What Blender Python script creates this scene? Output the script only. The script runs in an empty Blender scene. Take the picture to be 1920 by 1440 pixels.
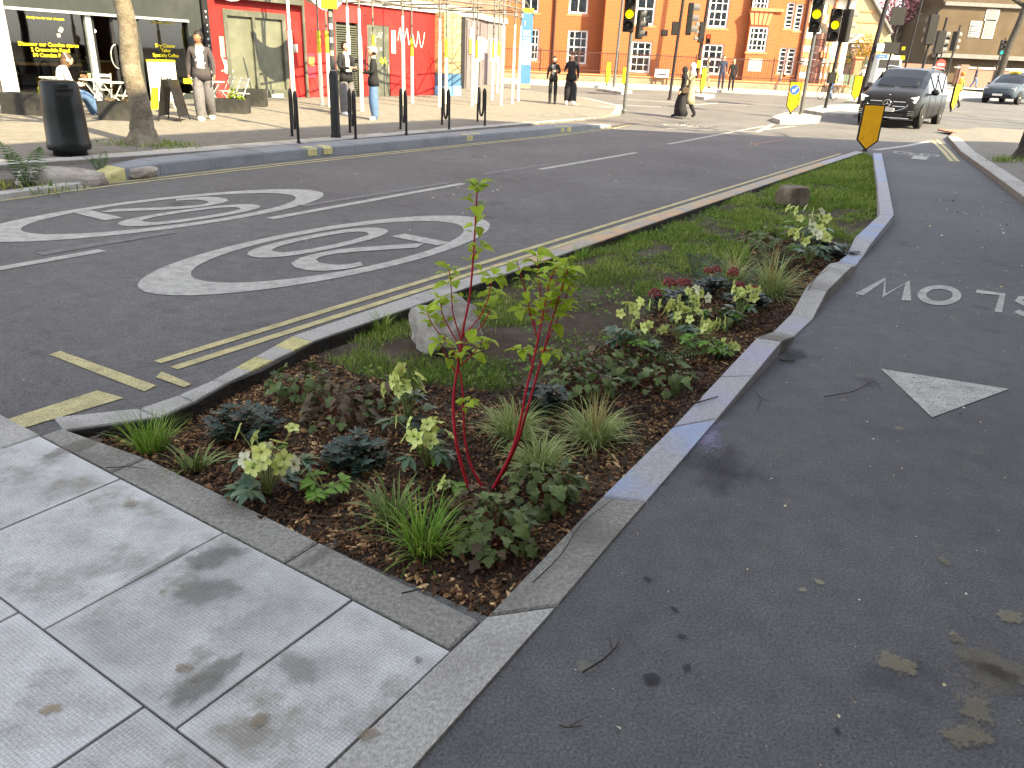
import bpy, bmesh, math, random
import numpy as np
from mathutils import Vector, Matrix
from mathutils.geometry import tessellate_polygon
random.seed(7); RNG = np.random.default_rng(7)
PI = math.pi
C = bpy.context.scene.collection
SC = bpy.context.scene

# ---------------------------------------------------------------- camera
PXF, CX0, CY0, CAMH = 1442.0, 960.0, 720.0, 1.55
PITCH = math.atan(PXF / math.hypot(155.0, 3440.0)); ROLL = math.atan2(155.0, 3440.0)
_f = Vector((0, math.cos(PITCH), -math.sin(PITCH))); _u = Vector((0, math.sin(PITCH), math.cos(PITCH))); _r = Vector((1, 0, 0))
CAM_R = math.cos(ROLL) * _r + math.sin(ROLL) * _u
CAM_U = -math.sin(ROLL) * _r + math.cos(ROLL) * _u
cd = bpy.data.cameras.new('camera'); cam = bpy.data.objects.new('camera', cd); C.objects.link(cam)
m3 = Matrix((CAM_R, CAM_U, -_f)).transposed()
cam.matrix_world = Matrix.Translation((0, 0, CAMH)) @ m3.to_4x4()
cd.sensor_fit = 'HORIZONTAL'; cd.sensor_width = 36.0; cd.lens = 36.0 * PXF / 1920.0
cd.clip_start = 0.05; cd.clip_end = 2000
SC.camera = cam

# ---------------------------------------------------------------- light
SUN_EL = math.radians(36); SUN_DIR = Vector((0.75, -0.66, 0)).normalized()   # towards the sun
world = bpy.data.worlds.new('World'); SC.world = world; world.use_nodes = True
wn = world.node_tree.nodes; wl = world.node_tree.links
bg = wn['Background']; sky = wn.new('ShaderNodeTexSky'); sky.sky_type = 'NISHITA'; sky.sun_disc = False
sky.sun_elevation = SUN_EL; sky.sun_rotation = math.atan2(SUN_DIR.x, SUN_DIR.y)
sky.air_density = 1.0; sky.dust_density = 1.2; sky.ozone_density = 0.6
hs = wn.new('ShaderNodeHueSaturation'); hs.inputs['Saturation'].default_value = 0.34
wl.new(sky.outputs[0], hs.inputs['Color']); wl.new(hs.outputs[0], bg.inputs['Color'])
bg.inputs['Strength'].default_value = 0.15
ld = bpy.data.lights.new('sun', 'SUN'); ld.energy = 5.0; ld.angle = math.radians(0.55); ld.color = (1.0, 0.84, 0.53)
sun = bpy.data.objects.new('sun', ld); C.objects.link(sun)
sv = (SUN_DIR * math.cos(SUN_EL) + Vector((0, 0, math.sin(SUN_EL))))
sun.rotation_euler = sv.to_track_quat('Z', 'Y').to_euler(); sun.location = (30, -20, 40)
vs = SC.view_settings; vs.view_transform = 'Standard'; vs.look = 'None'; vs.exposure = 2.15; vs.gamma = 1.0; vs.use_curve_mapping = False
SC.render.engine = 'CYCLES'
SC.render.resolution_x = 1024; SC.render.resolution_y = 768
SC.cycles.transparent_max_bounces = 12

# ---------------------------------------------------------------- where photo pixels fall in the place
SLOPE, Y0 = 0.0215, 26.0
def gz(y): return SLOPE * max(0.0, y - Y0)
def ray(px, py): return (_f * PXF + CAM_R * (px - CX0) - CAM_U * (py - CY0)).normalized()
def G(px, py, z=0.0):
    v = ray(px, py); o = Vector((0, 0, CAMH))
    t = (z - CAMH) / v.z if v.z < -1e-6 else 1e9
    p = o + v * t
    if p.y > Y0:
        t = (z - SLOPE * Y0 - CAMH) / (v.z - SLOPE * v.y); p = o + v * t
    return p
def atY(px, py, Y): v = ray(px, py); return Vector((0, 0, CAMH)) + v * (Y / v.y)
T = Vector((0.535, 0.845, 0)).normalized(); N = Vector((-T.y, T.x, 0)); TANG = math.atan2(T.y, T.x)
def W(a, b, z=0.0): return T * a + N * b + Vector((0, 0, z))
def S(px, py, z=0.0): p = G(px, py, z); return (p.dot(T), p.dot(N))
def onB(px, py, B):
    v = ray(px, py); o = Vector((0, 0, CAMH)); t = (B - o.dot(N)) / v.dot(N); p = o + v * t
    return (p.dot(T), p.z)

# ---------------------------------------------------------------- materials
MATS = {}
def mat(name, col, rough=0.7, var=0.12, scale=8.0, bump=0.0, bscale=None, metal=0.0, spec=0.22, col2=None, mixs=None, coat=0.0, emit=None, estr=0.0, rnd=0.0, space='Object', trans=0.0, detail=4.0, dirt=None, dscale=1.5, damt=0.4):
    if name in MATS: return MATS[name]
    m = bpy.data.materials.new(name); m.use_nodes = True; MATS[name] = m
    nt = m.node_tree; n = nt.nodes; l = nt.links; b = n['Principled BSDF']
    b.inputs['Roughness'].default_value = rough; b.inputs['Metallic'].default_value = metal
    b.inputs['Specular IOR Level'].default_value = spec; b.inputs['Coat Weight'].default_value = coat
    if space == 'World':
        ge = n.new('ShaderNodeNewGeometry'); vec = ge.outputs['Position']
    else:
        tc = n.new('ShaderNodeTexCoord'); vec = tc.outputs['Object']
    nz = n.new('ShaderNodeTexNoise'); nz.inputs['Scale'].default_value = scale; nz.inputs['Detail'].default_value = detail; nz.inputs['Roughness'].default_value = 0.65
    l.new(vec, nz.inputs['Vector'])
    cr = n.new('ShaderNodeValToRGB'); e = cr.color_ramp.elements
    c1 = [max(0, x * (1 - var)) for x in col]; c2 = col2 if col2 else [min(1, x * (1 + var)) for x in col]
    e[0].position = 0.32; e[1].position = 0.68; e[0].color = (*c1, 1); e[1].color = (*c2, 1)
    l.new(nz.outputs['Fac'], cr.inputs['Fac']); out = cr.outputs['Color']
    if dirt:
        n2 = n.new('ShaderNodeTexNoise'); n2.inputs['Scale'].default_value = dscale; n2.inputs['Detail'].default_value = 6
        l.new(vec, n2.inputs['Vector']); r2 = n.new('ShaderNodeValToRGB'); r2.color_ramp.elements[0].position = 0.5; r2.color_ramp.elements[1].position = 0.68
        r2.color_ramp.elements[0].color = (0, 0, 0, 1); r2.color_ramp.elements[1].color = (damt, damt, damt, 1)
        l.new(n2.outputs['Fac'], r2.inputs['Fac']); mx = n.new('ShaderNodeMix'); mx.data_type = 'RGBA'
        l.new(r2.outputs['Color'], mx.inputs['Factor']); l.new(out, mx.inputs['A']); mx.inputs['B'].default_value = (*dirt, 1); out = mx.outputs['Result']
    if rnd:
        oi = n.new('ShaderNodeObjectInfo'); hv = n.new('ShaderNodeHueSaturation')
        mr = n.new('ShaderNodeMapRange'); mr.inputs['To Min'].default_value = 1 - rnd; mr.inputs['To Max'].default_value = 1 + rnd
        l.new(oi.outputs['Random'], mr.inputs['Value']); l.new(mr.outputs['Result'], hv.inputs['Value']); l.new(out, hv.inputs['Color']); out = hv.outputs['Color']
    l.new(out, b.inputs['Base Color'])
    if bump:
        nb = n.new('ShaderNodeTexNoise'); nb.inputs['Scale'].default_value = bscale or scale * 4; nb.inputs['Detail'].default_value = 4
        l.new(vec, nb.inputs['Vector']); bp = n.new('ShaderNodeBump'); bp.inputs['Strength'].default_value = bump; bp.inputs['Distance'].default_value = 0.02
        l.new(nb.outputs['Fac'], bp.inputs['Height']); l.new(bp.outputs['Normal'], b.inputs['Normal'])
    if emit: b.inputs['Emission Color'].default_value = (*emit, 1); b.inputs['Emission Strength'].default_value = estr
    if trans:   # leaves let light through
        tb = n.new('ShaderNodeBsdfTranslucent'); ms = n.new('ShaderNodeMixShader'); ms.inputs[0].default_value = trans
        l.new(out, tb.inputs['Color']); l.new(b.outputs[0], ms.inputs[1]); l.new(tb.outputs[0], ms.inputs[2]); l.new(ms.outputs[0], n['Material Output'].inputs['Surface'])
    return m
def glass_mat(name, tint=(0.8, 0.85, 0.85), refl=1.0, rough=0.02):
    m = bpy.data.materials.new(name); m.use_nodes = True; nt = m.node_tree; n = nt.nodes; l = nt.links
    n.remove(n['Principled BSDF'])
    g = n.new('ShaderNodeBsdfGlossy'); g.inputs['Roughness'].default_value = rough
    t = n.new('ShaderNodeBsdfTransparent'); t.inputs['Color'].default_value = (*tint, 1)
    lw = n.new('ShaderNodeFresnel'); lw.inputs['IOR'].default_value = 1.52
    mp = n.new('ShaderNodeMath'); mp.operation = 'MULTIPLY'; mp.inputs[1].default_value = 2.0 * refl; mp.use_clamp = True
    l.new(lw.outputs[0], mp.inputs[0]); ms = n.new('ShaderNodeMixShader'); l.new(mp.outputs[0], ms.inputs[0]); l.new(t.outputs[0], ms.inputs[1]); l.new(g.outputs[0], ms.inputs[2])
    l.new(ms.outputs[0], n['Material Output'].inputs['Surface']); return m

# ---------------------------------------------------------------- mesh helpers
class MB:
    def __init__(s): s.v = []; s.f = []; s.m = []; s.sm = []
    def add(s, vs_, fs, mi=0, smooth=False):
        o = len(s.v); s.v += [tuple(p) for p in vs_]; s.f += [tuple(i + o for i in f) for f in fs]; s.m += [mi] * len(fs); s.sm += [smooth] * len(fs); return s
    def box(s, c, d, rz=0.0, mi=0, M=None):
        hx, hy, hz = d[0] / 2, d[1] / 2, d[2] / 2; R = Matrix.Rotation(rz, 3, 'Z') if M is None else M
        vs_ = [Vector(c) + R @ Vector((x * hx, y * hy, z * hz)) for x in (-1, 1) for y in (-1, 1) for z in (-1, 1)]
        return s.add(vs_, [(0, 1, 3, 2), (4, 6, 7, 5), (0, 4, 5, 1), (2, 3, 7, 6), (0, 2, 6, 4), (1, 5, 7, 3)], mi)
    def sbox(s, a0, a1, b0, b1, z0, z1, mi=0):   # box in street frame
        vs_ = [W(a, b, z) for a in (a0, a1) for b in (b0, b1) for z in (z0, z1)]
        return s.add(vs_, [(0, 1, 3, 2), (4, 6, 7, 5), (0, 4, 5, 1), (2, 3, 7, 6), (0, 2, 6, 4), (1, 5, 7, 3)], mi)
    def wbox(s, x0, x1, y0, y1, z0, z1, mi=0):
        vs_ = [(x, y, z) for x in (x0, x1) for y in (y0, y1) for z in (z0, z1)]
        return s.add(vs_, [(0, 1, 3, 2), (4, 6, 7, 5), (0, 4, 5, 1), (2, 3, 7, 6), (0, 2, 6, 4), (1, 5, 7, 3)], mi)
    def bbox(s, c, d, bev, rz=0.0, mi=0, M=None):   # box with chamfered top and side edges
        hx, hy, hz = d[0] / 2, d[1] / 2, d[2] / 2; R = Matrix.Rotation(rz, 3, 'Z') if M is None else M
        def ring(x, y, z, b): return [(-x + b, -y, z), (x - b, -y, z), (x, -y + b, z), (x, y - b, z), (x - b, y, z), (-x + b, y, z), (-x, y - b, z), (-x, -y + b, z)]
        b = bev; rs = [ring(hx - b, hy - b, -hz, b * .5), ring(hx, hy, -hz + b, b), ring(hx, hy, hz - b, b), ring(hx - b, hy - b, hz, b * .5)]
        vs_ = [Vector(c) + R @ Vector(p) for r in rs for p in r]
        fs = [tuple(range(7, -1, -1)), tuple(24 + i for i in range(8))]
        for k in range(3):
            for i in range(8): j = (i + 1) % 8; fs.append((k * 8 + i, k * 8 + j, k * 8 + 8 + j, k * 8 + 8 + i))
        return s.add(vs_, fs, mi)
    def prism(s, pts, z0, z1, mi=0, top=None):   # vertical prism over polygon pts (xy), z0/z1 numbers or per-point lists
        n = len(pts); z0s = z0 if isinstance(z0, (list, tuple)) else [z0] * n; z1s = z1 if isinstance(z1, (list, tuple)) else [z1] * n
        a = sum(pts[i][0] * pts[(i + 1) % n][1] - pts[(i + 1) % n][0] * pts[i][1] for i in range(n))
        if a < 0: pts = pts[::-1]; z0s = z0s[::-1]; z1s = z1s[::-1]
        vs_ = [(p[0], p[1], z) for p, z in zip(pts, z0s)] + [(p[0], p[1], z) for p, z in zip(pts, z1s)]
        fs = [tuple(range(n - 1, -1, -1)), tuple(range(n, 2 * n))] + [(i, (i + 1) % n, n + (i + 1) % n, n + i) for i in range(n)]
        return s.add(vs_, fs, mi)
    def ext(s, poly, o, ax, ay, depth, mi=0, mi_side=None):   # polygon in a plane (ax, ay), extruded by vector depth
        n = len(poly); o = Vector(o); ax = Vector(ax); ay = Vector(ay); d = Vector(depth)
        nn = ax.cross(ay); a = sum(poly[i][0] * poly[(i + 1) % n][1] - poly[(i + 1) % n][0] * poly[i][1] for i in range(n))
        if (a > 0) == (nn.dot(d) < 0): pass
        else: poly = poly[::-1]
        v0 = [o + ax * p[0] + ay * p[1] for p in poly]; v1 = [p + d for p in v0]
        s.add(v0 + v1, [tuple(range(n)), tuple(range(2 * n - 1, n - 1, -1))], mi)
        k = len(s.v) - 2 * n
        s.f += [(k + i, k + n + i, k + n + (i + 1) % n, k + (i + 1) % n) for i in range(n)]; s.m += [mi if mi_side is None else mi_side] * n; s.sm += [False] * n
        return s
    def tube(s, pts, r, seg=8, mi=0, cap=True, smooth=True):
        pts = [Vector(p) for p in pts]; n = len(pts); rs = r if isinstance(r, (list, tuple)) else [r] * n
        vs_ = []; up = None
        for i, p in enumerate(pts):
            d = (pts[min(i + 1, n - 1)] - pts[max(i - 1, 0)])
            if d.length < 1e-9: d = Vector((0, 0, 1))
            d.normalize()
            if up is None: up = Vector((1, 0, 0)) if abs(d.z) > 0.9 else Vector((0, 0, 1))
            x = up.cross(d)
            if x.length < 1e-6: x = Vector((0, 1, 0)).cross(d)
            x.normalize(); y = d.cross(x); up = y.cross(d) * -1 if False else up
            up = (d.cross(x)).normalized()
            for k in range(seg):
                t = 2 * PI * k / seg; vs_.append(p + (x * math.cos(t) + y * math.sin(t)) * rs[i])
        fs = [(i * seg + k, i * seg + (k + 1) % seg, (i + 1) * seg + (k + 1) % seg, (i + 1) * seg + k) for i in range(n - 1) for k in range(seg)]
        s.add(vs_, fs, mi, smooth)
        if cap: s.add([vs_[k] for k in range(seg)][::-1], [tuple(range(seg))], mi); s.add(vs_[-seg:], [tuple(range(seg))], mi)
        return s
    def lathe(s, prof, c=(0, 0, 0), seg=16, mi=0, smooth=True, sx=1, sy=1):   # prof: (r, z)
        c = Vector(c); vs_ = [c + Vector((r * math.cos(2 * PI * k / seg) * sx, r * math.sin(2 * PI * k / seg) * sy, z)) for r, z in prof for k in range(seg)]
        fs = [(i * seg + k, i * seg + (k + 1) % seg, (i + 1) * seg + (k + 1) % seg, (i + 1) * seg + k) for i in range(len(prof) - 1) for k in range(seg)]
        s.add(vs_, fs, mi, smooth)
        if prof[0][0] > 1e-4: s.add(vs_[:seg][::-1], [tuple(range(seg))], mi)
        if prof[-1][0] > 1e-4: s.add(vs_[-seg:], [tuple(range(seg))], mi)
        return s
    def ball(s, c, r, seg=10, rings=7, mi=0, M=None):
        c = Vector(c); r = r if isinstance(r, (list, tuple)) else (r, r, r); vs_ = []; fs = []
        for i in range(rings + 1):
            ph = PI * i / rings
            for k in range(seg):
                th = 2 * PI * k / seg; p = Vector((r[0] * math.sin(ph) * math.cos(th), r[1] * math.sin(ph) * math.sin(th), -r[2] * math.cos(ph)))
                vs_.append(c + (M @ p if M else p))
        for i in range(rings):
            for k in range(seg): fs.append((i * seg + k, i * seg + (k + 1) % seg, (i + 1) * seg + (k + 1) % seg, (i + 1) * seg + k))
        return s.add(vs_, fs, mi, True)
    def mesh(s, name, mats, off=(0, 0, 0)):
        me = bpy.data.meshes.new(name); off = Vector(off)
        me.from_pydata([tuple(Vector(p) - off) for p in s.v], [], s.f)
        for m in (mats if isinstance(mats, (list, tuple)) else [mats]): me.materials.append(m)
        me.polygons.foreach_set('material_index', s.m); me.polygons.foreach_set('use_smooth', s.sm); me.update(); return me
    def build(s, name, mats, parent=None, off=None):
        if off is None: off = parent.location if (parent is not None and parent.get('_w')) else (0, 0, 0)
        return link(name, s.mesh(name, mats, off), parent)
def link(name, me, parent=None, loc=None, rot=None, sc=None):
    o = bpy.data.objects.new(name, me); C.objects.link(o)
    if parent is not None: o.parent = parent
    if loc is not None: o.location = loc
    if rot is not None: o.rotation_euler = rot
    if sc is not None: o.scale = sc if isinstance(sc, (tuple, list)) else (sc, sc, sc)
    return o
WORLDBUILT = []
def thing(name, label, cat, loc=(0, 0, 0), rz=0.0, group=None, world=False):
    o = bpy.data.objects.new(name, None); C.objects.link(o); o.location = loc; o.rotation_euler = (0, 0, rz); o.empty_display_size = 0.1
    o['label'] = label; o['category'] = cat
    if group: o['group'] = group
    if world: o['_w'] = 1; WORLDBUILT.append(o)
    return o
def tag(o, label, cat, group=None):
    o['label'] = label; o['category'] = cat
    if group: o['group'] = group
    return o
def struct(o, kind='structure', label=None): o['kind'] = kind; (o.__setitem__('label', label) if label else None); return o
def struct_root(name, loc=(0, 0, 0)):
    o = bpy.data.objects.new(name, None); C.objects.link(o); o.location = loc; o['kind'] = 'structure'; return o
def clone(root, loc, rz=0.0, label=None, sc=None, group=None):
    r = root.copy(); C.objects.link(r); r.location = loc; r.rotation_euler = (0, 0, rz)
    if sc is not None: r.scale = (sc, sc, sc) if not isinstance(sc, (tuple, list)) else sc
    if label: r['label'] = label
    if group: r['group'] = group
    for ch in list(root.children):
        c = ch.copy(); C.objects.link(c); c.parent = r
        for g in list(ch.children): d = g.copy(); C.objects.link(d); d.parent = c
    return r
def bulk(name, verts, faces_quad, mats, parent=None, attr=None, midx=None, smooth=False):
    """fast mesh from numpy arrays: verts (n,3), faces (m,4) or (m,3)"""
    me = bpy.data.meshes.new(name); nv = len(verts); nf, k = faces_quad.shape
    me.vertices.add(nv); me.vertices.foreach_set('co', np.ascontiguousarray(verts, dtype=np.float32).ravel())
    me.loops.add(nf * k); me.loops.foreach_set('vertex_index', np.ascontiguousarray(faces_quad, dtype=np.int32).ravel())
    me.polygons.add(nf); me.polygons.foreach_set('loop_start', np.arange(0, nf * k, k, dtype=np.int32))
    for m in (mats if isinstance(mats, (list, tuple)) else [mats]): me.materials.append(m)
    if midx is not None: me.polygons.foreach_set('material_index', midx.astype(np.int32))
    if smooth: me.polygons.foreach_set('use_smooth', np.ones(nf, dtype=bool))
    if attr is not None:
        a = me.attributes.new('rnd', 'FLOAT', 'POINT'); a.data.foreach_set('value', attr.astype(np.float32))
    me.update(calc_edges=True); return link(name, me, parent)
def text_mesh(name, body, size, m, parent=None, M=None, align='CENTER', ext=0.002, bold=0.0, space=1.0):
    cu = bpy.data.curves.new(name, 'FONT'); cu.body = body; cu.size = size; cu.align_x = align; cu.align_y = 'CENTER'; cu.extrude = ext; cu.offset = bold; cu.space_character = space
    cu.resolution_u = 3
    tmp = bpy.data.objects.new(name + '_tmp', cu); C.objects.link(tmp)
    bpy.context.view_layer.update()
    dg = bpy.context.evaluated_depsgraph_get(); me = bpy.data.meshes.new_from_object(tmp.evaluated_get(dg)); bpy.data.objects.remove(tmp); bpy.data.curves.remove(cu)
    me.name = name; me.materials.clear(); me.materials.append(m); o = link(name, me, parent)
    if M is not None:
        o.matrix_local = (Matrix.Translation(parent.location).inverted() @ M) if (parent is not None and parent.get('_w')) else M
    return o
def frame_matrix(o, ax, ay):
    ax = Vector(ax).normalized(); ay = Vector(ay).normalized(); az = ax.cross(ay); m = Matrix((ax, ay, az)).transposed().to_4x4(); m.translation = Vector(o); return m
# ================================================================ the setting: ground, road, kerbs, paving
def asphalt(name, col, speck=0.5, rough=0.85, bstr=0.5, blot=0.25):
    m = bpy.data.materials.new(name); m.use_nodes = True; nt = m.node_tree; n = nt.nodes; l = nt.links; b = n['Principled BSDF']
    ge = n.new('ShaderNodeNewGeometry'); pos = ge.outputs['Position']
    def noise(sc, det=4, ro=0.6):
        q = n.new('ShaderNodeTexNoise'); q.inputs['Scale'].default_value = sc; q.inputs['Detail'].default_value = det; q.inputs['Roughness'].default_value = ro; l.new(pos, q.inputs['Vector']); return q.outputs['Fac']
    def ramp(f, p0, c0, p1, c1):
        r = n.new('ShaderNodeValToRGB'); e = r.color_ramp.elements; e[0].position = p0; e[1].position = p1; e[0].color = (*c0, 1); e[1].color = (*c1, 1); l.new(f, r.inputs['Fac']); return r.outputs['Color']
    def mix(f, a, c, mode='MIX'):
        x = n.new('ShaderNodeMix'); x.data_type = 'RGBA'; x.blend_type = mode
        (l.new(f, x.inputs['Factor']) if not isinstance(f, float) else setattr(x.inputs['Factor'], 'default_value', f)); l.new(a, x.inputs['A'])
        (l.new(c, x.inputs['B']) if not isinstance(c, tuple) else setattr(x.inputs['B'], 'default_value', (*c, 1))); return x.outputs['Result']
    big = ramp(noise(0.5, 5), 0.3, [c * 0.80 for c in col], 0.7, [c * 1.18 for c in col])
    med = ramp(noise(7, 6, 0.7), 0.3, (0.82, 0.82, 0.82), 0.72, (1.2, 1.18, 1.15))
    fine = ramp(noise(120, 3), 0.30, (0.55, 0.55, 0.55), 0.72, (1.45, 1.45, 1.45))
    c = mix(1.0, mix(1.0, big, med, 'MULTIPLY'), fine, 'MULTIPLY')
    # pale chippings and trodden-in specks
    vo = n.new('ShaderNodeTexVoronoi'); vo.inputs['Scale'].default_value = 34; l.new(pos, vo.inputs['Vector'])
    sp = ramp(vo.outputs['Distance'], 0.05, (1, 1, 1), 0.09, (0, 0, 0)); gate = ramp(noise(26, 1), 0.60, (0, 0, 0), 0.66, (speck, speck, speck))
    c = mix(mix(1.0, sp, gate, 'MULTIPLY'), c, (0.42, 0.40, 0.35))
    # flat old gum and spilt stains, tan grey
    st = ramp(noise(3.2, 5, 0.55), 0.66, (0, 0, 0), 0.74, (0.35, 0.35, 0.35)); c = mix(st, c, (0.12, 0.11, 0.085))
    dk = ramp(noise(2.1, 6, 0.6), 0.30, (0.5, 0.5, 0.5), 0.38, (0, 0, 0)); c = mix(dk, c, (0.03, 0.03, 0.032))
    v2 = n.new('ShaderNodeTexVoronoi'); v2.inputs['Scale'].default_value = 5.5; v2.distance = 'EUCLIDEAN'; l.new(pos, v2.inputs['Vector'])
    wob = n.new('ShaderNodeMath'); wob.operation = 'MULTIPLY_ADD'; l.new(noise(40, 4), wob.inputs[0]); wob.inputs[1].default_value = 0.22; l.new(v2.outputs['Distance'], wob.inputs[2])
    bl = ramp(wob.outputs[0], 0.22, (blot, blot, blot), 0.27, (0, 0, 0)); g2 = ramp(noise(0.9, 2), 0.52, (0, 0, 0), 0.6, (1, 1, 1)); c = mix(mix(1.0, bl, g2, 'MULTIPLY'), c, (0.17, 0.155, 0.11))
    l.new(c, b.inputs['Base Color']); b.inputs['Roughness'].default_value = rough; b.inputs['Specular IOR Level'].default_value = 0.3
    bp = n.new('ShaderNodeBump'); bp.inputs['Strength'].default_value = bstr; bp.inputs['Distance'].default_value = 0.006; l.new(noise(95, 3), bp.inputs['Height']); l.new(bp.outputs[0], b.inputs['Normal'])
    return m
M_ROAD = asphalt('road_asphalt', (0.103, 0.101, 0.100)); M_TRACK = asphalt('track_asphalt', (0.084, 0.085, 0.089), 0.8, 0.8, 0.9, 0.6)
M_LANE = asphalt('lane_asphalt', (0.10, 0.092, 0.088))
M_EARTH = mat('subsoil', (0.06, 0.05, 0.04), 0.95, 0.2, 3)
def paint(name, col, wear=0.45):
    m = bpy.data.materials.new(name); m.use_nodes = True; nt = m.node_tree; n = nt.nodes; l = nt.links; b = n['Principled BSDF']; ge = n.new('ShaderNodeNewGeometry')
    nz = n.new('ShaderNodeTexNoise'); nz.inputs['Scale'].default_value = 9; nz.inputs['Detail'].default_value = 8; nz.inputs['Roughness'].default_value = 0.75; l.new(ge.outputs['Position'], nz.inputs['Vector'])
    r = n.new('ShaderNodeValToRGB'); e = r.color_ramp.elements; e[0].position = 0.33; e[1].position = 0.6; e[0].color = (*[c * (1 - wear) for c in col], 1); e[1].color = (*col, 1); l.new(nz.outputs['Fac'], r.inputs['Fac'])
    n2 = n.new('ShaderNodeTexNoise'); n2.inputs['Scale'].default_value = 120; n2.inputs['Detail'].default_value = 3; l.new(ge.outputs['Position'], n2.inputs['Vector'])
    r2 = n.new('ShaderNodeValToRGB'); e = r2.color_ramp.elements; e[0].position = 0.36; e[1].position = 0.46; e[0].color = (0.32, 0.32, 0.32, 1); e[1].color = (1, 1, 1, 1); l.new(n2.outputs['Fac'], r2.inputs['Fac'])
    mx = n.new('ShaderNodeMix'); mx.data_type = 'RGBA'; mx.blend_type = 'MULTIPLY'; mx.inputs['Factor'].default_value = 1; l.new(r.outputs[0], mx.inputs['A']); l.new(r2.outputs[0], mx.inputs['B']); l.new(mx.outputs['Result'], b.inputs['Base Color'])
    b.inputs['Roughness'].default_value = 0.75; bp = n.new('ShaderNodeBump'); bp.inputs['Strength'].default_value = 0.5; bp.inputs['Distance'].default_value = 0.006; l.new(n2.outputs['Fac'], bp.inputs['Height']); l.new(bp.outputs[0], b.inputs['Normal'])
    return m
M_WHITE = paint('road_paint_white', (0.40, 0.395, 0.36)); M_YEL = paint('road_paint_yellow', (0.47, 0.41, 0.20)); M_FADED = paint('road_paint_faded', (0.15, 0.15, 0.15), 0.5)
M_PINK = paint('road_spray_orange', (0.42, 0.20, 0.11))

# ---- ground sheet to the horizon, sloping up gently beyond the junction
YS = [-60, 0, Y0, 76, 200, 600]
def gz2(y): return SLOPE * min(50.0, max(0.0, y - Y0))
mb = MB(); xs = [-600, -60, 120, 600]
mb.add([(x, y, gz2(y) - 0.20) for y in YS for x in xs], [(j * 4 + i, j * 4 + i + 1, j * 4 + i + 5, j * 4 + i + 4) for j in range(len(YS) - 1) for i in range(3)])
struct(mb.build('ground', M_EARTH))

# ---- outline of the planting bed: kerb stations, photo pixel, height of kerb top
ZR = -0.012           # asphalt level; flush stone tops lie at 0
RK = [((918, 1152), (1045, 1135), 0.0), ((1130, 930), (1212, 940), 0.0), ((1262, 800), (1345, 785), 0.012), ((1419, 633), (1466, 640), 0.085), ((1450, 621), (1491, 629), 0.012),
      ((1483, 589), (1524, 598), 0.004), ((1512, 537), (1551, 545), 0.065), ((1554, 495), (1597, 500), 0.085), ((1572, 490), (1606, 497), 0.008), ((1588, 477), (1618, 481), 0.012),
      ((1603, 445), (1634, 456), 0.07), ((1650, 402), (1676, 403), 0.09), ((1645, 340), (1664, 340), 0.07), ((1637, 287), (1653, 287), 0.06)]
RIN = [G(*p, z) for p, q, z in RK]; ROUT = [G(*q, z) for p, q, z in RK]; RZ = [k[2] for k in RK]
LIN = [W(19.4, 3.22), W(16, 3.25), W(12, 3.27), W(8, 3.27), W(5.2, 3.26), W(4.0, 3.25), G(585, 640), G(490, 692), G(428, 716), G(365, 752), G(300, 781), G(119, 806)]
LOUT = [W(19.6, 3.40), W(16, 3.43), W(12, 3.44), W(8, 3.43), W(5.2, 3.42), W(4.0, 3.42), G(548, 630), G(455, 685), G(400, 712), G(335, 740), G(262, 765), G(100, 782)]
FL_IN = G(119, 806); FL_OUT = W(1.37, 3.26)
bed_poly = [Vector((p.x, p.y)) for p in RIN] + [Vector((p.x, p.y)) for p in LIN]
hole_in = bed_poly

# ---- road: one asphalt sheet with the bed left open
outer = [Vector(p) for p in ((-60, -12), (60, -12), (110, 26), (-60, 26))]
tess = tessellate_polygon([[Vector((p.x, p.y, 0)) for p in outer], [Vector((p.x, p.y, 0)) for p in bed_poly[::-1]]])
allp = outer + bed_poly[::-1]
mb = MB(); fs = []
for t in tess:
    a, b_, c_ = (allp[i] for i in t); cr = (b_ - a).cross(c_ - a); fs.append(tuple(t) if cr > 0 else tuple(t[::-1]))
mb.add([(p.x, p.y, ZR) for p in allp], fs)
ys = [26, 40, 60, 76, 130]
mb.add([(x, y, gz2(y) + ZR) for y in ys for x in (-90, 110)], [(2 * j, 2 * j + 1, 2 * j + 3, 2 * j + 2) for j in range(4)])
ROAD = struct(mb.build('road', M_ROAD))
def sheet(name, pts, z, m, parent=None):
    mb = MB(); pts = [Vector(p[:2]) for p in pts]; t = tessellate_polygon([[Vector((p.x, p.y, 0)) for p in pts]]); fs = []
    for q in t:
        a, b_, c_ = (pts[i] for i in q); cr = (b_ - a).cross(c_ - a); fs.append(tuple(q) if cr > 0 else tuple(q[::-1]))
    mb.add([(p.x, p.y, z + gz2(p.y)) for p in pts], fs); return mb.build(name, m, parent)
RPK = [(1776, 261), (1800, 290), (1860, 335), (1920, 382)]     # kerb of the right-hand pavement
RPW = [G(*p) for p in RPK]; d0 = (RPW[-1] - RPW[-2]).normalized(); RPW.append(RPW[-1] + d0 * 14)
trk = [ROUT[0] + Vector((-0.55, -0.95, 0)), *ROUT, W(20.5, 3.0), W(24, 2.9), *RPW, ROUT[0] + Vector((1.5, -4, 0)), ROUT[0] + Vector((-1.6, -2.8, 0))]
CTRACK = struct(sheet('cycle_track', trk, ZR + 0.004, M_TRACK))

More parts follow.
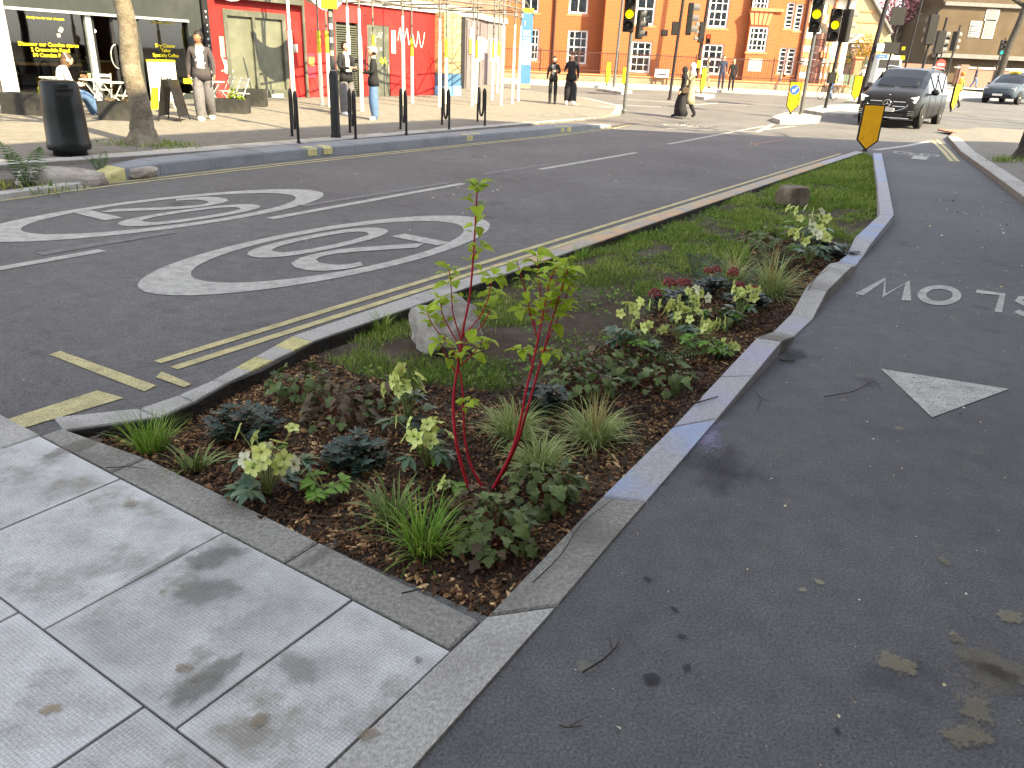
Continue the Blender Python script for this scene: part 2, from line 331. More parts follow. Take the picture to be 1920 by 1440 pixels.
# ---- painted markings, parts of the road and the cycle track
def strip(pts, w, closed=False):
    """outline quads of a stroked polyline in 2-D"""
    P_ = [Vector(p) for p in pts]; n = len(P_); L = []; R_ = []
    for i in range(n):
        a = P_[(i - 1) % n] if (closed or i > 0) else P_[i]; b = P_[(i + 1) % n] if (closed or i < n - 1) else P_[i]
        d = (b - a).normalized(); nn = Vector((-d.y, d.x)) * w / 2; L.append(P_[i] + nn); R_.append(P_[i] - nn)
    k = n if closed else n - 1
    return [(L[i], R_[i], R_[(i + 1) % n], L[(i + 1) % n]) for i in range(k)]
def paint_quads(name, quads, fmap, z, m, parent):
    mb = MB()
    for q in quads:
        ps = [fmap(p) for p in q]; a = sum(ps[i].x * ps[(i + 1) % 4].y - ps[(i + 1) % 4].x * ps[i].y for i in range(4))
        if a < 0: ps = ps[::-1]
        mb.add([(p.x, p.y, z + gz2(p.y)) for p in ps], [tuple(range(len(ps)))])
    return mb.build(name, m, parent)
def sline(name, a0, b0, a1, b1, w, m, parent=ROAD, z=ZR + 0.004, seg=1):
    return paint_quads(name, strip([(a0 + (a1 - a0) * i / seg, b0 + (b1 - b0) * i / seg) for i in range(seg + 1)], w), lambda p: W(p[0], p[1]), z, m, parent)
def ell(a, b, ra, rb, n=48): return [(a + ra * math.cos(2 * PI * i / n), b + rb * math.sin(2 * PI * i / n)) for i in range(n)]
ZERO = [(0.5 + 0.30 * (abs(math.cos(t)) ** 0.8) * math.copysign(1, math.cos(t)), 0.5 + 0.44 * (abs(math.sin(t)) ** 0.9) * math.copysign(1, math.sin(t))) for t in [2 * PI * i / 28 for i in range(28)]]
TWO = [(0.16, 0.74), (0.19, 0.83), (0.28, 0.91), (0.42, 0.945), (0.58, 0.945), (0.72, 0.91), (0.81, 0.83), (0.83, 0.73), (0.80, 0.63), (0.70, 0.52), (0.52, 0.37), (0.36, 0.24), (0.28, 0.185)]
def roundel(a, b, dr):
    o, i_ = ell(a, b, 1.92, 0.76), ell(a, b, 1.50, 0.635)
    r = paint_quads('speed_roundel', [(Vector(o[k]), Vector(i_[k]), Vector(i_[(k + 1) % 48]), Vector(o[(k + 1) % 48])) for k in range(48)], lambda p: W(p[0], p[1]), ZR + 0.004, M_WHITE, ROAD)
    def fm(u0):   # digit cell (u right, v up) seen by the driver; dr=-1: traffic coming towards us
        return lambda p: W(a + dr * (p[1] - 0.5) * 1.52, b - dr * (u0 + (p[0] - 0.5) * 0.70))
    paint_quads('digit', strip(TWO, 0.16) + [(Vector((0.12, 0.12)), Vector((0.12, 0.0)), Vector((0.90, 0.0)), Vector((0.90, 0.12)))], fm(-0.29), ZR + 0.005, M_WHITE, r)
    paint_quads('digit', strip(ZERO, 0.16, True), fm(0.29), ZR + 0.005, M_WHITE, r)
    r['label'] = 'white elongated 20 speed roundel painted on the road'
    return r
roundel(4.84, 4.85, -1); roundel(4.82, 7.24, 1)
for a0, a1, b0, b1 in ((1.0, 3.39, 6.12, 6.16), (5.2, 8.63, 6.27, 6.40), (10.8, 14.6, 6.5, 6.58), (17.0, 26.0, 6.9, 7.4)): sline('lane_line', a0, b0, a1, b1, 0.11, M_WHITE, seg=3)
for a0, a1, b0 in ((3.0, 4.2, 6.38), (5.9, 8.6, 6.58), (9.6, 11.5, 6.75)): sline('faded_line', a0, b0, a1, b0, 0.12, M_FADED)
for b0 in (3.53, 3.67): sline('yellow_line', 2.2, b0 - 0.03, 18.6, b0 - 0.13, 0.062, M_YEL, seg=6)
for b0 in (9.30, 9.46):
    paint_quads('yellow_line', strip([(1.0, b0 - 1.05), (3.9, b0 - 0.42), (5.2, b0 - 0.22), (7, b0 - 0.08), (9, b0), (16, b0 + 0.1), (19.5, b0 + 0.35), (22.5, b0 + 0.9)], 0.06), lambda p: W(p[0], p[1]), ZR + 0.004, M_YEL, ROAD)
sheet('yellow_line', [G(292, 705), G(303, 694), G(359, 718), G(345, 724)], ZR + 0.006, M_YEL, ROAD)
sheet('yellow_line', [G(92, 662), G(112, 655), G(293, 720), G(270, 731)], ZR + 0.004, M_YEL, ROAD)
sheet('yellow_line', [G(0, 787), G(182, 729), G(232, 743), G(0, 812), G(-90, 845), G(-90, 815)], ZR + 0.004, M_YEL, ROAD)
# junction lines
def pline(name, px, w, m, parent=ROAD, z=ZR + 0.004):
    pts = [G(*p) for p in px]; return paint_quads(name, strip([(p.x, p.y) for p in pts], w), lambda p: Vector((p[0], p[1], 0)), z, m, parent)
pline('stop_line', [(1250, 240), (1420, 247), (1450, 232)], 0.16, M_WHITE)
pline('stop_line', [(1080, 237), (1340, 251)], 0.12, M_WHITE)
pline('lane_line', [(1420, 244), (1490, 236)], 0.14, M_WHITE)
pline('crossing_line', [(1160, 185), (1240, 190), (1290, 193)], 0.2, M_WHITE)
pline('crossing_line', [(1100, 192), (1180, 197), (1240, 200)], 0.2, M_WHITE)
pline('crossing_line', [(1300, 196), (1345, 193), (1400, 197)], 0.2, M_WHITE)
pline('spray_mark', [(1405, 270), (1472, 261)], 0.05, M_PINK); pline('spray_mark', [(1408, 267), (1420, 272)], 0.05, M_PINK)
pline('spray_mark', [(1465, 275), (1530, 284), (1585, 274)], 0.05, M_FADED)
pline('lane_line', [(1640, 281), (1700, 273), (1745, 264)], 0.16, M_WHITE, CTRACK, ZR + 0.008)
pline('yellow_line', [(1748, 263), (1768, 282), (1785, 302)], 0.09, M_YEL, CTRACK, ZR + 0.008); pline('yellow_line', [(1757, 262), (1778, 282), (1796, 302)], 0.09, M_YEL, CTRACK, ZR + 0.008)
# SLOW, give-way triangle and cycle symbol on the track; they face riders coming towards us
e_r = (G(1617, 537) - G(1890, 571)); e_r.z = 0; e_r.normalize(); e_u = Vector((-e_r.y, e_r.x, 0))
def stroke_letter(ch):
    if ch == 'W': return [[(0.0, 1), (0.24, 0), (0.5, 0.9), (0.76, 0), (1.0, 1)]]
    if ch == 'O': return [[(0.5 + 0.42 * math.cos(t), 0.5 + 0.44 * math.sin(t)) for t in [2 * PI * i / 24 for i in range(25)]]]
    if ch == 'L': return [[(0.1, 1), (0.1, 0.06), (0.85, 0.06)]]
    return [[(0.85, 0.82), (0.7, 0.93), (0.45, 0.95), (0.2, 0.85), (0.15, 0.68), (0.3, 0.55), (0.65, 0.45), (0.85, 0.3), (0.8, 0.13), (0.55, 0.05), (0.3, 0.06), (0.12, 0.18)]]
base = G(1640, 520)
LW_ = [('W', 0.0, 0.335), ('O', 0.385, 0.29), ('L', 0.73, 0.25), ('S', 1.03, 0.27)]
o_slow = struct_parent = None
for ch, off, wd in LW_:
    # word right runs to the left of the picture, letter tops point towards the camera
    x1 = base - e_r * off          # right-hand end of the letter as read
    def fm(p, x1=x1, wd=wd): return x1 - e_r * (1 - p[0]) * wd + (-T) * (p[1] * 0.66)
    quads = []
    for st in stroke_letter(ch): quads += strip([Vector(p) for p in st], 0.20 if ch != 'O' else 0.21)
    paint_quads('letter', quads, fm, ZR + 0.008, M_WHITE, CTRACK)['label'] = 'white painted letter ' + ch + ' of the word SLOW'
sheet('give_way_triangle', [G(1652, 690), G(1892, 728), G(1748, 781)], ZR + 0.008, M_WHITE, CTRACK)
def cycle_symbol(c, ax, ay, sc, z, parent):
    f = lambda p: c + ax * (p[0] * sc) + ay * (p[1] * sc)
    q = strip(ell(-0.55, 0, 0.36, 0.36, 20), 0.11, True) + strip(ell(0.55, 0, 0.36, 0.36, 20), 0.11, True)
    for st in ([(-0.55, 0), (-0.2, 0.55), (0.35, 0.55), (0.0, 0.0), (-0.55, 0)], [(0.0, 0), (-0.28, 0.72)], [(0.55, 0), (0.30, 0.75), (0.5, 0.8)], [(-0.42, 0.72), (-0.14, 0.72)]): q += strip(st, 0.10)
    paint_quads('cycle_symbol', [tuple(Vector(p) for p in x) for x in q], f, z, M_WHITE, parent)
c0 = G(1718, 288); cycle_symbol(c0, Vector((0.86, -0.5, 0)), Vector((-0.45, -0.9, 0)) * 1.6, 0.5, ZR + 0.008, CTRACK)
pline('arrow', [(1728, 292), (1722, 298)], 0.3, M_WHITE, CTRACK, ZR + 0.008)

# ---- far cycle lane, its separating kerb, and the far pavement
struct(sheet('cycle_lane', [W(-6, 8.9), W(3, 9.6), W(6, 10.25), W(18.5, 10.32), W(20.5, 9.9), W(24, 10.3), W(24, 11.9), W(-6, 11.05)], ZR + 0.004, M_LANE))
LANE = bpy.data.objects['cycle_lane']
cycle_symbol(W(7.3, 10.55, 0), -T, N, 0.55, ZR + 0.008, LANE)
cycle_symbol(G(1285, 236), Vector((-0.85, 0.5, 0)), Vector((0.5, 0.85, 0)) * 1.5, 0.7, ZR + 0.008, ROAD)
M_KERB = mat('kerb_granite', (0.36, 0.35, 0.325), 0.8, 0.30, 75, 0.6, 150, space='World', dirt=(0.15, 0.14, 0.12), dscale=2.2, damt=0.55)
M_KERBD = mat('kerb_grey_blue', (0.19, 0.20, 0.215), 0.8, 0.18, 50, 0.4, 120, space='World', dirt=(0.11, 0.11, 0.11), dscale=2, damt=0.5)
M_KERBF = mat('kerb_front_worn', (0.25, 0.24, 0.215), 0.85, 0.34, 60, 0.6, 130, space='World', dirt=(0.115, 0.108, 0.09), dscale=2.4, damt=0.7, rnd=0.1)
def chalk(name, base, chalkcol, th=0.46):
    m = mat(name, base, 0.85, 0.2, 55, 0.5, 140, space='World', dirt=chalkcol, dscale=2.6, damt=0.8); 
    for nd in m.node_tree.nodes:
        if nd.type == 'VALTORGB' and nd.color_ramp.elements[0].position == 0.5: nd.color_ramp.elements[0].position = th - 0.06; nd.color_ramp.elements[1].position = th + 0.16
    return m
M_CHB = chalk('kerb_blue_chalk', (0.33, 0.33, 0.34), (0.27, 0.34, 0.52), 0.45); M_CHP = chalk('kerb_violet_chalk', (0.34, 0.335, 0.34), (0.34, 0.32, 0.42), 0.52)
M_CHO = chalk('kerb_orange_chalk', (0.32, 0.30, 0.27), (0.52, 0.33, 0.17), 0.48)
M_KYEL = paint('kerb_yellow_paint', (0.52, 0.47, 0.2), 0.45)
def stone(name, quad, z0, z1, m, parent, gap=0.004, bev=0.008):
    """kerb stone over a quad (inner0, inner1, outer1, outer0); z1 per corner; small chamfer on top"""
    c = sum((Vector(p[:2]) for p in quad), Vector((0, 0))) / 4
    q = [Vector(p[:2]) for p in quad]; sh = lambda d: [p + (c - p).normalized() * d for p in q]
    a = sum(q[i].x * q[(i + 1) % 4].y - q[(i + 1) % 4].x * q[i].y for i in range(4)); zs = list(z1) if isinstance(z1, (list, tuple)) else [z1] * 4
    if a < 0: q.reverse(); zs.reverse()
    r0 = sh(gap); r2 = sh(gap + bev * 1.3); mb = MB()
    gzz = [gz2(p.y) for p in q]
    vs_ = [(p.x, p.y, z0 + g) for p, g in zip(r0, gzz)] + [(p.x, p.y, z - bev + g) for p, z, g in zip(r0, zs, gzz)] + [(p.x, p.y, z + g) for p, z, g in zip(r2, zs, gzz)]
    fs = [(8, 9, 10, 11)] + [(i, (i + 1) % 4, 4 + (i + 1) % 4, 4 + i) for i in range(4)] + [(4 + i, 4 + (i + 1) % 4, 8 + (i + 1) % 4, 8 + i) for i in range(4)]
    mb.add(vs_, fs); return mb.build(name, m, parent)
BEDK = struct_root('bed_kerb')
# right-hand undulating kerb
msr = [M_KERBF, M_CHB, M_CHP, M_KERBF, M_CHP, M_KERB, M_KERB, M_KERB, M_CHB, M_CHP, M_CHB, M_CHP, M_CHB]
stone('kerb_stone', [W(0.05, 1.024), RIN[0], ROUT[0], W(0.05, 0.845)], -0.15, 0.0, M_KERB, BEDK)
stone('kerb_stone', [W(-1.0, 1.02), W(0.05, 1.024), W(0.05, 0.845), W(-1.0, 0.82)], -0.15, 0.0, M_KERB, BEDK)
for i in range(len(RK) - 1):
    k = 2 if (RIN[i + 1] - RIN[i]).length > 1.25 else 1
    k = 3 if (RIN[i + 1] - RIN[i]).length > 3 else k
    for j in range(k):
        t0, t1 = j / k, (j + 1) / k; L = lambda A, B, t: A + (B - A) * t
        z0_, z1_ = RZ[i] + (RZ[i + 1] - RZ[i]) * t0, RZ[i] + (RZ[i + 1] - RZ[i]) * t1
        stone('kerb_stone', [L(RIN[i], RIN[i + 1], t0), L(RIN[i], RIN[i + 1], t1), L(ROUT[i], ROUT[i + 1], t1), L(ROUT[i], ROUT[i + 1], t0)], -0.16, (z0_, z1_, z1_, z0_), msr[i], BEDK, 0.004, 0.007)
# left-hand flush kerb
msl = {0: M_CHP, 1: M_CHO, 2: M_CHO, 3: M_CHO, 4: M_KERB}
for i in range(len(LIN) - 1):
    n_ = max(1, round((LIN[i + 1] - LIN[i]).length / 1.0))
    for j in range(n_):
        L = lambda A, B, t: A + (B - A) * t; t0, t1 = j / n_, (j + 1) / n_
        if i == 6:   # yellow and bare bands on the ramped stone
            for q in range(4):
                u0, u1 = q / 4, (q + 1) / 4; stone('kerb_stone', [L(LIN[6], LIN[8], u0), L(LIN[6], LIN[8], u1), L(LOUT[6], LOUT[8], u1), L(LOUT[6], LOUT[8], u0)], -0.16, 0.0, M_KYEL if q in (0, 2) else M_KERB, BEDK, 0.0, 0.005)
            continue
        if i == 7: continue
        stone('kerb_stone', [L(LIN[i], LIN[i + 1], t0), L(LIN[i], LIN[i + 1], t1), L(LOUT[i], LOUT[i + 1], t1), L(LOUT[i], LOUT[i + 1], t0)], -0.16, 0.0, msl.get(i, M_KERB), BEDK, 0.004, 0.007)
M_KSTRIP = mat('dark_kerb_strip', (0.035, 0.031, 0.026), 0.9, 0.4, 12, 0.6, 40, space='World')  # thin near-black strip along the inner face of the left kerb
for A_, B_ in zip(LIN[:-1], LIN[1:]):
    d_ = (B_ - A_).normalized(); n2_ = Vector((-d_.y, d_.x, 0)); n2_ = n2_ if n2_.dot(N) < 0 else -n2_; MB().prism([(p.x, p.y) for p in (A_ - n2_ * 0.012, B_ - n2_ * 0.012, B_ + n2_ * 0.012, A_ + n2_ * 0.012)], -0.2, -0.008).build('kerb_inner_strip', M_KSTRIP, BEDK)
# front flush strip
fa = [(1.045, 1.73), (1.73, 2.72), (2.72, 3.24)]
for b0, b1 in fa: stone('kerb_stone', [W(1.385, b0), W(1.385, b1), W(1.53 - (0.06 if b1 > 3 else 0.0), b1), W(1.53, b0)], -0.15, 0.0, M_KERBF, BEDK, 0.003, 0.006)
stone('kerb_stone', [W(1.22, 3.24), W(1.22, 4.2), W(1.385, 4.2), W(1.385, 3.24)], -0.15, 0.0, M_KERB, BEDK)
stone('kerb_stone', [W(0.2, 3.24), W(0.2, 3.42), W(1.21, 3.42), W(1.21, 3.24)], -0.15, 0.0, M_KERB, BEDK)

# ---- near pavement: square textured slabs
def slab_mat():
    m = bpy.data.materials.new('paving_slab'); m.use_nodes = True; nt = m.node_tree; n = nt.nodes; l = nt.links; b = n['Principled BSDF']
    tc = n.new('ShaderNodeTexCoord'); ge = n.new('ShaderNodeNewGeometry'); oi = n.new('ShaderNodeObjectInfo')
    def noise(sc, vec, det=5, ro=0.65):
        q = n.new('ShaderNodeTexNoise'); q.inputs['Scale'].default_value = sc; q.inputs['Detail'].default_value = det; q.inputs['Roughness'].default_value = ro; l.new(vec, q.inputs['Vector']); return q.outputs['Fac']
    def ramp(f, p0, c0, p1, c1):
        r = n.new('ShaderNodeValToRGB'); e = r.color_ramp.elements; e[0].position = p0; e[1].position = p1; e[0].color = (*c0, 1); e[1].color = (*c1, 1); l.new(f, r.inputs['Fac']); return r.outputs['Color']
    def mix(f, a, c, mode='MIX'):
        x = n.new('ShaderNodeMix'); x.data_type = 'RGBA'; x.blend_type = mode
        (l.new(f, x.inputs['Factor']) if not isinstance(f, float) else setattr(x.inputs['Factor'], 'default_value', f)); l.new(a, x.inputs['A'])
        (l.new(c, x.inputs['B']) if not isinstance(c, tuple) else setattr(x.inputs['B'], 'default_value', (*c, 1))); return x.outputs['Result']
    pos = ge.outputs['Position']
    c = ramp(noise(5, pos), 0.32, (0.30, 0.30, 0.292), 0.70, (0.50, 0.498, 0.485))
    c = mix(1.0, c, ramp(noise(160, pos, 2), 0.3, (0.78, 0.78, 0.78), 0.7, (1.15, 1.15, 1.15)), 'MULTIPLY')
    st = ramp(noise(2.6, pos, 10, 0.72), 0.50, (0, 0, 0), 0.62, (0.85, 0.85, 0.85)); c = mix(st, c, (0.19, 0.18, 0.145))
    tan = ramp(noise(6.5, pos, 4, 0.5), 0.67, (0, 0, 0), 0.71, (0.75, 0.75, 0.75)); c = mix(tan, c, (0.20, 0.165, 0.115))
    sp_ = n.new('ShaderNodeSeparateXYZ'); l.new(tc.outputs['Object'], sp_.inputs[0]); ab = []
    for k_ in (0, 1): q_ = n.new('ShaderNodeMath'); q_.operation = 'ABSOLUTE'; l.new(sp_.outputs[k_], q_.inputs[0]); ab.append(q_)
    mxx = n.new('ShaderNodeMath'); mxx.operation = 'MAXIMUM'; l.new(ab[0].outputs[0], mxx.inputs[0]); l.new(ab[1].outputs[0], mxx.inputs[1]); wb_ = n.new('ShaderNodeMath'); wb_.operation = 'MULTIPLY_ADD'; l.new(noise(9, pos, 6), wb_.inputs[0]); wb_.inputs[1].default_value = 0.10; l.new(mxx.outputs[0], wb_.inputs[2])
    c = mix(ramp(wb_.outputs[0], 0.30, (0, 0, 0), 0.345, (0.45, 0.45, 0.45)), c, (0.52, 0.52, 0.51))
    # rows of small pressed dimples
    sep = n.new('ShaderNodeVectorRotate'); sep.rotation_type = 'Z_AXIS'; sep.inputs['Angle'].default_value = -TANG; l.new(pos, sep.inputs['Vector'])
    vo = n.new('ShaderNodeTexVoronoi'); vo.inputs['Scale'].default_value = 92; vo.inputs['Randomness'].default_value = 0.12; l.new(sep.outputs[0], vo.inputs['Vector'])
    c = mix(1.0, c, ramp(vo.outputs['Distance'], 0.15, (1.08, 1.08, 1.08), 0.60, (0.80, 0.80, 0.80)), 'MULTIPLY')
    hv = n.new('ShaderNodeHueSaturation'); mr = n.new('ShaderNodeMapRange'); mr.inputs['To Min'].default_value = 0.86; mr.inputs['To Max'].default_value = 1.12; l.new(oi.outputs['Random'], mr.inputs['Value']); l.new(mr.outputs[0], hv.inputs['Value']); l.new(c, hv.inputs['Color'])
    l.new(hv.outputs[0], b.inputs['Base Color']); b.inputs['Roughness'].default_value = 0.78; b.inputs['Specular IOR Level'].default_value = 0.4
    ms = n.new('ShaderNodeMath'); ms.operation = 'SUBTRACT'; ms.inputs[0].default_value = 1; l.new(vo.outputs['Distance'], ms.inputs[1])
    bp = n.new('ShaderNodeBump'); bp.inputs['Strength'].default_value = 0.35; bp.inputs['Distance'].default_value = 0.002; l.new(ms.outputs[0], bp.inputs['Height']); l.new(bp.outputs[0], b.inputs['Normal'])
    return m
M_SLAB = slab_mat(); M_JOINT = mat('joint_sand', (0.06, 0.055, 0.045), 0.95, 0.3, 40, space='World')
mb = MB(); q = [W(-1.4, 0.99), W(-1.4, 3.24), W(1.385, 3.24), W(1.385, 1.03)]; mb.prism([(p.x, p.y) for p in q], -0.12, -0.022)
PAV = struct(mb.build('pavement', M_JOINT))
_sl = {}
def slab(parent, a0, a1, b0, b1, z, m, h=0.06, gap=0.0035, bev=0.002, tilt=0.0):
    key = (round(a1 - a0, 3), round(b1 - b0, 3), m.name, h)
    if key not in _sl: _sl[key] = MB().bbox((0, 0, -h / 2), (a1 - a0 - 2 * gap, b1 - b0 - 2 * gap, h), bev).mesh('slab', m)
    p = W((a0 + a1) / 2, (b0 + b1) / 2, z); o = link('slab', _sl[key], parent, p, (random.uniform(-tilt, tilt), random.uniform(-tilt, tilt), TANG + random.uniform(-tilt, tilt) * 0.5)); return o
rows = [(0.765, 1.38, (1.036, 1.42, 2.03, 2.645, 3.235)), (0.155, 0.765, (1.03, 1.545, 2.16, 2.775, 3.235)), (-0.455, 0.155, (1.036, 1.42, 2.03, 2.645, 3.235)), (-1.07, -0.455, (1.03, 1.545, 2.16, 2.775, 3.235))]
for a0, a1, bs in rows:
    for b0, b1 in zip(bs[:-1], bs[1:]): slab(PAV, a0, a1, b0, b1, random.uniform(-0.0015, 0.0015), M_SLAB, tilt=0.003)

# ---- far pavement
PZ = 0.055
M_PSL = mat('yorkstone_slab', (0.44, 0.395, 0.30), 0.85, 0.2, 5, 0.3, 60, rnd=0.16, space='World', dirt=(0.2, 0.19, 0.165), dscale=1.1, damt=0.6)
M_PBASE = mat('far_pavement_base', (0.15, 0.14, 0.12), 0.9, 0.2, 6, space='World')
edge = [(-8, 11.0), (5, 11.02), (9, 10.92), (12, 11.1), (17.5, 11.38), (22, 11.6), (25, 12.0), (28.2, 13.4), (31, 16.5), (33, 22), (36, 26)]
mb = MB(); pts = [W(a, b) for a, b in edge] + [W(36, 40), W(-8, 40)]
mb.prism([(p.x, p.y) for p in pts], [gz2(p.y) - 0.12 for p in pts], [gz2(p.y) + PZ - 0.006 for p in pts]); FPAV = struct(mb.build('far_pavement', M_PBASE))
ii = 0
def edge_b(a):
    for (a0, b0), (a1, b1) in zip(edge[:-1], edge[1:]):
        if a0 <= a <= a1: return b0 + (b1 - b0) * (a - a0) / (a1 - a0)
    return 99
a = 1.0
while a < 27.5:
    wd = [0.75, 0.9, 0.6, 0.9][ii % 4]; ii += 1; b = max(edge_b(a), edge_b(a + wd)) + 0.32; off = (ii % 2) * 0.3
    first = True
    while b < 19.7:
        dp = 0.62 if a < 20 else 1.24
        if first and off: dp = 0.4
        first = False; b1 = min(b + dp, 19.75)
        c = W(a + wd / 2, (b + b1) / 2); o = slab(FPAV, a, a + wd, b, b1, PZ + gz2(c.y), M_PSL, 0.05, 0.005, 0.005, 0.002); b = b1
    a += wd
for (a0, b0), (a1, b1) in zip(edge[:-2], edge[1:-1]):
    k = max(1, round(math.hypot(a1 - a0, b1 - b0) / 0.95))
    for j in range(k):
        f = lambda t: (a0 + (a1 - a0) * t, b0 + (b1 - b0) * t); p, q = f(j / k), f((j + 1) / k)
        stone('kerb_stone', [W(*p), W(*q), W(q[0] - 0.02, q[1] + 0.3), W(p[0] - 0.02, p[1] + 0.3)], -0.1, PZ + 0.006, M_KERB, FPAV, 0.004, 0.012)
# separating kerb between road and cycle lane
SEPK = struct_root('separating_kerb')
sk = [(4.95, 9.12, 9.45), (5.6, 9.36, 9.72), (6.2, 9.55, 10.05), (8.0, 9.68, 10.25), (10, 9.72, 10.3), (12, 9.72, 10.3), (14, 9.7, 10.3), (16, 9.69, 10.3), (18, 9.72, 10.25), (19.5, 9.9, 10.3), (20.6, 10.15, 10.4)]
for i, ((a0, f0, g0), (a1, f1, g1)) in enumerate(zip(sk[:-1], sk[1:])):
    z0_ = 0.0 if i == 0 else (0.14 if i < 9 else 0.08); z1_ = 0.14 if i < 8 else (0.08 if i == 8 else 0.03)
    k = 2 if a1 - a0 > 1.5 else 1
    for j in range(k):
        L = lambda x, y, t: x + (y - x) * t; t0, t1 = j / k, (j + 1) / k
        zz0, zz1 = L(z0_, z1_, t0), L(z0_, z1_, t1)
        s_ = stone('kerb_stone', [W(L(a0, a1, t0), L(f0, f1, t0)), W(L(a0, a1, t1), L(f0, f1, t1)), W(L(a0, a1, t1), L(g0, g1, t1)), W(L(a0, a1, t0), L(g0, g1, t0))], -0.1, (zz0, zz1, zz1, zz0), M_KYEL if i == 0 else (M_KERBD if i < 9 else M_KERB), SEPK, 0.003, 0.02)
for aa in (8.9, 13.2, 17.0):
    for da in (0, 0.34):
        mb = MB(); fb = 9.70 if aa < 9.5 else 9.715
        mb.add([W(aa + da, fb - 0.008, 0.02), W(aa + da + 0.2, fb - 0.008, 0.02), W(aa + da + 0.2, fb - 0.008, 0.118), W(aa + da, fb - 0.008, 0.118), W(aa + da + 0.2, fb + 0.03, 0.144), W(aa + da, fb + 0.03, 0.144), W(aa + da + 0.2, fb + 0.22, 0.144), W(aa + da, fb + 0.22, 0.144)], [(0, 1, 2, 3), (3, 2, 4, 5), (5, 4, 6, 7)]); mb.build('yellow_patch', M_KYEL, SEPK)
# right-hand pavement
mb = MB(); rp = [*[W(p.dot(T), p.dot(N)) for p in RPW[::-1]], G(1790, 250), G(1830, 243), G(1990, 250), W(34, -14), W(6, -16)]
mb.prism([(p.x, p.y) for p in rp], [gz2(p.y) - 0.15 for p in rp], [gz2(p.y) + 0.075 for p in rp]); RPAV = struct(mb.build('side_pavement', M_PBASE))
for i in range(len(RPW) - 1):
    A, B = RPW[i], RPW[i + 1]; k = max(1, round((B - A).length / 0.95)); d = (B - A).normalized(); nn = Vector((-d.y, d.x, 0)) * 0.3
    for j in range(k):
        p, q = A + (B - A) * (j / k), A + (B - A) * ((j + 1) / k); stone('kerb_stone', [p, q, q + nn, p + nn], -0.1, 0.085, M_KERB, RPAV, 0.004, 0.012)
M_RSL = mat('side_slab', (0.33, 0.33, 0.325), 0.85, 0.16, 6, 0.3, 60, rnd=0.15, space='World', dirt=(0.22, 0.21, 0.19), dscale=1.2, damt=0.5)
def r_edge(a):   # b of the pavement edge at a
    P_ = [(p.dot(T), p.dot(N)) for p in RPW[::-1]]
    for (a0, b0), (a1, b1) in zip(P_[:-1], P_[1:]):
        if a0 <= a <= a1: return b0 + (b1 - b0) * (a - a0) / (a1 - a0)
    return -9
a = 11.0
while a < 26:
    b = min(r_edge(a), r_edge(a + 0.75)) - 0.36
    for k in range(5): slab(RPAV, a, a + 0.75, b - 0.62, b, 0.083, M_RSL, 0.05, 0.005, 0.005, 0.002); b -= 0.62
    a += 0.75
M_TACT = mat('tactile_red', (0.36, 0.17, 0.12), 0.85, 0.2, 10, rnd=0.1)
cc = G(1885, 250, 0.08); mb0 = MB().bbox((0, 0, -0.02), (0.39, 0.39, 0.05), 0.004)
for i in range(5):
    for j in range(5): mb0.lathe([(0.018, 0.004), (0.012, 0.011)], (-0.15 + i * 0.075, -0.15 + j * 0.075, 0), 6)
tm = mb0.mesh('tactile_slab', M_TACT)
for i in range(9):
    for j in range(3): p = cc + Vector((-1.8 + i * 0.4, -0.6 + j * 0.4, 0)); link('tactile_slab', tm, RPAV, (p.x, p.y, 0.089 + gz2(p.y)))
# ================================================================ planting bed: soil, mulch, grass
from mathutils.geometry import delaunay_2d_cdt
from mathutils import noise as mnoise
def inpoly(p, poly):
    x, y = p[0], p[1]; c = False; n = len(poly); j = n - 1
    for i in range(n):
        xi, yi, xj, yj = poly[i][0], poly[i][1], poly[j][0], poly[j][1]
        if ((yi > y) != (yj > y)) and (x < (xj - xi) * (y - yi) / (yj - yi) + xi): c = not c
        j = i
    return c
def inpoly_np(X, Y, poly):
    c = np.zeros(len(X), bool); n = len(poly); j = n - 1
    for i in range(n):
        xi, yi, xj, yj = poly[i][0], poly[i][1], poly[j][0], poly[j][1]
        if yi != yj: c ^= ((yi > Y) != (yj > Y)) & (X < (xj - xi) * (Y - yi) / (yj - yi) + xi)
        j = i
    return c
def segdist(X, Y, poly, closed=False):
    d = np.full(len(X), 1e9); n = len(poly)
    for i in range(n if closed else n - 1):
        ax, ay = poly[i][0], poly[i][1]; bx, by = poly[(i + 1) % n][0], poly[(i + 1) % n][1]; L2 = (bx - ax) ** 2 + (by - ay) ** 2 + 1e-12
        t = np.clip(((X - ax) * (bx - ax) + (Y - ay) * (by - ay)) / L2, 0, 1); d = np.minimum(d, np.hypot(X - ax - t * (bx - ax), Y - ay - t * (by - ay)))
    return d
def vnoise(X, Y, sc, seed=0):
    xi = X * sc + seed * 17.3; yi = Y * sc + seed * 9.1; x0 = np.floor(xi); y0 = np.floor(yi); fx = xi - x0; fy = yi - y0; fx = fx * fx * (3 - 2 * fx); fy = fy * fy * (3 - 2 * fy)
    h = lambda a, b: np.modf(np.abs(np.sin(a * 127.1 + b * 311.7 + seed) * 43758.5453))[0]
    return (h(x0, y0) * (1 - fx) + h(x0 + 1, y0) * fx) * (1 - fy) + (h(x0, y0 + 1) * (1 - fx) + h(x0 + 1, y0 + 1) * fx) * fy
def fbm(X, Y, sc, seed=0): return (vnoise(X, Y, sc, seed) * 0.55 + vnoise(X, Y, sc * 2.1, seed + 1) * 0.28 + vnoise(X, Y, sc * 4.3, seed + 2) * 0.17)
leftline = [(p.x, p.y) for p in LIN]; rightline = [(p.x, p.y) for p in RIN]
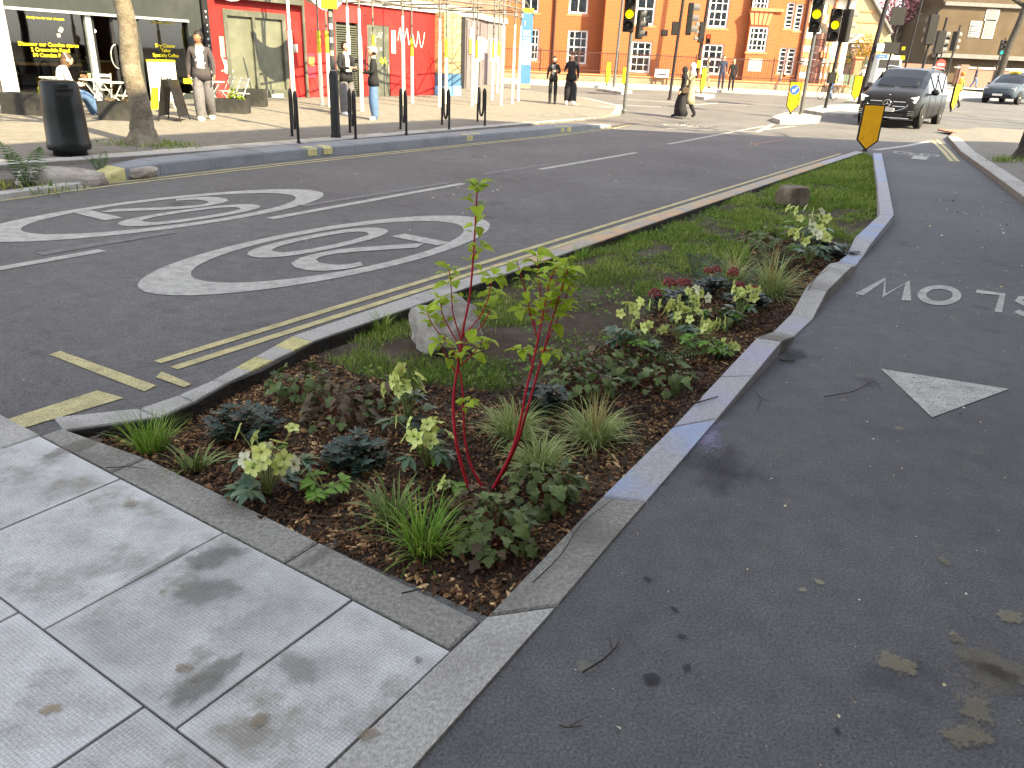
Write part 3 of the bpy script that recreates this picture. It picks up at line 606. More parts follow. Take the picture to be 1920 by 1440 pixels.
def bed_z(X, Y):
    X = np.asarray(X, float); Y = np.asarray(Y, float)
    dl = segdist(X, Y, leftline); z = -0.032 - 0.048 * np.exp(-dl / 0.35) - 0.02 * np.exp(-segdist(X, Y, rightline) / 0.15)
    a = X * T.x + Y * T.y
    return z + (fbm(X, Y, 3.1, 4) - 0.5) * 0.05 + (fbm(X, Y, 0.9, 8) - 0.5) * 0.04 + 0.02 * np.exp(-((a - 1.53) / 0.15) ** 2)
def bedz(x, y): return float(bed_z(np.array([x]), np.array([y]))[0])
bp_ = [(p.x, p.y) for p in bed_poly]
gx, gy = np.meshgrid(np.arange(-2.1, 7.8, 0.11), np.arange(1.8, 18.6, 0.11)); gx = gx.ravel() + RNG.uniform(-.03, .03, gx.size); gy = gy.ravel() + RNG.uniform(-.03, .03, gy.size)
k = inpoly_np(gx, gy, bp_) & (segdist(gx, gy, bp_, True) > 0.05); pts2 = [Vector(p) for p in bp_] + [Vector((x, y)) for x, y in zip(gx[k], gy[k])]
nb_ = len(bp_)
vo_, eo_, fo_, *_r2 = delaunay_2d_cdt(pts2, [(i, (i + 1) % nb_) for i in range(nb_)], [], 1, 1e-5)
zz = bed_z(np.array([v.x for v in vo_]), np.array([v.y for v in vo_]))
M_SOIL = mat('bed_soil', (0.050, 0.036, 0.025), 0.95, 0.35, 14, 0.8, 60, space='World', dirt=(0.10, 0.083, 0.06), dscale=2, damt=0.7)
mb = MB(); mb.add([(v.x, v.y, z) for v, z in zip(vo_, zz)], [tuple(f) for f in fo_], 0, True)
BED = struct(mb.build('planting_bed', M_SOIL))

MULCH_PX = [(105, 808), (918, 1155), (1130, 930), (1342, 745), (1442, 630), (1502, 560), (1592, 470), (1560, 450), (1450, 445), (1380, 480), (1290, 530), (1235, 575), (1130, 640), (1050, 700), (930, 725), (760, 715), (665, 690), (585, 642), (430, 716), (300, 782)]
mulch = [(p.x, p.y) for p in (G(*q) for q in MULCH_PX)]
def attr_mat(name, stops, rough=0.7, trans=0.0, spec=0.15, bump=0.0):
    m = bpy.data.materials.new(name); m.use_nodes = True; nt = m.node_tree; n = nt.nodes; l = nt.links; b = n['Principled BSDF']; at = n.new('ShaderNodeAttribute'); at.attribute_name = 'rnd'
    r = n.new('ShaderNodeValToRGB'); e = r.color_ramp.elements
    while len(e) < len(stops): e.new(0.5)
    for el, (p, c) in zip(e, stops): el.position = p; el.color = (*c, 1)
    l.new(at.outputs['Fac'], r.inputs['Fac']); l.new(r.outputs[0], b.inputs['Base Color']); b.inputs['Roughness'].default_value = rough; b.inputs['Specular IOR Level'].default_value = spec
    if trans:
        tb = n.new('ShaderNodeBsdfTranslucent'); ms = n.new('ShaderNodeMixShader'); ms.inputs[0].default_value = trans; l.new(r.outputs[0], tb.inputs['Color']); l.new(b.outputs[0], ms.inputs[1]); l.new(tb.outputs[0], ms.inputs[2]); l.new(ms.outputs[0], n['Material Output'].inputs['Surface'])
    return m
def sample_poly(poly, n):
    P_ = np.array(poly); lo, hi = P_.min(0), P_.max(0); X = np.zeros(0); Y = np.zeros(0)
    while len(X) < n:
        x = RNG.uniform(lo[0], hi[0], n * 2); y = RNG.uniform(lo[1], hi[1], n * 2); k = inpoly_np(x, y, poly); X = np.append(X, x[k]); Y = np.append(Y, y[k])
    return X[:n], Y[:n]
def rotmats(n, tiltmax):
    az = RNG.uniform(0, 2 * PI, n); tl = RNG.normal(0, tiltmax, n); tr = RNG.normal(0, tiltmax, n)
    ca, sa, ct, st, cr, sr = np.cos(az), np.sin(az), np.cos(tl), np.sin(tl), np.cos(tr), np.sin(tr)
    Rz = np.zeros((n, 3, 3)); Rz[:, 0, 0] = ca; Rz[:, 0, 1] = -sa; Rz[:, 1, 0] = sa; Rz[:, 1, 1] = ca; Rz[:, 2, 2] = 1
    Rx = np.zeros((n, 3, 3)); Rx[:, 0, 0] = 1; Rx[:, 1, 1] = ct; Rx[:, 1, 2] = -st; Rx[:, 2, 1] = st; Rx[:, 2, 2] = ct
    Ry = np.zeros((n, 3, 3)); Ry[:, 1, 1] = 1; Ry[:, 0, 0] = cr; Ry[:, 0, 2] = sr; Ry[:, 2, 0] = -sr; Ry[:, 2, 2] = cr
    return Rz @ Rx @ Ry
# ---- bark chips
NCH = 42000
X, Y = sample_poly(mulch, NCH)
keep = (Y < 3.6) | (RNG.uniform(0, 1, NCH) < 0.75); X, Y = X[keep], Y[keep]; NCH = len(X)
near = np.clip(1.5 - Y / 4, 0.5, 1)
Ls = RNG.gamma(3.2, 0.0060, NCH).clip(0.007, 0.062); Ws = Ls * RNG.uniform(0.22, 0.6, NCH); Hs = RNG.uniform(0.002, 0.006, NCH)
tv = np.array([(-.5, -.35, 0), (.1, -.5, 0), (.5, .1, 0), (-.2, .5, 0), (-.42, -.3, 1), (.1, -.4, 1), (.42, .1, 1), (-.15, .42, 1)], float)
tf = np.array([(4, 5, 6, 7), (0, 1, 5, 4), (1, 2, 6, 5), (2, 3, 7, 6), (3, 0, 4, 7)])
V = tv[None] * np.stack([Ls, Ws, Hs], 1)[:, None, :]; V = np.einsum('nij,nkj->nki', rotmats(NCH, 0.38), V)
V[:, :, 0] += X[:, None]; V[:, :, 1] += Y[:, None]; V[:, :, 2] += (bed_z(X, Y) + RNG.uniform(0, 0.014, NCH))[:, None]
F_ = (tf[None] + (np.arange(NCH) * 8)[:, None, None]).reshape(-1, 4)
edge_d = np.minimum(segdist(X, Y, leftline), segdist(X, Y, [(918 and G(119, 806).x, G(119, 806).y), (G(918, 1152).x, G(918, 1152).y)]))
pale = (fbm(X, Y, 2.4, 21) > 0.56) * 0.28 + np.exp(-segdist(X, Y, [tuple(G(900, 1120)[:2]), tuple(G(760, 1075)[:2])]) / 0.10) * 0.35 + np.exp(-segdist(X, Y, [tuple(G(360, 790)[:2]), tuple(G(520, 690)[:2])]) / 0.16) * 0.5
rv = np.clip(RNG.beta(1.3, 2.3, NCH) * 0.92 + pale * RNG.uniform(0.2, 1, NCH), 0, 1)
M_CHIP = attr_mat('bark_chips', [(0, (0.014, 0.008, 0.005)), (0.3, (0.050, 0.025, 0.014)), (0.55, (0.14, 0.072, 0.036)), (0.8, (0.31, 0.18, 0.08)), (1, (0.55, 0.38, 0.19))], 0.85)
mo = bulk('bark_mulch', V.reshape(-1, 3), F_, M_CHIP, BED, np.repeat(rv, 8)); mo['kind'] = 'stuff'
# ---- lawn blades and low weeds
def blades_np(X, Y, Z, L, w, th0, arch, az, nseg, rv, edge=None):
    """curved tapering blades, three verts per station when edge colouring is wanted"""
    n = len(X); k = nseg + 1; pos = np.stack([X, Y, Z], 1); th = th0.copy(); st = []; half = []
    dirh = np.stack([np.cos(az), np.sin(az), np.zeros(n)], 1); side = np.stack([-np.sin(az), np.cos(az), np.zeros(n)], 1)
    cols = 3 if edge is not None else 2; V = np.zeros((n, k, cols, 3)); A = np.zeros((n, k, cols))
    for i in range(k):
        t = i / nseg; ww = w * (1 - t ** 1.6) * (0.55 + 0.45 * min(1, t * 4)) + 0.0004
        offs = [-1, 1] if cols == 2 else [-1, 0, 1]
        for c, o in enumerate(offs):
            V[:, i, c] = pos + side * (o * ww / 2)[:, None] + (np.array([0, 0, -0.25]) * (ww / 2)[:, None] if (cols == 3 and o == 0) else 0)
            A[:, i, c] = rv if cols == 2 else (rv * 0.3 if o == 0 else edge)
        step = (L / nseg)[:, None] * (dirh * np.sin(th)[:, None] + np.array([0, 0, 1.0]) * np.cos(th)[:, None]); pos = pos + step; th = th + arch / nseg * (0.4 + 1.2 * t)
    base = (np.arange(n) * k * cols)[:, None, None, None]; i = np.arange(nseg)[None, :, None, None]; c = np.arange(cols - 1)[None, None, :, None]
    q = np.concatenate([base + i * cols + c, base + i * cols + c + 1, base + (i + 1) * cols + c + 1, base + (i + 1) * cols + c], 3).reshape(-1, 4)
    return V.reshape(-1, 3), q, A.reshape(-1)
grass_zone = bp_
NG = 165000
X, Y = sample_poly(bp_, int(NG * 1.6)); k = ~inpoly_np(X, Y, mulch); X, Y = X[k], Y[k]
bare = np.exp(-segdist(X, Y, [tuple(G(*p)[:2]) for p in ((1000, 650), (1090, 600), (1130, 560), (1060, 520), (1120, 590), (1190, 590))]) / 0.22) * 1.1
bare += np.exp(-segdist(X, Y, [tuple(G(*p)[:2]) for p in ((960, 545), (1080, 500), (1150, 455))]) / 0.12) * 0.6 + np.exp(-segdist(X, Y, [tuple(G(*p)[:2]) for p in ((1290, 400), (1400, 365))]) / 0.15) * 0.5
dens = np.clip((fbm(X, Y, 2.6, 31) - 0.40) * 5.0 + 0.12 + np.clip((Y - 8) * 0.13, 0, 0.75) + 0.75 * np.exp(-segdist(X, Y, [tuple(G(*p)[:2]) for p in ((640, 655), (720, 690), (820, 690), (940, 660))]) / 0.28) - bare, 0.03, 1)
nearw = np.where(Y < 9, 1.0, 0.75); k = RNG.uniform(0, 1, len(X)) < dens * nearw; X, Y, dens = X[k], Y[k], dens[k]; n = len(X)
tall = 1 + 0.5 * np.clip((Y - 8) / 8, 0, 1)
V, F_, A = blades_np(X, Y, bed_z(X, Y) - 0.004, RNG.gamma(5, 0.0078, n).clip(0.012, 0.09) * (0.55 + 0.6 * dens) * tall, RNG.uniform(0.003, 0.0055, n) * np.clip(Y / 6, 1, 1.9), np.abs(RNG.normal(0.6, 0.4, n)), RNG.uniform(0.1, 1.4, n), RNG.uniform(0, 2 * PI, n), 3, np.clip(0.5 * fbm(X, Y, 1.7, 40) + RNG.uniform(0, 0.7, n) - 0.15 + (RNG.uniform(0, 1, n) > 0.93) * 0.5, 0, 1))
M_GRASS = attr_mat('lawn_blades', [(0, (0.055, 0.105, 0.013)), (0.4, (0.12, 0.205, 0.025)), (0.72, (0.23, 0.31, 0.05)), (1, (0.48, 0.43, 0.18))], 0.6, 0.3)
gr = struct(bulk('grass', V, F_, M_GRASS, None, A), 'stuff', 'short patchy green lawn filling the middle of the planting bed'); gr['category'] = 'grass'
# broad-leaved weeds: small rounded leaflets lying in the lawn
X, Y = sample_poly(bp_, 26000); k = ~inpoly_np(X, Y, mulch) & (fbm(X, Y, 3.4, 55) > 0.55); X, Y = X[k], Y[k]; n = len(X)
lt = np.array([(0, 0, 0), (.45, .35, .12), (.35, .9, .1), (0, 1.1, 0), (-.35, .9, .1), (-.45, .35, .12)], float)
s_ = RNG.uniform(0.010, 0.026, n); V = np.einsum('nij,nkj->nki', rotmats(n, 0.45), lt[None] * s_[:, None, None]); V[:, :, 0] += X[:, None]; V[:, :, 1] += Y[:, None]; V[:, :, 2] += (bed_z(X, Y) + RNG.uniform(0.008, 0.04, n))[:, None]
F_ = np.concatenate([np.array([(0, 1, 2, 3), (0, 3, 4, 5)])[None] + (np.arange(n) * 6)[:, None, None]]).reshape(-1, 4)
M_WEED = attr_mat('weed_leaves', [(0, (0.05, 0.11, 0.018)), (0.6, (0.11, 0.21, 0.03)), (1, (0.22, 0.32, 0.06))], 0.55, 0.3)
wd_ = struct(bulk('weed_leaves', V.reshape(-1, 3), F_, M_WEED, None, np.repeat(RNG.uniform(0, 1, n), 6)), 'stuff', 'low round-leaved weeds spread through the patchy lawn'); wd_['category'] = 'weeds'
# ================================================================ plants in the bed
def leaf_mesh(name, L, Wd, m, nseg=5, bend=0.35, fold=0.18, shape='ovate', lobes=0, petiole=0.0):
    mb = MB(); vs_ = []; th = 0.0; y = z = 0.0
    if petiole: mb.tube([(0, -petiole, -petiole * 0.35), (0, 0, 0)], 0.0012, 4)
    for i in range(nseg + 1):
        t = i / nseg
        if shape == 'ovate': w = math.sin(PI * min(1, t ** 0.75)) ** 0.8
        elif shape == 'lance': w = math.sin(PI * t ** 0.9) ** 0.9
        elif shape == 'petal': w = math.sin(PI * min(1, 0.08 + t * 0.86) ** 1.3) ** 0.7
        else: w = math.sin(PI * t ** 0.8) ** 0.7 * (1 + 0.32 * math.sin(t * PI * 2 * lobes))
        hw = Wd / 2 * max(w, 0.02); vs_ += [(-hw, y, z + fold * hw * 2), (0, y, z), (hw, y, z + fold * hw * 2)]
        y += L / nseg * math.cos(th); z += -L / nseg * math.sin(th); th += bend / nseg
    fs = [(i * 3 + c, i * 3 + c + 1, i * 3 + c + 4, i * 3 + c + 3) for i in range(nseg) for c in (0, 1)]
    mb.add(vs_, fs, 0, True); return mb.mesh(name, m)
def leaf_rot(d, up=Vector((0, 0, 1)), roll=0.0):
    d = Vector(d).normalized(); x = d.cross(up)
    if x.length < 1e-4: x = Vector((1, 0, 0))
    x.normalize(); z = x.cross(d); M = Matrix((x, d, z)).transposed(); return (M @ Matrix.Rotation(roll, 3, 'Y')).to_euler()
M_DOGL = mat('dogwood_leaf', (0.36, 0.48, 0.035), 0.5, 0.25, 30, rnd=0.22, trans=0.45); M_DOGS = mat('dogwood_stem', (0.36, 0.016, 0.03), 0.4, 0.2, 30)
M_HELF = mat('hellebore_flower', (0.58, 0.68, 0.14), 0.55, 0.2, 18, rnd=0.15, trans=0.35, col2=(0.74, 0.78, 0.32)); M_HELW = mat('hellebore_pale_flower', (0.66, 0.66, 0.46), 0.55, 0.12, 18, rnd=0.12, trans=0.3)
M_HELL = mat('hellebore_leaf', (0.045, 0.10, 0.04), 0.42, 0.25, 12, rnd=0.25, trans=0.12, spec=0.6); M_HELLY = mat('hellebore_young_leaf', (0.17, 0.31, 0.05), 0.45, 0.2, 12, rnd=0.2, trans=0.3); M_HELS = mat('hellebore_stem', (0.20, 0.24, 0.08), 0.6, 0.2, 20)
M_SKIM = mat('dark_evergreen_leaf', (0.020, 0.042, 0.028), 0.4, 0.35, 10, rnd=0.2, spec=0.35, col2=(0.05, 0.085, 0.06)); M_OLIVE = mat('olive_leaf', (0.085, 0.135, 0.04), 0.5, 0.35, 14, rnd=0.35, trans=0.25, col2=(0.19, 0.24, 0.08))
M_BRONZE = mat('bronze_leaf', (0.10, 0.055, 0.035), 0.5, 0.3, 14, rnd=0.3, trans=0.15, col2=(0.12, 0.105, 0.05)); M_TWIGR = mat('red_stalk', (0.16, 0.04, 0.03), 0.6, 0.2, 20); M_TWIG = mat('twig_bark', (0.045, 0.036, 0.03), 0.85, 0.3, 30)
M_REDF = mat('skimmia_flower', (0.22, 0.05, 0.045), 0.7, 0.3, 40, rnd=0.15); M_FERN = mat('fern_green', (0.06, 0.11, 0.03), 0.55, 0.25, 20, rnd=0.15, trans=0.25); M_FERNB = mat('fern_blue_green', (0.045, 0.075, 0.05), 0.55, 0.25, 20, rnd=0.15, trans=0.2)
M_SEDGE = attr_mat('green_sedge', [(0, (0.07, 0.16, 0.02)), (0.5, (0.17, 0.31, 0.035)), (1, (0.36, 0.44, 0.09))], 0.5, 0.25); M_VARI = attr_mat('variegated_sedge', [(0, (0.10, 0.18, 0.04)), (0.35, (0.20, 0.29, 0.07)), (0.75, (0.54, 0.56, 0.26)), (1, (0.70, 0.69, 0.38))], 0.5, 0.2); M_LILY = attr_mat('striped_lilyturf', [(0, (0.045, 0.10, 0.02)), (0.4, (0.08, 0.15, 0.03)), (0.8, (0.38, 0.42, 0.17)), (1, (0.50, 0.50, 0.22))], 0.45, 0.15)
M_STRAW = attr_mat('straw_stalk', [(0, (0.28, 0.22, 0.09)), (1, (0.45, 0.36, 0.16))], 0.7, 0.1)
def bpos(px, py):   # ground point in the bed under a photo pixel
    p = G(px, py, -0.04); return Vector((p.x, p.y, bedz(p.x, p.y)))
# ---- tufts
def tuft(name, label, px, py, m, n, L, w, spread=0.05, lean=0.5, arch=1.1, edge=None, group=None, stalks=0):
    if m is M_VARI: n = int(n * 1.25); w *= 1.25; lean *= 1.15; arch *= 1.25; L *= 1.1
    p = bpos(px, py); t = thing(name, label, 'plant', p, 0, group); r = spread * np.sqrt(RNG.uniform(0, 1, n)); az0 = RNG.uniform(0, 2 * PI, n); az = az0 + RNG.normal(0, 0.6, n)
    V, F_, A = blades_np(r * np.cos(az0), r * np.sin(az0), np.full(n, -0.005), L * RNG.uniform(0.55, 1.15, n), w * RNG.uniform(0.7, 1.2, n), np.abs(RNG.normal(lean * 0.55, lean * 0.5, n)), RNG.uniform(0.4, 1.0, n) * arch * 1.6, az, 6, RNG.uniform(0, 1, n), None if edge is None else RNG.uniform(edge, 1, n))
    o = bulk('blades', V, F_, m, t, A); o['kind'] = 'stuff'
    if stalks:
        k = stalks; az = RNG.uniform(0, 2 * PI, k)
        V, F_, A = blades_np(RNG.normal(0, spread * .4, k), RNG.normal(0, spread * .4, k), np.zeros(k), L * RNG.uniform(0.9, 1.25, k), np.full(k, w * 0.9), np.abs(RNG.normal(0.1, 0.12, k)), RNG.uniform(0, 0.35, k), az, 5, RNG.uniform(0, 1, k)); bulk('flower_stalks', V, F_, M_STRAW, t, A)['kind'] = 'stuff'
    return t
tuft('sedge_tuft', 'bright green grassy sedge tuft in the left corner of the bed', 285, 842, M_SEDGE, 230, 0.20, 0.0042, 0.06, 0.45, 0.9)
tuft('sedge_tuft', 'bright green arching sedge tuft nearest the camera, beside the olive-leaved plant', 795, 1040, M_SEDGE, 170, 0.22, 0.006, 0.055, 0.7, 1.2)
tuft('lilyturf', 'striped strap-leaved lilyturf between the corner sedge and the white-flowered hellebore', 362, 882, M_LILY, 42, 0.165, 0.013, 0.04, 0.8, 1.1, 0.75)
tuft('lilyturf', 'striped strap-leaved lilyturf just left of the nearest green sedge', 735, 985, M_LILY, 52, 0.20, 0.0145, 0.045, 0.8, 1.2, 0.75)
tuft('variegated_sedge', 'cream and green sedge mound directly left of the right dogwood stem', 962, 828, M_VARI, 240, 0.19, 0.0046, 0.05, 0.8, 1.3, 0.55, stalks=4)
tuft('variegated_sedge', 'cream and green sedge with tall straw stalks near the right kerb', 1112, 828, M_VARI, 260, 0.22, 0.0046, 0.055, 0.75, 1.3, 0.55, stalks=26)
tuft('variegated_sedge', 'cream and green sedge mound right behind the olive-leaved plant', 1012, 885, M_VARI, 220, 0.17, 0.0046, 0.055, 0.85, 1.2, 0.55)
tuft('variegated_sedge', 'far cream and green sedge with straw stalks beside the red-flowered skimmias', 1442, 555, M_VARI, 200, 0.33, 0.0062, 0.07, 0.7, 1.2, 0.55, stalks=24)
tuft('variegated_sedge', 'far straw-tipped cream sedge left of its taller neighbour', 1372, 536, M_VARI, 170, 0.28, 0.006, 0.08, 0.85, 1.2, 0.55, stalks=14)
tuft('sedge_tuft', 'dark green grass clump at the lawn edge behind the cream sedges', 1385, 500, M_SEDGE, 120, 0.25, 0.006, 0.06, 0.5, 0.9)
tuft('sedge_tuft', 'small green grass clump sprouting in front of the pale boulder', 712, 612, M_SEDGE, 70, 0.16, 0.005, 0.05, 0.5, 0.8)
tuft('sedge_tuft', 'green grass clump at the foot of the left kerb behind the dogwood', 1090, 480, M_SEDGE, 70, 0.16, 0.005, 0.06, 0.5, 0.8)
tuft('sedge_tuft', 'green grass clump right of the bare soil, beside the red skimmia', 1250, 560, M_SEDGE, 90, 0.15, 0.005, 0.08, 0.6, 0.8)
# ---- red-stemmed dogwood
dl = [leaf_mesh('leaf', 0.055 * s, 0.036 * s, M_DOGL, 5, b, 0.16, 'ovate', petiole=0.008) for s, b in ((1.1, 0.5), (0.95, 0.9), (1.25, 1.2), (0.75, 0.3))]
dbase = bpos(888, 928); DOG = thing('red_dogwood', 'young red-stemmed dogwood with lime green leaves in the middle of the bed', 'shrub', dbase, 0, None, True)
def pxpath(pts, Ya, Yb): return [atY(px, py, Ya + (Yb - Ya) * i / (len(pts) - 1)) for i, (px, py) in enumerate(pts)]
def smooth_path(P_, k=4):
    out = []
    for i in range(len(P_) - 1):
        p0, p1, p2, p3 = P_[max(i - 1, 0)], P_[i], P_[i + 1], P_[min(i + 2, len(P_) - 1)]
        for j in range(k):
            t = j / k; out.append(0.5 * ((2 * p1) + (p2 - p0) * t + (2 * p0 - 5 * p1 + 4 * p2 - p3) * t * t + (3 * p1 - p0 - 3 * p2 + p3) * t ** 3))
    return out + [P_[-1]]
def dog_stem(pts, Ya, Yb, r0, r1, leaves, name='stem', lsc=1.0, tip=True):
    P_ = smooth_path(pxpath(pts, Ya, Yb)); n = len(P_); r0 *= 1.2; r1 *= 1.15; MB().tube(P_, [r0 + (r1 - r0) * i / (n - 1) for i in range(n)], 6).build(name, M_DOGS, DOG)
    for f in leaves:
        x = f * (n - 1); i = min(int(x), n - 2); p = P_[i] + (P_[i + 1] - P_[i]) * (x - i); d = (P_[i + 1] - P_[i]).normalized(); az = random.uniform(0, PI)
        for s in range(3 if f < 0.985 else 5):
            a = az + s * (PI * 2 / 3 if f < 0.985 else PI / 2.5) + random.uniform(-.3, .3); h = Vector((math.cos(a), math.sin(a), 0)); out = (h + d * random.uniform(-0.25, 0.9)).normalized()
            link('leaf', random.choice(dl), DOG, p + out * 0.010 - DOG.location, leaf_rot(out, roll=random.uniform(-0.5, 0.5)), random.uniform(0.6, 1.1) * lsc)
    return P_
by = dbase.y
dog_stem([(884, 930), (862, 860), (852, 800), (851, 740), (858, 690), (868, 620), (880, 560), (886, 500), (890, 440), (893, 385), (895, 350)], by, by + 0.10, 0.0062, 0.0022, [0.71, 0.74, 0.80, 0.83, 0.885, 0.90, 0.955, 0.975, 1.0, 1.0], lsc=0.95)
dog_stem([(908, 918), (884, 875), (872, 825), (869, 770), (867, 725), (860, 690)], by + 0.02, by + 0.08, 0.0045, 0.003, [])
dog_stem([(925, 915), (958, 850), (976, 790), (985, 740), (997, 690), (1008, 640), (1018, 590), (1030, 530), (1045, 500)], by + 0.02, by - 0.04, 0.0060, 0.002, [0.72, 0.76, 0.80, 0.84, 0.88, 0.92, 0.96, 1.0])
dog_stem([(930, 912), (966, 840), (988, 770), (1005, 710), (1022, 650), (1035, 600), (1052, 545), (1065, 505)], by + 0.03, by + 0.02, 0.0058, 0.002, [0.70, 0.76, 0.82, 0.86, 0.90, 0.94, 0.98, 1.0])
for pts, dy, lv in (([(861, 680), (842, 645), (815, 615), (800, 585)], -0.04, [0.4, 0.7, 0.88, 1.0]), ([(866, 640), (850, 590), (846, 540), (842, 505)], 0.05, [0.5, 0.75, 0.9, 1.0]), ([(868, 630), (895, 600), (912, 570), (922, 530), (925, 520)], -0.05, [0.45, 0.62, 0.8, 0.92, 1.0]),
                    ([(870, 640), (900, 615), (920, 580), (930, 552)], 0.06, [0.5, 0.75, 1.0]), ([(856, 700), (838, 670), (825, 640)], -0.08, [0.5, 0.8, 1.0]), ([(859, 690), (885, 665), (905, 640)], -0.08, [0.5, 0.8, 1.0]), ([(866, 655), (845, 620), (830, 590), (825, 560)], 0.03, [0.5, 0.8, 1.0]),
                    ([(888, 480), (895, 470), (898, 462)], 0.0, [1.0]), ([(853, 775), (865, 765), (878, 755)], -0.02, [0.6, 0.85, 1.0]), ([(858, 685), (862, 660), (878, 640)], -0.1, [0.5, 0.9]),
                    ([(1010, 640), (995, 590), (985, 545), (975, 510), (970, 490)], -0.02, [0.35, 0.5, 0.65, 0.8, 0.92]), ([(1012, 625), (1014, 570), (1010, 520), (1008, 480)], 0.03, [0.4, 0.55, 0.7, 0.85, 0.95, 1.0]), ([(1026, 640), (1045, 600), (1060, 560), (1070, 520)], -0.03, [0.35, 0.5, 0.65, 0.8, 0.92, 1.0]),
                    ([(1020, 600), (1035, 560), (1050, 520), (1055, 495)], 0.05, [0.3, 0.5, 0.7, 0.85, 1.0]), ([(1000, 690), (990, 660), (978, 655)], 0.0, [0.7, 1.0]), ([(1012, 660), (1025, 655), (1030, 660)], -0.02, [0.8, 1.0]), ([(1005, 610), (990, 585), (980, 580)], 0.02, [0.6, 1.0])):
    dog_stem(pts, by + 0.05, by + 0.05 + dy, 0.0026, 0.0013, lv, 'twig')
# ---- hellebores
hp = leaf_mesh('petal', 0.030, 0.026, M_HELF, 4, -0.5, 0.12, 'petal')
def flower_mesh(m, size):
    mb = MB()
    for i in range(5):
        a = 2 * PI * i / 5; rows = []
        for t, w, z in ((0.08, 0.25, 0.0), (0.35, 0.75, 0.10), (0.7, 0.85, 0.14), (1.0, 0.12, 0.08)):
            rows.append([(t, -w * 0.42, z + 0.10), (t, 0, z), (t, w * 0.42, z + 0.10)])
        R = Matrix.Rotation(a, 3, 'Z'); vs_ = [tuple(R @ (Vector(p) * size)) for r in rows for p in r]; mb.add(vs_, [(r * 3 + c, r * 3 + c + 1, r * 3 + c + 4, r * 3 + c + 3) for r in range(3) for c in (0, 1)], 0, True)
    mb.ball((0, 0, 0.1 * size), 0.16 * size, 6, 4, 1); return mb.mesh('flower', [m, M_HELS])
fl_y = flower_mesh(M_HELF, 0.036); fl_w = flower_mesh(M_HELW, 0.034)
hl = [leaf_mesh('leaf', 0.085 * s, 0.030 * s, M_HELL, 5, b, 0.10, 'lance') for s, b in ((1, 0.7), (0.8, 0.4))]; hly = [leaf_mesh('leaf', 0.060, 0.028, M_HELLY, 5, 0.5, 0.12, 'lance')]
def hellebore(label, px, py, nfl, nlv, h, r, white=0.0, young=0.3, sc=1.0):
    p = bpos(px, py); t = thing('hellebore', label, 'plant', p, random.uniform(0, 6), 'pale-flowered hellebores in the bed')
    h *= 1.12; nlv = int(nlv * 1.5 + 1); nfl = int(nfl * 1.35 + 0.5)
    for i in range(nlv):   # palmate leaves on stalks
        a = random.uniform(0, 2 * PI); rr = random.uniform(0.35, 1) * r * 0.8; hh = random.uniform(0.25, 0.6) * h; tip = Vector((math.cos(a) * rr, math.sin(a) * rr, hh))
        MB().tube(smooth_path([Vector((0, 0, 0)), Vector((tip.x * 0.35, tip.y * 0.35, hh * 0.75)), tip], 3), 0.0022, 5).build('leaf_stalk', M_HELS, t)
        ym = random.random() < young; k = random.choice((5, 5, 6, 7))
        for j in range(k):
            b = a + (j - (k - 1) / 2) * 0.62; d = Vector((math.cos(b), math.sin(b), random.uniform(-0.25, 0.25))); link('leaf', random.choice(hly if ym else hl), t, tip, leaf_rot(d, roll=random.uniform(-0.3, 0.3)), sc * random.uniform(0.75, 1.1))
    for i in range(nfl):
        a = random.uniform(0, 2 * PI); rr = random.uniform(0.15, 0.95) * r; hh = h * random.uniform(0.6, 1.05); tip = Vector((math.cos(a) * rr, math.sin(a) * rr, hh))
        MB().tube(smooth_path([Vector((0, 0, 0)), Vector((tip.x * 0.5, tip.y * 0.5, hh * 0.7)), tip], 3), 0.0022, 5).build('flower_stalk', M_HELS, t)
        nrm = Vector((math.cos(a) + random.uniform(-.6, .6), math.sin(a) - 0.5 + random.uniform(-.6, .6), random.uniform(-0.2, 0.9))).normalized()
        link('flower', fl_w if random.random() < white else fl_y, t, tip, nrm.to_track_quat('Z', 'Y').to_euler(), sc * random.uniform(0.8, 1.15))
        if random.random() < 0.6: d = Vector((random.uniform(-1, 1), random.uniform(-1, 1), random.uniform(-.2, .6))); link('leaf', hly[0], t, tip * 0.9, leaf_rot(d), sc * random.uniform(0.5, 0.8))
    return t
hellebore('hellebore with white and lime flowers beside the front kerb strip', 505, 935, 11, 7, 0.24, 0.17, 0.35, 0.1)
hellebore('small leafy hellebore with one white bud left of the nearest lilyturf', 610, 940, 1, 6, 0.17, 0.09, 1.0, 1.0, 0.9)
hellebore('lime hellebore with tall upturned flowers behind its twin, left of the dogwood', 765, 810, 10, 5, 0.25, 0.13, 0.1, 0.4)
hellebore('lime hellebore crowded against the left dogwood stem', 800, 880, 11, 6, 0.20, 0.13, 0.0, 0.2)
hellebore('tiny pale hellebore seedling at the foot of the dogwood stems', 838, 925, 2, 2, 0.05, 0.06, 0.2, 1.0, 0.8)
hellebore('lime hellebore with glossy leaves at the edge of the bare soil', 1172, 655, 6, 5, 0.24, 0.12, 0.0, 0.1, 1.05)
hellebore('lime hellebore in front of the leftmost red skimmia', 1268, 640, 9, 5, 0.24, 0.15, 0.15, 0.4, 1.05)
hellebore('lime hellebore with broad fresh leaves beside the raised kerb bend', 1318, 668, 5, 8, 0.22, 0.14, 0.0, 1.0, 1.15)
hellebore('upright lime hellebore nearest the kerb, right of the red skimmias', 1382, 612, 9, 4, 0.26, 0.10, 0.05, 0.4, 1.1)
hellebore('single lime hellebore flower leaning over the mulch by the kerb', 1362, 668, 2, 2, 0.08, 0.05, 0.0, 0.6, 1.1)
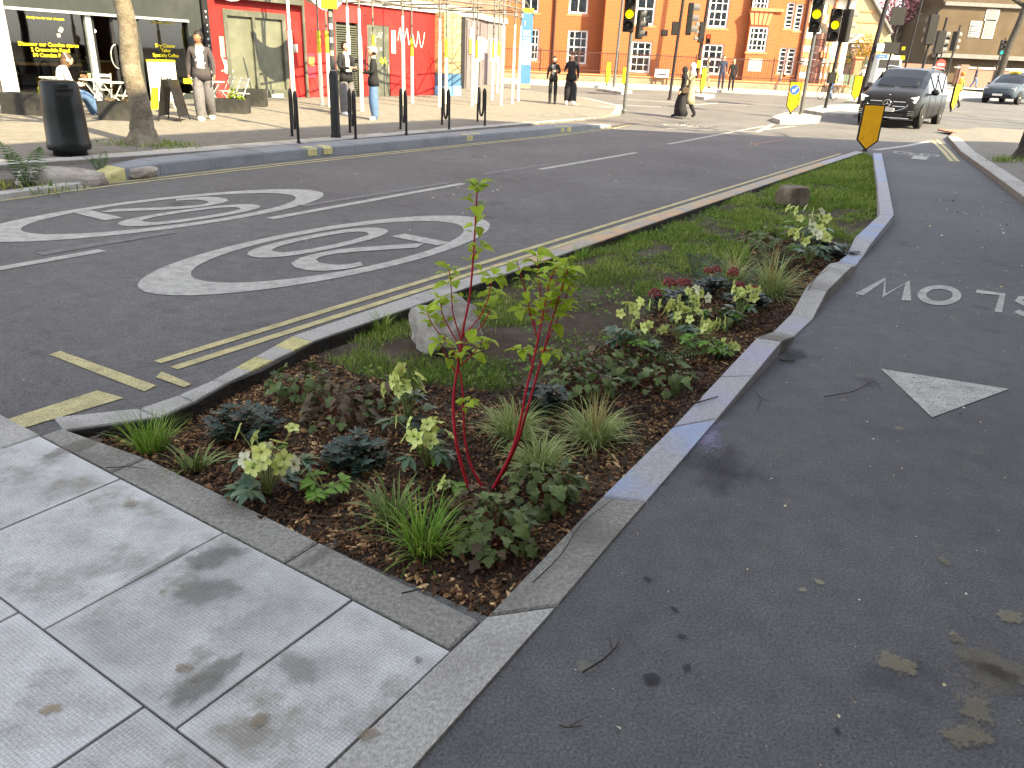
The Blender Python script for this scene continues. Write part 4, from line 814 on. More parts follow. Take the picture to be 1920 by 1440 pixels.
hellebore('pale hellebore at the far end of the mulch beside the kerb dip', 1515, 500, 8, 6, 0.28, 0.24, 0.3, 0.2, 1.4)
hellebore('pale cream hellebore furthest along the bed at the lawn edge', 1500, 458, 10, 6, 0.30, 0.32, 0.6, 0.2, 1.5)
# ---- dark evergreen skimmias
sk_leaf = np.array([(0, 0, 0), (.17, .3, .03), (.2, .6, .03), (0, 1, -.05), (-.2, .6, .03), (-.17, .3, .03), (0, .5, -.02)], float)
def shoots(t, n, h, r, m, leaf, lpw=9, name='foliage', flat=0.3):
    mb = MB(); st = MB()
    for i in range(n):
        a = random.uniform(0, 2 * PI); rr = r * math.sqrt(random.random()); hh = h * (1 - 0.55 * (rr / r) ** 2) * random.uniform(0.65, 1.05); c = Vector((math.cos(a) * rr, math.sin(a) * rr, hh))
        st.tube([(0, 0, 0), (c.x * .5, c.y * .5, hh * .6), c], 0.0025, 4)
        for w in range(2):
            cc = c - Vector((c.x * 0.15, c.y * 0.15, 0.035)) * w
            for j in range(lpw):
                b = 2 * PI * j / lpw + random.uniform(-.3, .3); d = Vector((math.cos(b), math.sin(b), random.uniform(-0.2, 0.9) * flat + 0.2)); R = leaf_rot(d, roll=random.uniform(-.3, .3)).to_matrix(); L = leaf * random.uniform(0.7, 1.15)
                mb.add([cc + R @ Vector(p * L) for p in sk_leaf], [(0, 1, 6, 5), (1, 2, 6), (2, 3, 6), (3, 4, 6), (4, 5, 6)], 0, True)
    st.build('stems', M_TWIG, t); o = mb.build(name, m, t); return o
def skimmia(label, px, py, n, h, r, leaf=0.05): t = thing('dark_evergreen', label, 'shrub', bpos(px, py)); shoots(t, n, h, r, M_SKIM, leaf); return t
skimmia('low blue-green evergreen shrublet beside the left kerb, behind the lilyturf', 462, 812, 26, 0.13, 0.15); skimmia('rounded dark blue-green evergreen shrublet in the middle of the mulch', 668, 872, 28, 0.14, 0.12)
skimmia('dark evergreen shrublet behind the right dogwood stems', 1022, 775, 20, 0.15, 0.10); skimmia('small dark evergreen half hidden behind the twin hellebores', 790, 820, 10, 0.09, 0.08)
skimmia('dark evergreen clump furthest along the bed by the kerb', 1545, 478, 24, 0.14, 0.26, 0.08)
def head_mesh():
    mb = MB()
    for i in range(34):
        a = random.uniform(0, 2 * PI); u = random.uniform(-0.3, 1); r = math.sqrt(max(0, 1 - u * u)); mb.ball((0.032 * r * math.cos(a), 0.032 * r * math.sin(a), 0.030 * u), 0.0085, 5, 4)
    return mb.mesh('flower_head', M_REDF)
hm = head_mesh()
for label, px, py, offs in (('red-budded skimmia nearest the bare soil, behind the lime hellebores', 1262, 585, [(-0.05, 0, .2), (0.03, -.02, .21), (.07, .03, .2), (-.15, -.05, .13)]), ('red-budded skimmia in the middle of the three', 1335, 560, [(0, 0, .22), (-.05, .03, .2), (.12, -.02, .2), (.14, .03, .21)]), ('red-budded skimmia nearest the kerb beside the far cream sedge', 1398, 585, [(0.04, 0, .17), (-.06, .04, .18)])):
    t = thing('red_skimmia', label, 'shrub', bpos(px, py), 0, 'red-budded skimmias'); shoots(t, 16, 0.17, 0.14, M_SKIM, 0.06)
    for ox, oy, oz in offs: link('flower_head', hm, t, (ox, oy, oz), None, random.uniform(0.9, 1.3))
# ---- olive and bronze lobed-leaf plants
ol = [leaf_mesh('leaf', 0.060 * s, 0.040 * s, M_OLIVE, 6, b, 0.12, 'lobed', 2.5, 0.01) for s, b in ((1, 0.9), (0.8, 0.6), (1.15, 1.2))]; bl = [leaf_mesh('leaf', 0.055 * s, 0.036 * s, M_BRONZE, 6, b, 0.12, 'lobed', 2.5, 0.01) for s, b in ((1, 0.9), (0.8, 0.7))]
def lobed(label, px, py, n, h, r, bronze=0.0, sc=1.0, name='leafy_perennial'):
    p = bpos(px, py); t = thing(name, label, 'plant', p)
    n = int(n * 1.45); r *= 1.08
    for i in range(n):
        a = random.uniform(0, 2 * PI); rr = r * math.sqrt(random.random()) * 0.9; hh = h * random.uniform(0.2, 1.05) * (1 - 0.4 * (rr / r) ** 2); tip = Vector((math.cos(a) * rr, math.sin(a) * rr, hh + 0.01))
        if i % 3 == 0: MB().tube([(tip.x * .2, tip.y * .2, 0), (tip.x * .6, tip.y * .6, hh * .7), tip], 0.0016, 4).build('leaf_stalk', M_TWIGR, t)
        d = Vector((math.cos(a + random.uniform(-.8, .8)), math.sin(a + random.uniform(-.8, .8)), random.uniform(-0.6, 0.35))); link('leaf', random.choice(bl if random.random() < bronze else ol), t, tip, leaf_rot(d, roll=random.uniform(-.5, .5)), sc * random.uniform(0.7, 1.2))
    return t
lobed('olive lobed-leaf plant nearest the front corner of the bed', 925, 1030, 75, 0.17, 0.14, 0.12, 1.0); lobed('olive lobed-leaf plant between the nearest one and the right kerb', 1020, 945, 62, 0.15, 0.13, 0.1, 0.95)
lobed('green lobed-leaf plant at the left kerb where the mulch is tan', 565, 752, 66, 0.18, 0.14, 0.35, 1.0); lobed('bronze drooping-leaf plant in front of the left lawn edge', 640, 790, 80, 0.15, 0.17, 0.9, 1.0); lobed('bronze and olive low plant beside the lawn, right of the bronze one', 715, 755, 44, 0.12, 0.13, 0.4, 0.95)
lobed('olive lobed-leaf plant between the dogwood and the bare soil', 1085, 745, 74, 0.16, 0.17, 0.15, 1.0); lobed('olive lobed-leaf plant beside the right kerb below the hellebores', 1225, 722, 80, 0.14, 0.20, 0.15, 1.0); lobed('olive plant with trailing leaves against the lawn, left of its neighbour', 1135, 700, 50, 0.14, 0.14, 0.3, 0.95)
lobed('low bronze-tinted clump behind the far cream sedge', 1430, 470, 50, 0.18, 0.30, 0.4, 1.5)
lobed('olive ground-cover leaves spilling between the dogwood and the cream sedges', 1050, 700, 40, 0.12, 0.14, 0.1, 0.9); lobed('green leafy clump between the red skimmias and the kerb hellebore', 1345, 610, 36, 0.12, 0.16, 0.1, 1.1); lobed('small olive seedling clump in front of the rounded evergreen', 590, 890, 16, 0.07, 0.08, 0.2, 0.7); lobed('bronze seedling clump behind the nearest olive plant', 880, 985, 26, 0.14, 0.07, 0.8, 0.8)
hellebore('white-budded hellebore left of the far cream sedge with stalks', 1290, 610, 7, 5, 0.22, 0.14, 0.3, 0.4, 1.05); hellebore('lime hellebore between the two olive plants near the kerb', 1205, 665, 4, 5, 0.18, 0.12, 0.1, 0.5, 1.0)
# ---- ferns
def frond_mesh(L, m, n=13):
    mb = MB(); P_ = [Vector((0, L * math.sin(t * 1.1) / 1.0, L * (0.75 * t - 0.42 * t * t))) for t in [i / n for i in range(n + 1)]]; mb.tube(P_, [0.003 * (1 - i / (n + 2)) for i in range(n + 1)], 4)
    for i in range(1, n + 1):
        t = i / n; w = L * 0.24 * math.sin(PI * (0.12 + 0.86 * t)) ** 0.8 + 0.004
        for s in (-1, 1): a = P_[i]; mb.add([a, a + Vector((s * w * .5, L * .03, -.004)), a + Vector((s * w, L * 0.04, -.012)), a + Vector((s * w * .5, -L * .018, -.004))], [(0, 1, 2, 3) if s < 0 else (0, 3, 2, 1)])
    return mb.mesh('frond', m)
fr = frond_mesh(0.34, M_FERN); frb = frond_mesh(0.36, M_FERNB)
def fern(label, p, n, me, sc=1.0, up=0.0):
    t = thing('fern', label, 'fern', p)
    for i in range(n): link('frond', me, t, None, (random.uniform(-.1, .4) + up, 0, 2 * PI * i / n + random.uniform(-.3, .3)), sc * random.uniform(0.75, 1.15))
    return t
fern('low green fern among the hellebores', bpos(1245, 680), 7, fr, 0.75); fern('blue-green fern behind the red skimmias', bpos(1372, 545), 7, frb, 0.9); fern('blue-green fern leaning on the lawn left of the cream sedges', bpos(1305, 520), 5, frb, 0.8, 0.5); fern('green fern at the lawn edge behind the far cream sedge', bpos(1450, 500), 7, fr, 0.9)
fern('tall fern in the small bed left of the cycle lane, by the leaning rock', G(52, 352), 8, fr, 1.5, 0.5); fern('small upright fern in the small bed right of the leaning rock', G(192, 332), 6, fr, 0.9, 0.6)
# ---- rocks
def rock(name, label, loc, dims, m, seed, amp=0.18, cuts=(), rz=0.0, sub=4, sink=0.1):
    bm = bmesh.new(); bmesh.ops.create_icosphere(bm, subdivisions=sub, radius=1)
    for v in bm.verts:
        p = v.co.normalized(); d = 1 + amp * mnoise.noise(p * 1.3 + Vector((seed, 0, 0))) + amp * 0.5 * mnoise.noise(p * 3.1 + Vector((0, seed, 0))) + amp * 0.16 * mnoise.noise(p * 9 + Vector((0, 0, seed))); q = p * d
        for n_, o_ in cuts:
            nn = Vector(n_).normalized(); e = q.dot(nn) - o_
            if e > 0: q -= nn * e * 0.92
        v.co = Vector((q.x * dims[0] / 2, q.y * dims[1] / 2, q.z * dims[2] / 2 + dims[2] / 2 - sink))
    me = bpy.data.meshes.new(name); bm.to_mesh(me); bm.free(); me.polygons.foreach_set('use_smooth', [True] * len(me.polygons)); me.materials.append(m); o = link(name, me, None, loc, (0, 0, rz)); return tag(o, label, 'rock')
M_ROCKP = mat('pale_sandstone', (0.30, 0.275, 0.24), 0.9, 0.35, 6, 1.0, 18, dirt=(0.13, 0.105, 0.08), dscale=3.2, damt=0.85); M_ROCKB = mat('brown_rock', (0.15, 0.115, 0.085), 0.85, 0.35, 6, 0.9, 18, dirt=(0.28, 0.25, 0.21), dscale=5, damt=0.5)
rock('boulder', 'pale rounded boulder on the lawn behind the dogwood', bpos(838, 650), (0.43, 0.40, 0.35), M_ROCKP, 3.3, 0.30, [((-0.9, -0.5, 0.1), 0.72), ((0.2, -0.6, 0.8), 0.80)], 0.2, sink=0.05)
rock('boulder', 'squarish brown boulder standing far along the lawn', bpos(1482, 386), (0.44, 0.42, 0.36), M_ROCKB, 8.1, 0.12, [((0, 0, 1), 0.62), ((0, -1, 0.05), 0.62), ((-1, 0, 0), 0.75), ((1, 0.1, 0), 0.75), ((0, 1, 0), .7)], 0.5, sink=0.04)
rock('boulder', 'flat leaning grey rock in the small bed beside the far cycle lane', G(120, 345), (1.0, 0.62, 0.44), M_ROCKP, 5.7, 0.15, [((0.3, -0.2, 1), 0.35), ((-0.6, -1, 0.2), 0.6)], 0.75, sink=0.16)
rock('boulder', 'small low stone at the tip of the far separating kerb', G(255, 330), (0.5, 0.5, 0.24), M_ROCKP, 9.9, 0.15, [((0, 0, 1), 0.45)], 0.4, sink=0.06)
# ---- twigs
def twig(label, px, z=0.008, r=0.003, side=True):
    P_ = [G(x, y, z) for x, y in px]; base = P_[0].copy(); mb = MB(); P2 = smooth_path([p - base + Vector((random.uniform(-.004, .004), random.uniform(-.004, .004), random.uniform(0, 0.008))) for p in P_], 3); n = len(P2)
    mb.tube(P2, [r * (1 - 0.6 * i / n) for i in range(n)], 5)
    if side: i = n // 2; d = (P2[i] - P2[i - 1]).normalized(); s = Vector((-d.y, d.x, 0.1)); mb.tube([P2[i], P2[i] + (d + s) * 0.02, P2[i] + (d * 1.6 + s * 1.4) * 0.03], [r * .6, r * .5, r * .3], 4)
    return _twig(mb, base, label)
def _twig(mb, base, label):
    o = mb.build('twig', M_TWIG); o.location = base; return tag(o, label, 'twig')
twig('thin dark twig lying across the front corner of the kerb', [(752, 1116), (790, 1105), (830, 1108), (865, 1092)], 0.012); twig('long thin twig bent along the right kerb', [(998, 1092), (1050, 1040), (1090, 985), (1150, 935)], 0.012, 0.0025)
twig('curved grey twig on the cycle track', [(1093, 1262), (1130, 1240), (1158, 1212), (1163, 1195)], 0.002, 0.0035); twig('dark twig on the blue chalked kerb', [(1275, 760), (1310, 757), (1345, 745)], 0.03, 0.005); twig('pale twig on the track beside the chalked kerb', [(1415, 735), (1427, 748), (1418, 770)], 0.002, 0.003)
twig('short black twig on the track under the kerb bend', [(1462, 675), (1490, 678)], 0.0, 0.006, False); twig('thin twig across the left slab joint', [(200, 877), (240, 875), (275, 882)], 0.012, 0.0025); twig('thin curved twig beside the give-way triangle', [(1545, 745), (1600, 735), (1640, 715), (1655, 740)], 0.002, 0.003)
twig('dark twig lying over the far raised kerb', [(1515, 545), (1530, 520), (1552, 508)], 0.10, 0.004); twig('short bent twig near the lower edge of the track', [(1050, 1360), (1068, 1368), (1090, 1362)], 0.002, 0.003)
# ---- petals and crumbs blown over track, kerbs and slabs
n = 1700; X = RNG.uniform(0.2, 7, n); Y = RNG.uniform(1.25, 14, n) ** 1.0; k = ~inpoly_np(X, Y, bp_) & (X * N.x + Y * N.y < 0.95) & (X * N.x + Y * N.y > -2.5); X, Y = X[k], Y[k]
X2 = RNG.uniform(-7, 8, 500); Y2 = RNG.uniform(3, 20, 500); b2 = X2 * N.x + Y2 * N.y; k = (b2 > 3.5) & (b2 < 9.3); X = np.append(X, X2[k]); Y = np.append(Y, Y2[k]); n = len(X)
lt2 = np.array([(-.5, -.3, 0), (.1, -.5, .25), (.5, .1, .1), (-.1, .5, .3)], float); s_ = RNG.gamma(3, 0.0024, n).clip(0.003, 0.022) * np.clip(Y / 5, 1, 2.2); V = np.einsum('nij,nkj->nki', rotmats(n, 0.25), lt2[None] * s_[:, None, None]); V[:, :, 0] += X[:, None]; V[:, :, 1] += Y[:, None]; V[:, :, 2] += ZR + 0.009
pl_ = bulk('fallen_petals', V.reshape(-1, 3), np.array([(0, 1, 2, 3)])[None].repeat(n, 0).reshape(-1, 4) + (np.arange(n) * 4)[:, None], attr_mat('petal_crumbs', [(0, (0.55, 0.53, 0.45)), (0.5, (0.50, 0.43, 0.25)), (1, (0.25, 0.2, 0.12))], 0.8), None, np.repeat(RNG.uniform(0, 1, n) ** 1.5, 4)); struct(pl_, 'stuff', 'pale petals and crumbs scattered over the asphalt')
pl_['category'] = 'litter'

def smear_mat(name, col, amt):
    m = bpy.data.materials.new(name); m.use_nodes = True; n = m.node_tree.nodes; l = m.node_tree.links; b = n['Principled BSDF']; b.inputs['Base Color'].default_value = (*col, 1); b.inputs['Roughness'].default_value = 0.9
    tc = n.new('ShaderNodeTexCoord'); gr_ = n.new('ShaderNodeTexGradient'); gr_.gradient_type = 'SPHERICAL'; l.new(tc.outputs['Object'], gr_.inputs[0]); nz = n.new('ShaderNodeTexNoise'); nz.inputs['Scale'].default_value = 2.2; nz.inputs['Detail'].default_value = 9; nz.inputs['Roughness'].default_value = 0.7; l.new(tc.outputs['Object'], nz.inputs['Vector'])
    mp_ = n.new('ShaderNodeMapping'); mp_.inputs['Location'].default_value = (len(MATS) * 1.7 + sum(map(ord, name)) * 0.37, sum(map(ord, name)) * 0.11, 0); l.new(tc.outputs['Object'], mp_.inputs[0]); l.new(mp_.outputs[0], nz.inputs['Vector'])
    mu = n.new('ShaderNodeMath'); mu.operation = 'MULTIPLY_ADD'; l.new(nz.outputs['Fac'], mu.inputs[0]); mu.inputs[1].default_value = 1.9; mu.inputs[2].default_value = -1.35; ad_ = n.new('ShaderNodeMath'); ad_.operation = 'ADD'; l.new(mu.outputs[0], ad_.inputs[0]); l.new(gr_.outputs['Fac'], ad_.inputs[1]); m3 = n.new('ShaderNodeMath'); m3.operation = 'MULTIPLY'; m3.inputs[1].default_value = amt * 0.8; m3.use_clamp = True; l.new(ad_.outputs[0], m3.inputs[0]); m2 = n.new('ShaderNodeMath'); m2.operation = 'MULTIPLY'; m2.inputs[1].default_value = 0.42 if 'damp' in name else 0.6; l.new(m3.outputs[0], m2.inputs[0])
    tr = n.new('ShaderNodeBsdfTransparent'); ms = n.new('ShaderNodeMixShader'); l.new(m2.outputs[0], ms.inputs[0]); l.new(tr.outputs[0], ms.inputs[1]); l.new(b.outputs[0], ms.inputs[2]); l.new(ms.outputs[0], n['Material Output'].inputs['Surface']); return m
for nm, px_, py_, sx_, sy_, col, amt, zz_ in (('chalk_smear', 1325, 815, 0.30, 0.16, (0.24, 0.21, 0.33), 2.6, 0.010), ('chalk_smear', 1495, 622, 0.35, 0.15, (0.26, 0.25, 0.27), 2.0, 0.010), ('damp_stain', 1350, 880, 0.42, 0.30, (0.012, 0.012, 0.018), 2.2, 0.009), ('damp_stain', 1490, 665, 0.30, 0.14, (0.010, 0.012, 0.014), 3.0, 0.009)):
    mb = MB(); mb.add([(math.cos(2 * PI * i / 20), math.sin(2 * PI * i / 20), 0) for i in range(20)], [tuple(range(20))]); o = mb.build(nm, smear_mat(nm + str(px_), col, amt), CTRACK); p = G(px_, py_); o.location = (p.x, p.y, ZR + zz_); o.rotation_euler = (0, 0, math.atan2(4.5 - 2.5, 1.57 - 0.36)); o.scale = (sx_, sy_, 1)

for nm, px_, py_, r_, asp, col, amt, par, zz_ in [('tan_stain', 1680, 1243, .055, .8, (0.20, 0.175, 0.115), 9, CTRACK, 0), ('tan_stain', 1805, 1225, .04, .6, (0.20, 0.175, 0.115), 9, CTRACK, 0), ('tan_stain', 1793, 1195, .035, .6, (0.2, 0.175, 0.115), 9, CTRACK, 0), ('tan_stain', 1895, 1155, .05, .7, (0.2, 0.18, 0.12), 8, CTRACK, 0), ('tan_stain', 1850, 1270, .11, .7, (0.15, 0.13, 0.09), 5, CTRACK, 0), ('tan_stain', 1830, 1320, .08, .6, (0.16, 0.14, 0.10), 6, CTRACK, 0), ('tan_stain', 1815, 1375, .07, .6, (0.17, 0.15, 0.10), 7, CTRACK, 0), ('tan_stain', 1535, 1090, .022, .7, (0.25, 0.24, 0.15), 9, CTRACK, 0), ('tan_stain', 1505, 1105, .018, .7, (0.25, 0.24, 0.15), 9, CTRACK, 0), ('tan_stain', 1770, 1050, .03, .6, (0.16, 0.15, 0.10), 6, CTRACK, 0), ('tan_stain', 1880, 1250, .14, .6, (0.13, 0.115, 0.08), 4, CTRACK, 0),
        ('dark_splash', 1220, 1272, .03, .8, (0.012, 0.012, 0.014), 9, CTRACK, 0), ('dark_splash', 1278, 1192, .016, .8, (0.012, 0.012, 0.014), 9, CTRACK, 0), ('dark_splash', 1288, 1250, .018, .7, (0.012, 0.012, 0.014), 9, CTRACK, 0), ('dark_splash', 1265, 1142, .02, .5, (0.012, 0.012, 0.014), 9, CTRACK, 0), ('dark_splash', 1215, 1085, .02, .5, (0.012, 0.012, 0.014), 9, CTRACK, 0), ('dark_splash', 1570, 1370, .014, .7, (0.012, 0.012, 0.014), 9, CTRACK, 0),
        ('damp_patch', 400, 1045, .12, .5, (0.115, 0.115, 0.095), 6, PAV, 1), ('damp_patch', 380, 1110, .13, .6, (0.15, 0.148, 0.125), 4, PAV, 1), ('damp_patch', 380, 1280, .14, .35, (0.13, 0.128, 0.105), 6, PAV, 1), ('damp_patch', 300, 1060, .16, .14, (0.12, 0.118, 0.095), 6, PAV, 1), ('tan_stain', 485, 1352, .030, .8, (0.21, 0.17, 0.115), 9, PAV, 1), ('tan_stain', 690, 1378, .032, .6, (0.2, 0.16, 0.11), 9, PAV, 1), ('tan_stain', 95, 1332, .03, .6, (0.28, 0.22, 0.14), 9, PAV, 1), ('tan_stain', 345, 1255, .03, .6, (0.19, 0.14, 0.09), 7, PAV, 1), ('dark_splash', 757, 1178, .016, .8, (0.13, 0.13, 0.12), 9, PAV, 1), ('dark_splash', 783, 1239, .014, .8, (0.13, 0.13, 0.12), 9, PAV, 1), ('damp_patch', 140, 840, .16, .35, (0.13, 0.12, 0.09), 7, BEDK, 1), ('damp_patch', 600, 1040, .10, .3, (0.15, 0.14, 0.12), 5, BEDK, 1), ('tan_stain', 245, 945, .03, .8, (0.24, 0.2, 0.14), 7, PAV, 1), ('damp_patch', 560, 1255, .10, .5, (0.22, 0.215, 0.19), 4, PAV, 1)]:
    mb = MB(); mb.add([(math.cos(2 * PI * i / 20), math.sin(2 * PI * i / 20), 0) for i in range(20)], [tuple(range(20))]); o = mb.build(nm, smear_mat(nm + str(px_), col, amt), par); p = G(px_, py_); o.location = (p.x, p.y, 0.005 if zz_ else ZR + 0.011); o.rotation_euler = (0, 0, random.uniform(0, 3) if asp > 0.4 else TANG + 0.1); r_ *= 1.6; o.scale = (r_, r_ * asp, 1)
# ================================================================ buildings along the far pavement
M_BRICKR = None
def brick_mat(name, c1, c2, mortar, bw=0.225, bh=0.075, ms=0.012, rot=0.0, bump=0.4, stain=(0.1, 0.08, 0.07), samt=0.25):
    m = bpy.data.materials.new(name); m.use_nodes = True; nt = m.node_tree; n = nt.nodes; l = nt.links; b = n['Principled BSDF']; ge = n.new('ShaderNodeNewGeometry')
    vr = n.new('ShaderNodeVectorRotate'); vr.rotation_type = 'Z_AXIS'; vr.inputs['Angle'].default_value = -rot; l.new(ge.outputs['Position'], vr.inputs['Vector'])
    sx = n.new('ShaderNodeSeparateXYZ'); l.new(vr.outputs[0], sx.inputs[0]); ad = n.new('ShaderNodeMath'); ad.operation = 'ADD'; l.new(sx.outputs[0], ad.inputs[0]); l.new(sx.outputs[1], ad.inputs[1]); cx = n.new('ShaderNodeCombineXYZ'); l.new(ad.outputs[0], cx.inputs[0]); l.new(sx.outputs[2], cx.inputs[1])
    br = n.new('ShaderNodeTexBrick'); br.inputs['Scale'].default_value = 1; br.inputs['Brick Width'].default_value = bw; br.inputs['Row Height'].default_value = bh; br.inputs['Mortar Size'].default_value = ms; br.inputs['Color1'].default_value = (*c1, 1); br.inputs['Color2'].default_value = (*c2, 1); br.inputs['Mortar'].default_value = (*mortar, 1); l.new(cx.outputs[0], br.inputs['Vector'])
    nz = n.new('ShaderNodeTexNoise'); nz.inputs['Scale'].default_value = 0.8; nz.inputs['Detail'].default_value = 6; l.new(ge.outputs['Position'], nz.inputs['Vector']); r = n.new('ShaderNodeValToRGB'); r.color_ramp.elements[0].position = 0.45; r.color_ramp.elements[1].position = 0.75; r.color_ramp.elements[0].color = (0, 0, 0, 1); r.color_ramp.elements[1].color = (samt * 2, samt * 2, samt * 2, 1); l.new(nz.outputs['Fac'], r.inputs['Fac'])
    mx = n.new('ShaderNodeMix'); mx.data_type = 'RGBA'; l.new(r.outputs[0], mx.inputs['Factor']); l.new(br.outputs['Color'], mx.inputs['A']); mx.inputs['B'].default_value = (*stain, 1); l.new(mx.outputs['Result'], b.inputs['Base Color']); b.inputs['Roughness'].default_value = 0.9; b.inputs['Specular IOR Level'].default_value = 0.2
    bp = n.new('ShaderNodeBump'); bp.inputs['Strength'].default_value = bump; bp.inputs['Distance'].default_value = 0.01; bp.invert = True; l.new(br.outputs['Fac'], bp.inputs['Height']); l.new(bp.outputs[0], b.inputs['Normal']); return m
M_BRICKR = brick_mat('red_stock_brick', (0.24, 0.08, 0.045), (0.19, 0.065, 0.04), (0.25, 0.2, 0.15), rot=TANG)
M_BRICKS = brick_mat('brown_stock_brick', (0.22, 0.15, 0.09), (0.17, 0.115, 0.07), (0.2, 0.18, 0.15), rot=TANG)
M_CHAR = mat('charcoal_paint', (0.028, 0.033, 0.032), 0.5, 0.12, 4, dirt=(0.05, 0.05, 0.045), dscale=1.2, damt=0.4); M_REDP = mat('red_render', (0.31, 0.016, 0.014), 0.6, 0.12, 1.6, 0.15, 30, space='World', dirt=(0.36, 0.045, 0.04), dscale=0.9, damt=0.6); M_GREYD = mat('grey_green_paint', (0.075, 0.08, 0.062), 0.5, 0.12, 3, dirt=(0.2, 0.19, 0.17), dscale=3, damt=0.3)
M_PALE = mat('pale_pilaster', (0.42, 0.41, 0.37), 0.85, 0.15, 3, 0.3, 30, dirt=(0.26, 0.25, 0.22), dscale=2, damt=0.5); M_BLACK = mat('black_paint', (0.014, 0.014, 0.015), 0.5, 0.25, 6, spec=0.25); M_STEEL = mat('galvanised_steel', (0.30, 0.29, 0.26), 0.45, 0.2, 12, metal=0.4); M_ALU = mat('aluminium_post', (0.36, 0.37, 0.36), 0.4, 0.15, 8, metal=0.3)
M_WHITEP = mat('white_paint', (0.74, 0.74, 0.72), 0.5, 0.05, 6); M_GLASS = glass_mat('shop_glass', (0.45, 0.48, 0.46), 0.55); M_GLASSG = glass_mat('dusty_green_glass', (0.42, 0.45, 0.36), 1.2, 0.12); M_YTXT = mat('yellow_vinyl', (0.75, 0.62, 0.02), 0.6, 0.03, 5); M_DARKIN = mat('dark_interior', (0.045, 0.038, 0.03), 0.8, 0.3, 3); M_WOOD = mat('counter_wood', (0.30, 0.16, 0.065), 0.55, 0.25, 6)
M_DUSTG = mat('whitewashed_window', (0.105, 0.11, 0.08), 0.3, 0.15, 1.5, spec=0.3, dirt=(0.16, 0.16, 0.12), dscale=2.5, damt=0.5)
FB = 20.0
def rpx(x0, y0, x1, y1, B=FB):
    ym, xm = (y0 + y1) / 2, (x0 + x1) / 2; return onB(x0, ym, B)[0], onB(x1, ym, B)[0], onB(xm, y1, B)[1], onB(xm, y0, B)[1]
def bpart(name, m, parent, a0, a1, b0, b1, z0, z1): return MB().sbox(a0, a1, b0, b1, z0, z1).build(name, m, parent)
def facade_text(body, size, m, parent, a, z, b, bold=0.0, ext=0.001): return text_mesh('lettering', body, size, m, parent, frame_matrix(W(a, b, z), T, (0, 0, 1)), 'CENTER', ext, bold)
# ---- the building that shades the near street: stands right of the camera, outside the picture
SB = thing('street_block', 'tall brick corner block across the side pavement, outside the picture', 'building', W(14.8, -3.6), 0, None, True)
ca, cb = 14.8, -3.6; c0 = W(ca, cb); foot = [c0, W(ca - 45, cb), W(ca - 45, cb - 16), c0 + Vector((26, -14, 0)), c0 + Vector((26, 0.1, 0))]
MB().prism([(p.x, p.y) for p in foot], -0.2, 12.1).build('wall', M_BRICKS, SB)
MB().prism([(p.x, p.y) for p in foot], 12.1, 12.35).build('parapet', M_PALE, SB)
for st in range(4):
    for k in range(12):
        bpart('window', M_CHAR, SB, ca - 2.6 - k * 3.4, ca - 1.3 - k * 3.4, cb - 0.1, cb + 0.02, 0.9 + st * 3.0, 2.8 + st * 3.0)
# ---- cafe
CAFE = thing('cafe_building', 'glass-fronted cafe with charcoal fascia and yellow window lettering', 'building', W(11.5, FB), 0, None, True)
a_p0, a_p1 = 9.0, 9.62; zf = 2.14
bpart('pilaster', M_PALE, CAFE, a_p0, a_p1, 19.86, 20.6, 0, 2.62); bpart('pilaster', M_CHAR, CAFE, 14.28, 14.72, 19.9, 20.6, 0, 3.0)
bpart('fascia', M_CHAR, CAFE, a_p1, 14.28, 19.84, 20.6, 2.2, 3.05); bpart('fascia_trim', M_ALU, CAFE, a_p1, 14.28, 19.82, 19.84, 2.16, 2.22)
bpart('post', M_ALU, CAFE, 11.46, 11.60, 19.9, 20.1, 0, 2.2); bpart('post', M_CHAR, CAFE, 12.66, 12.86, 19.9, 20.1, 0, 2.2); bpart('stall_riser', M_CHAR, CAFE, a_p1, 11.46, 19.92, 20.08, 0, 0.32); bpart('stall_riser', M_CHAR, CAFE, 12.86, 14.28, 19.92, 20.08, 0, 0.36)
for g0, g1, z0 in ((a_p1, 11.46, 0.32), (12.86, 14.28, 0.36)): bpart('shop_window', M_GLASS, CAFE, g0, g1, 19.99, 20.0, z0, 2.2)
dr = bpart('door_frame', M_BLACK, CAFE, 11.60, 11.70, 19.97, 20.05, 0, 2.2); bpart('door_frame', M_BLACK, CAFE, 12.12, 12.2, 19.97, 20.05, 0, 2.2); bpart('door_glass', M_GLASS, CAFE, 12.2, 12.66, 20.0, 20.01, 0.1, 2.15); bpart('door_frame', M_BLACK, CAFE, 12.2, 12.66, 19.97, 20.05, 2.1, 2.2)
MB().tube([W(12.16 + 0.16 * math.cos(t), 19.93, 1.25 + 0.28 * math.sin(t)) for t in [PI / 2 + PI * i / 10 for i in range(11)]], 0.015, 6).build('door_handle', M_ALU, CAFE)
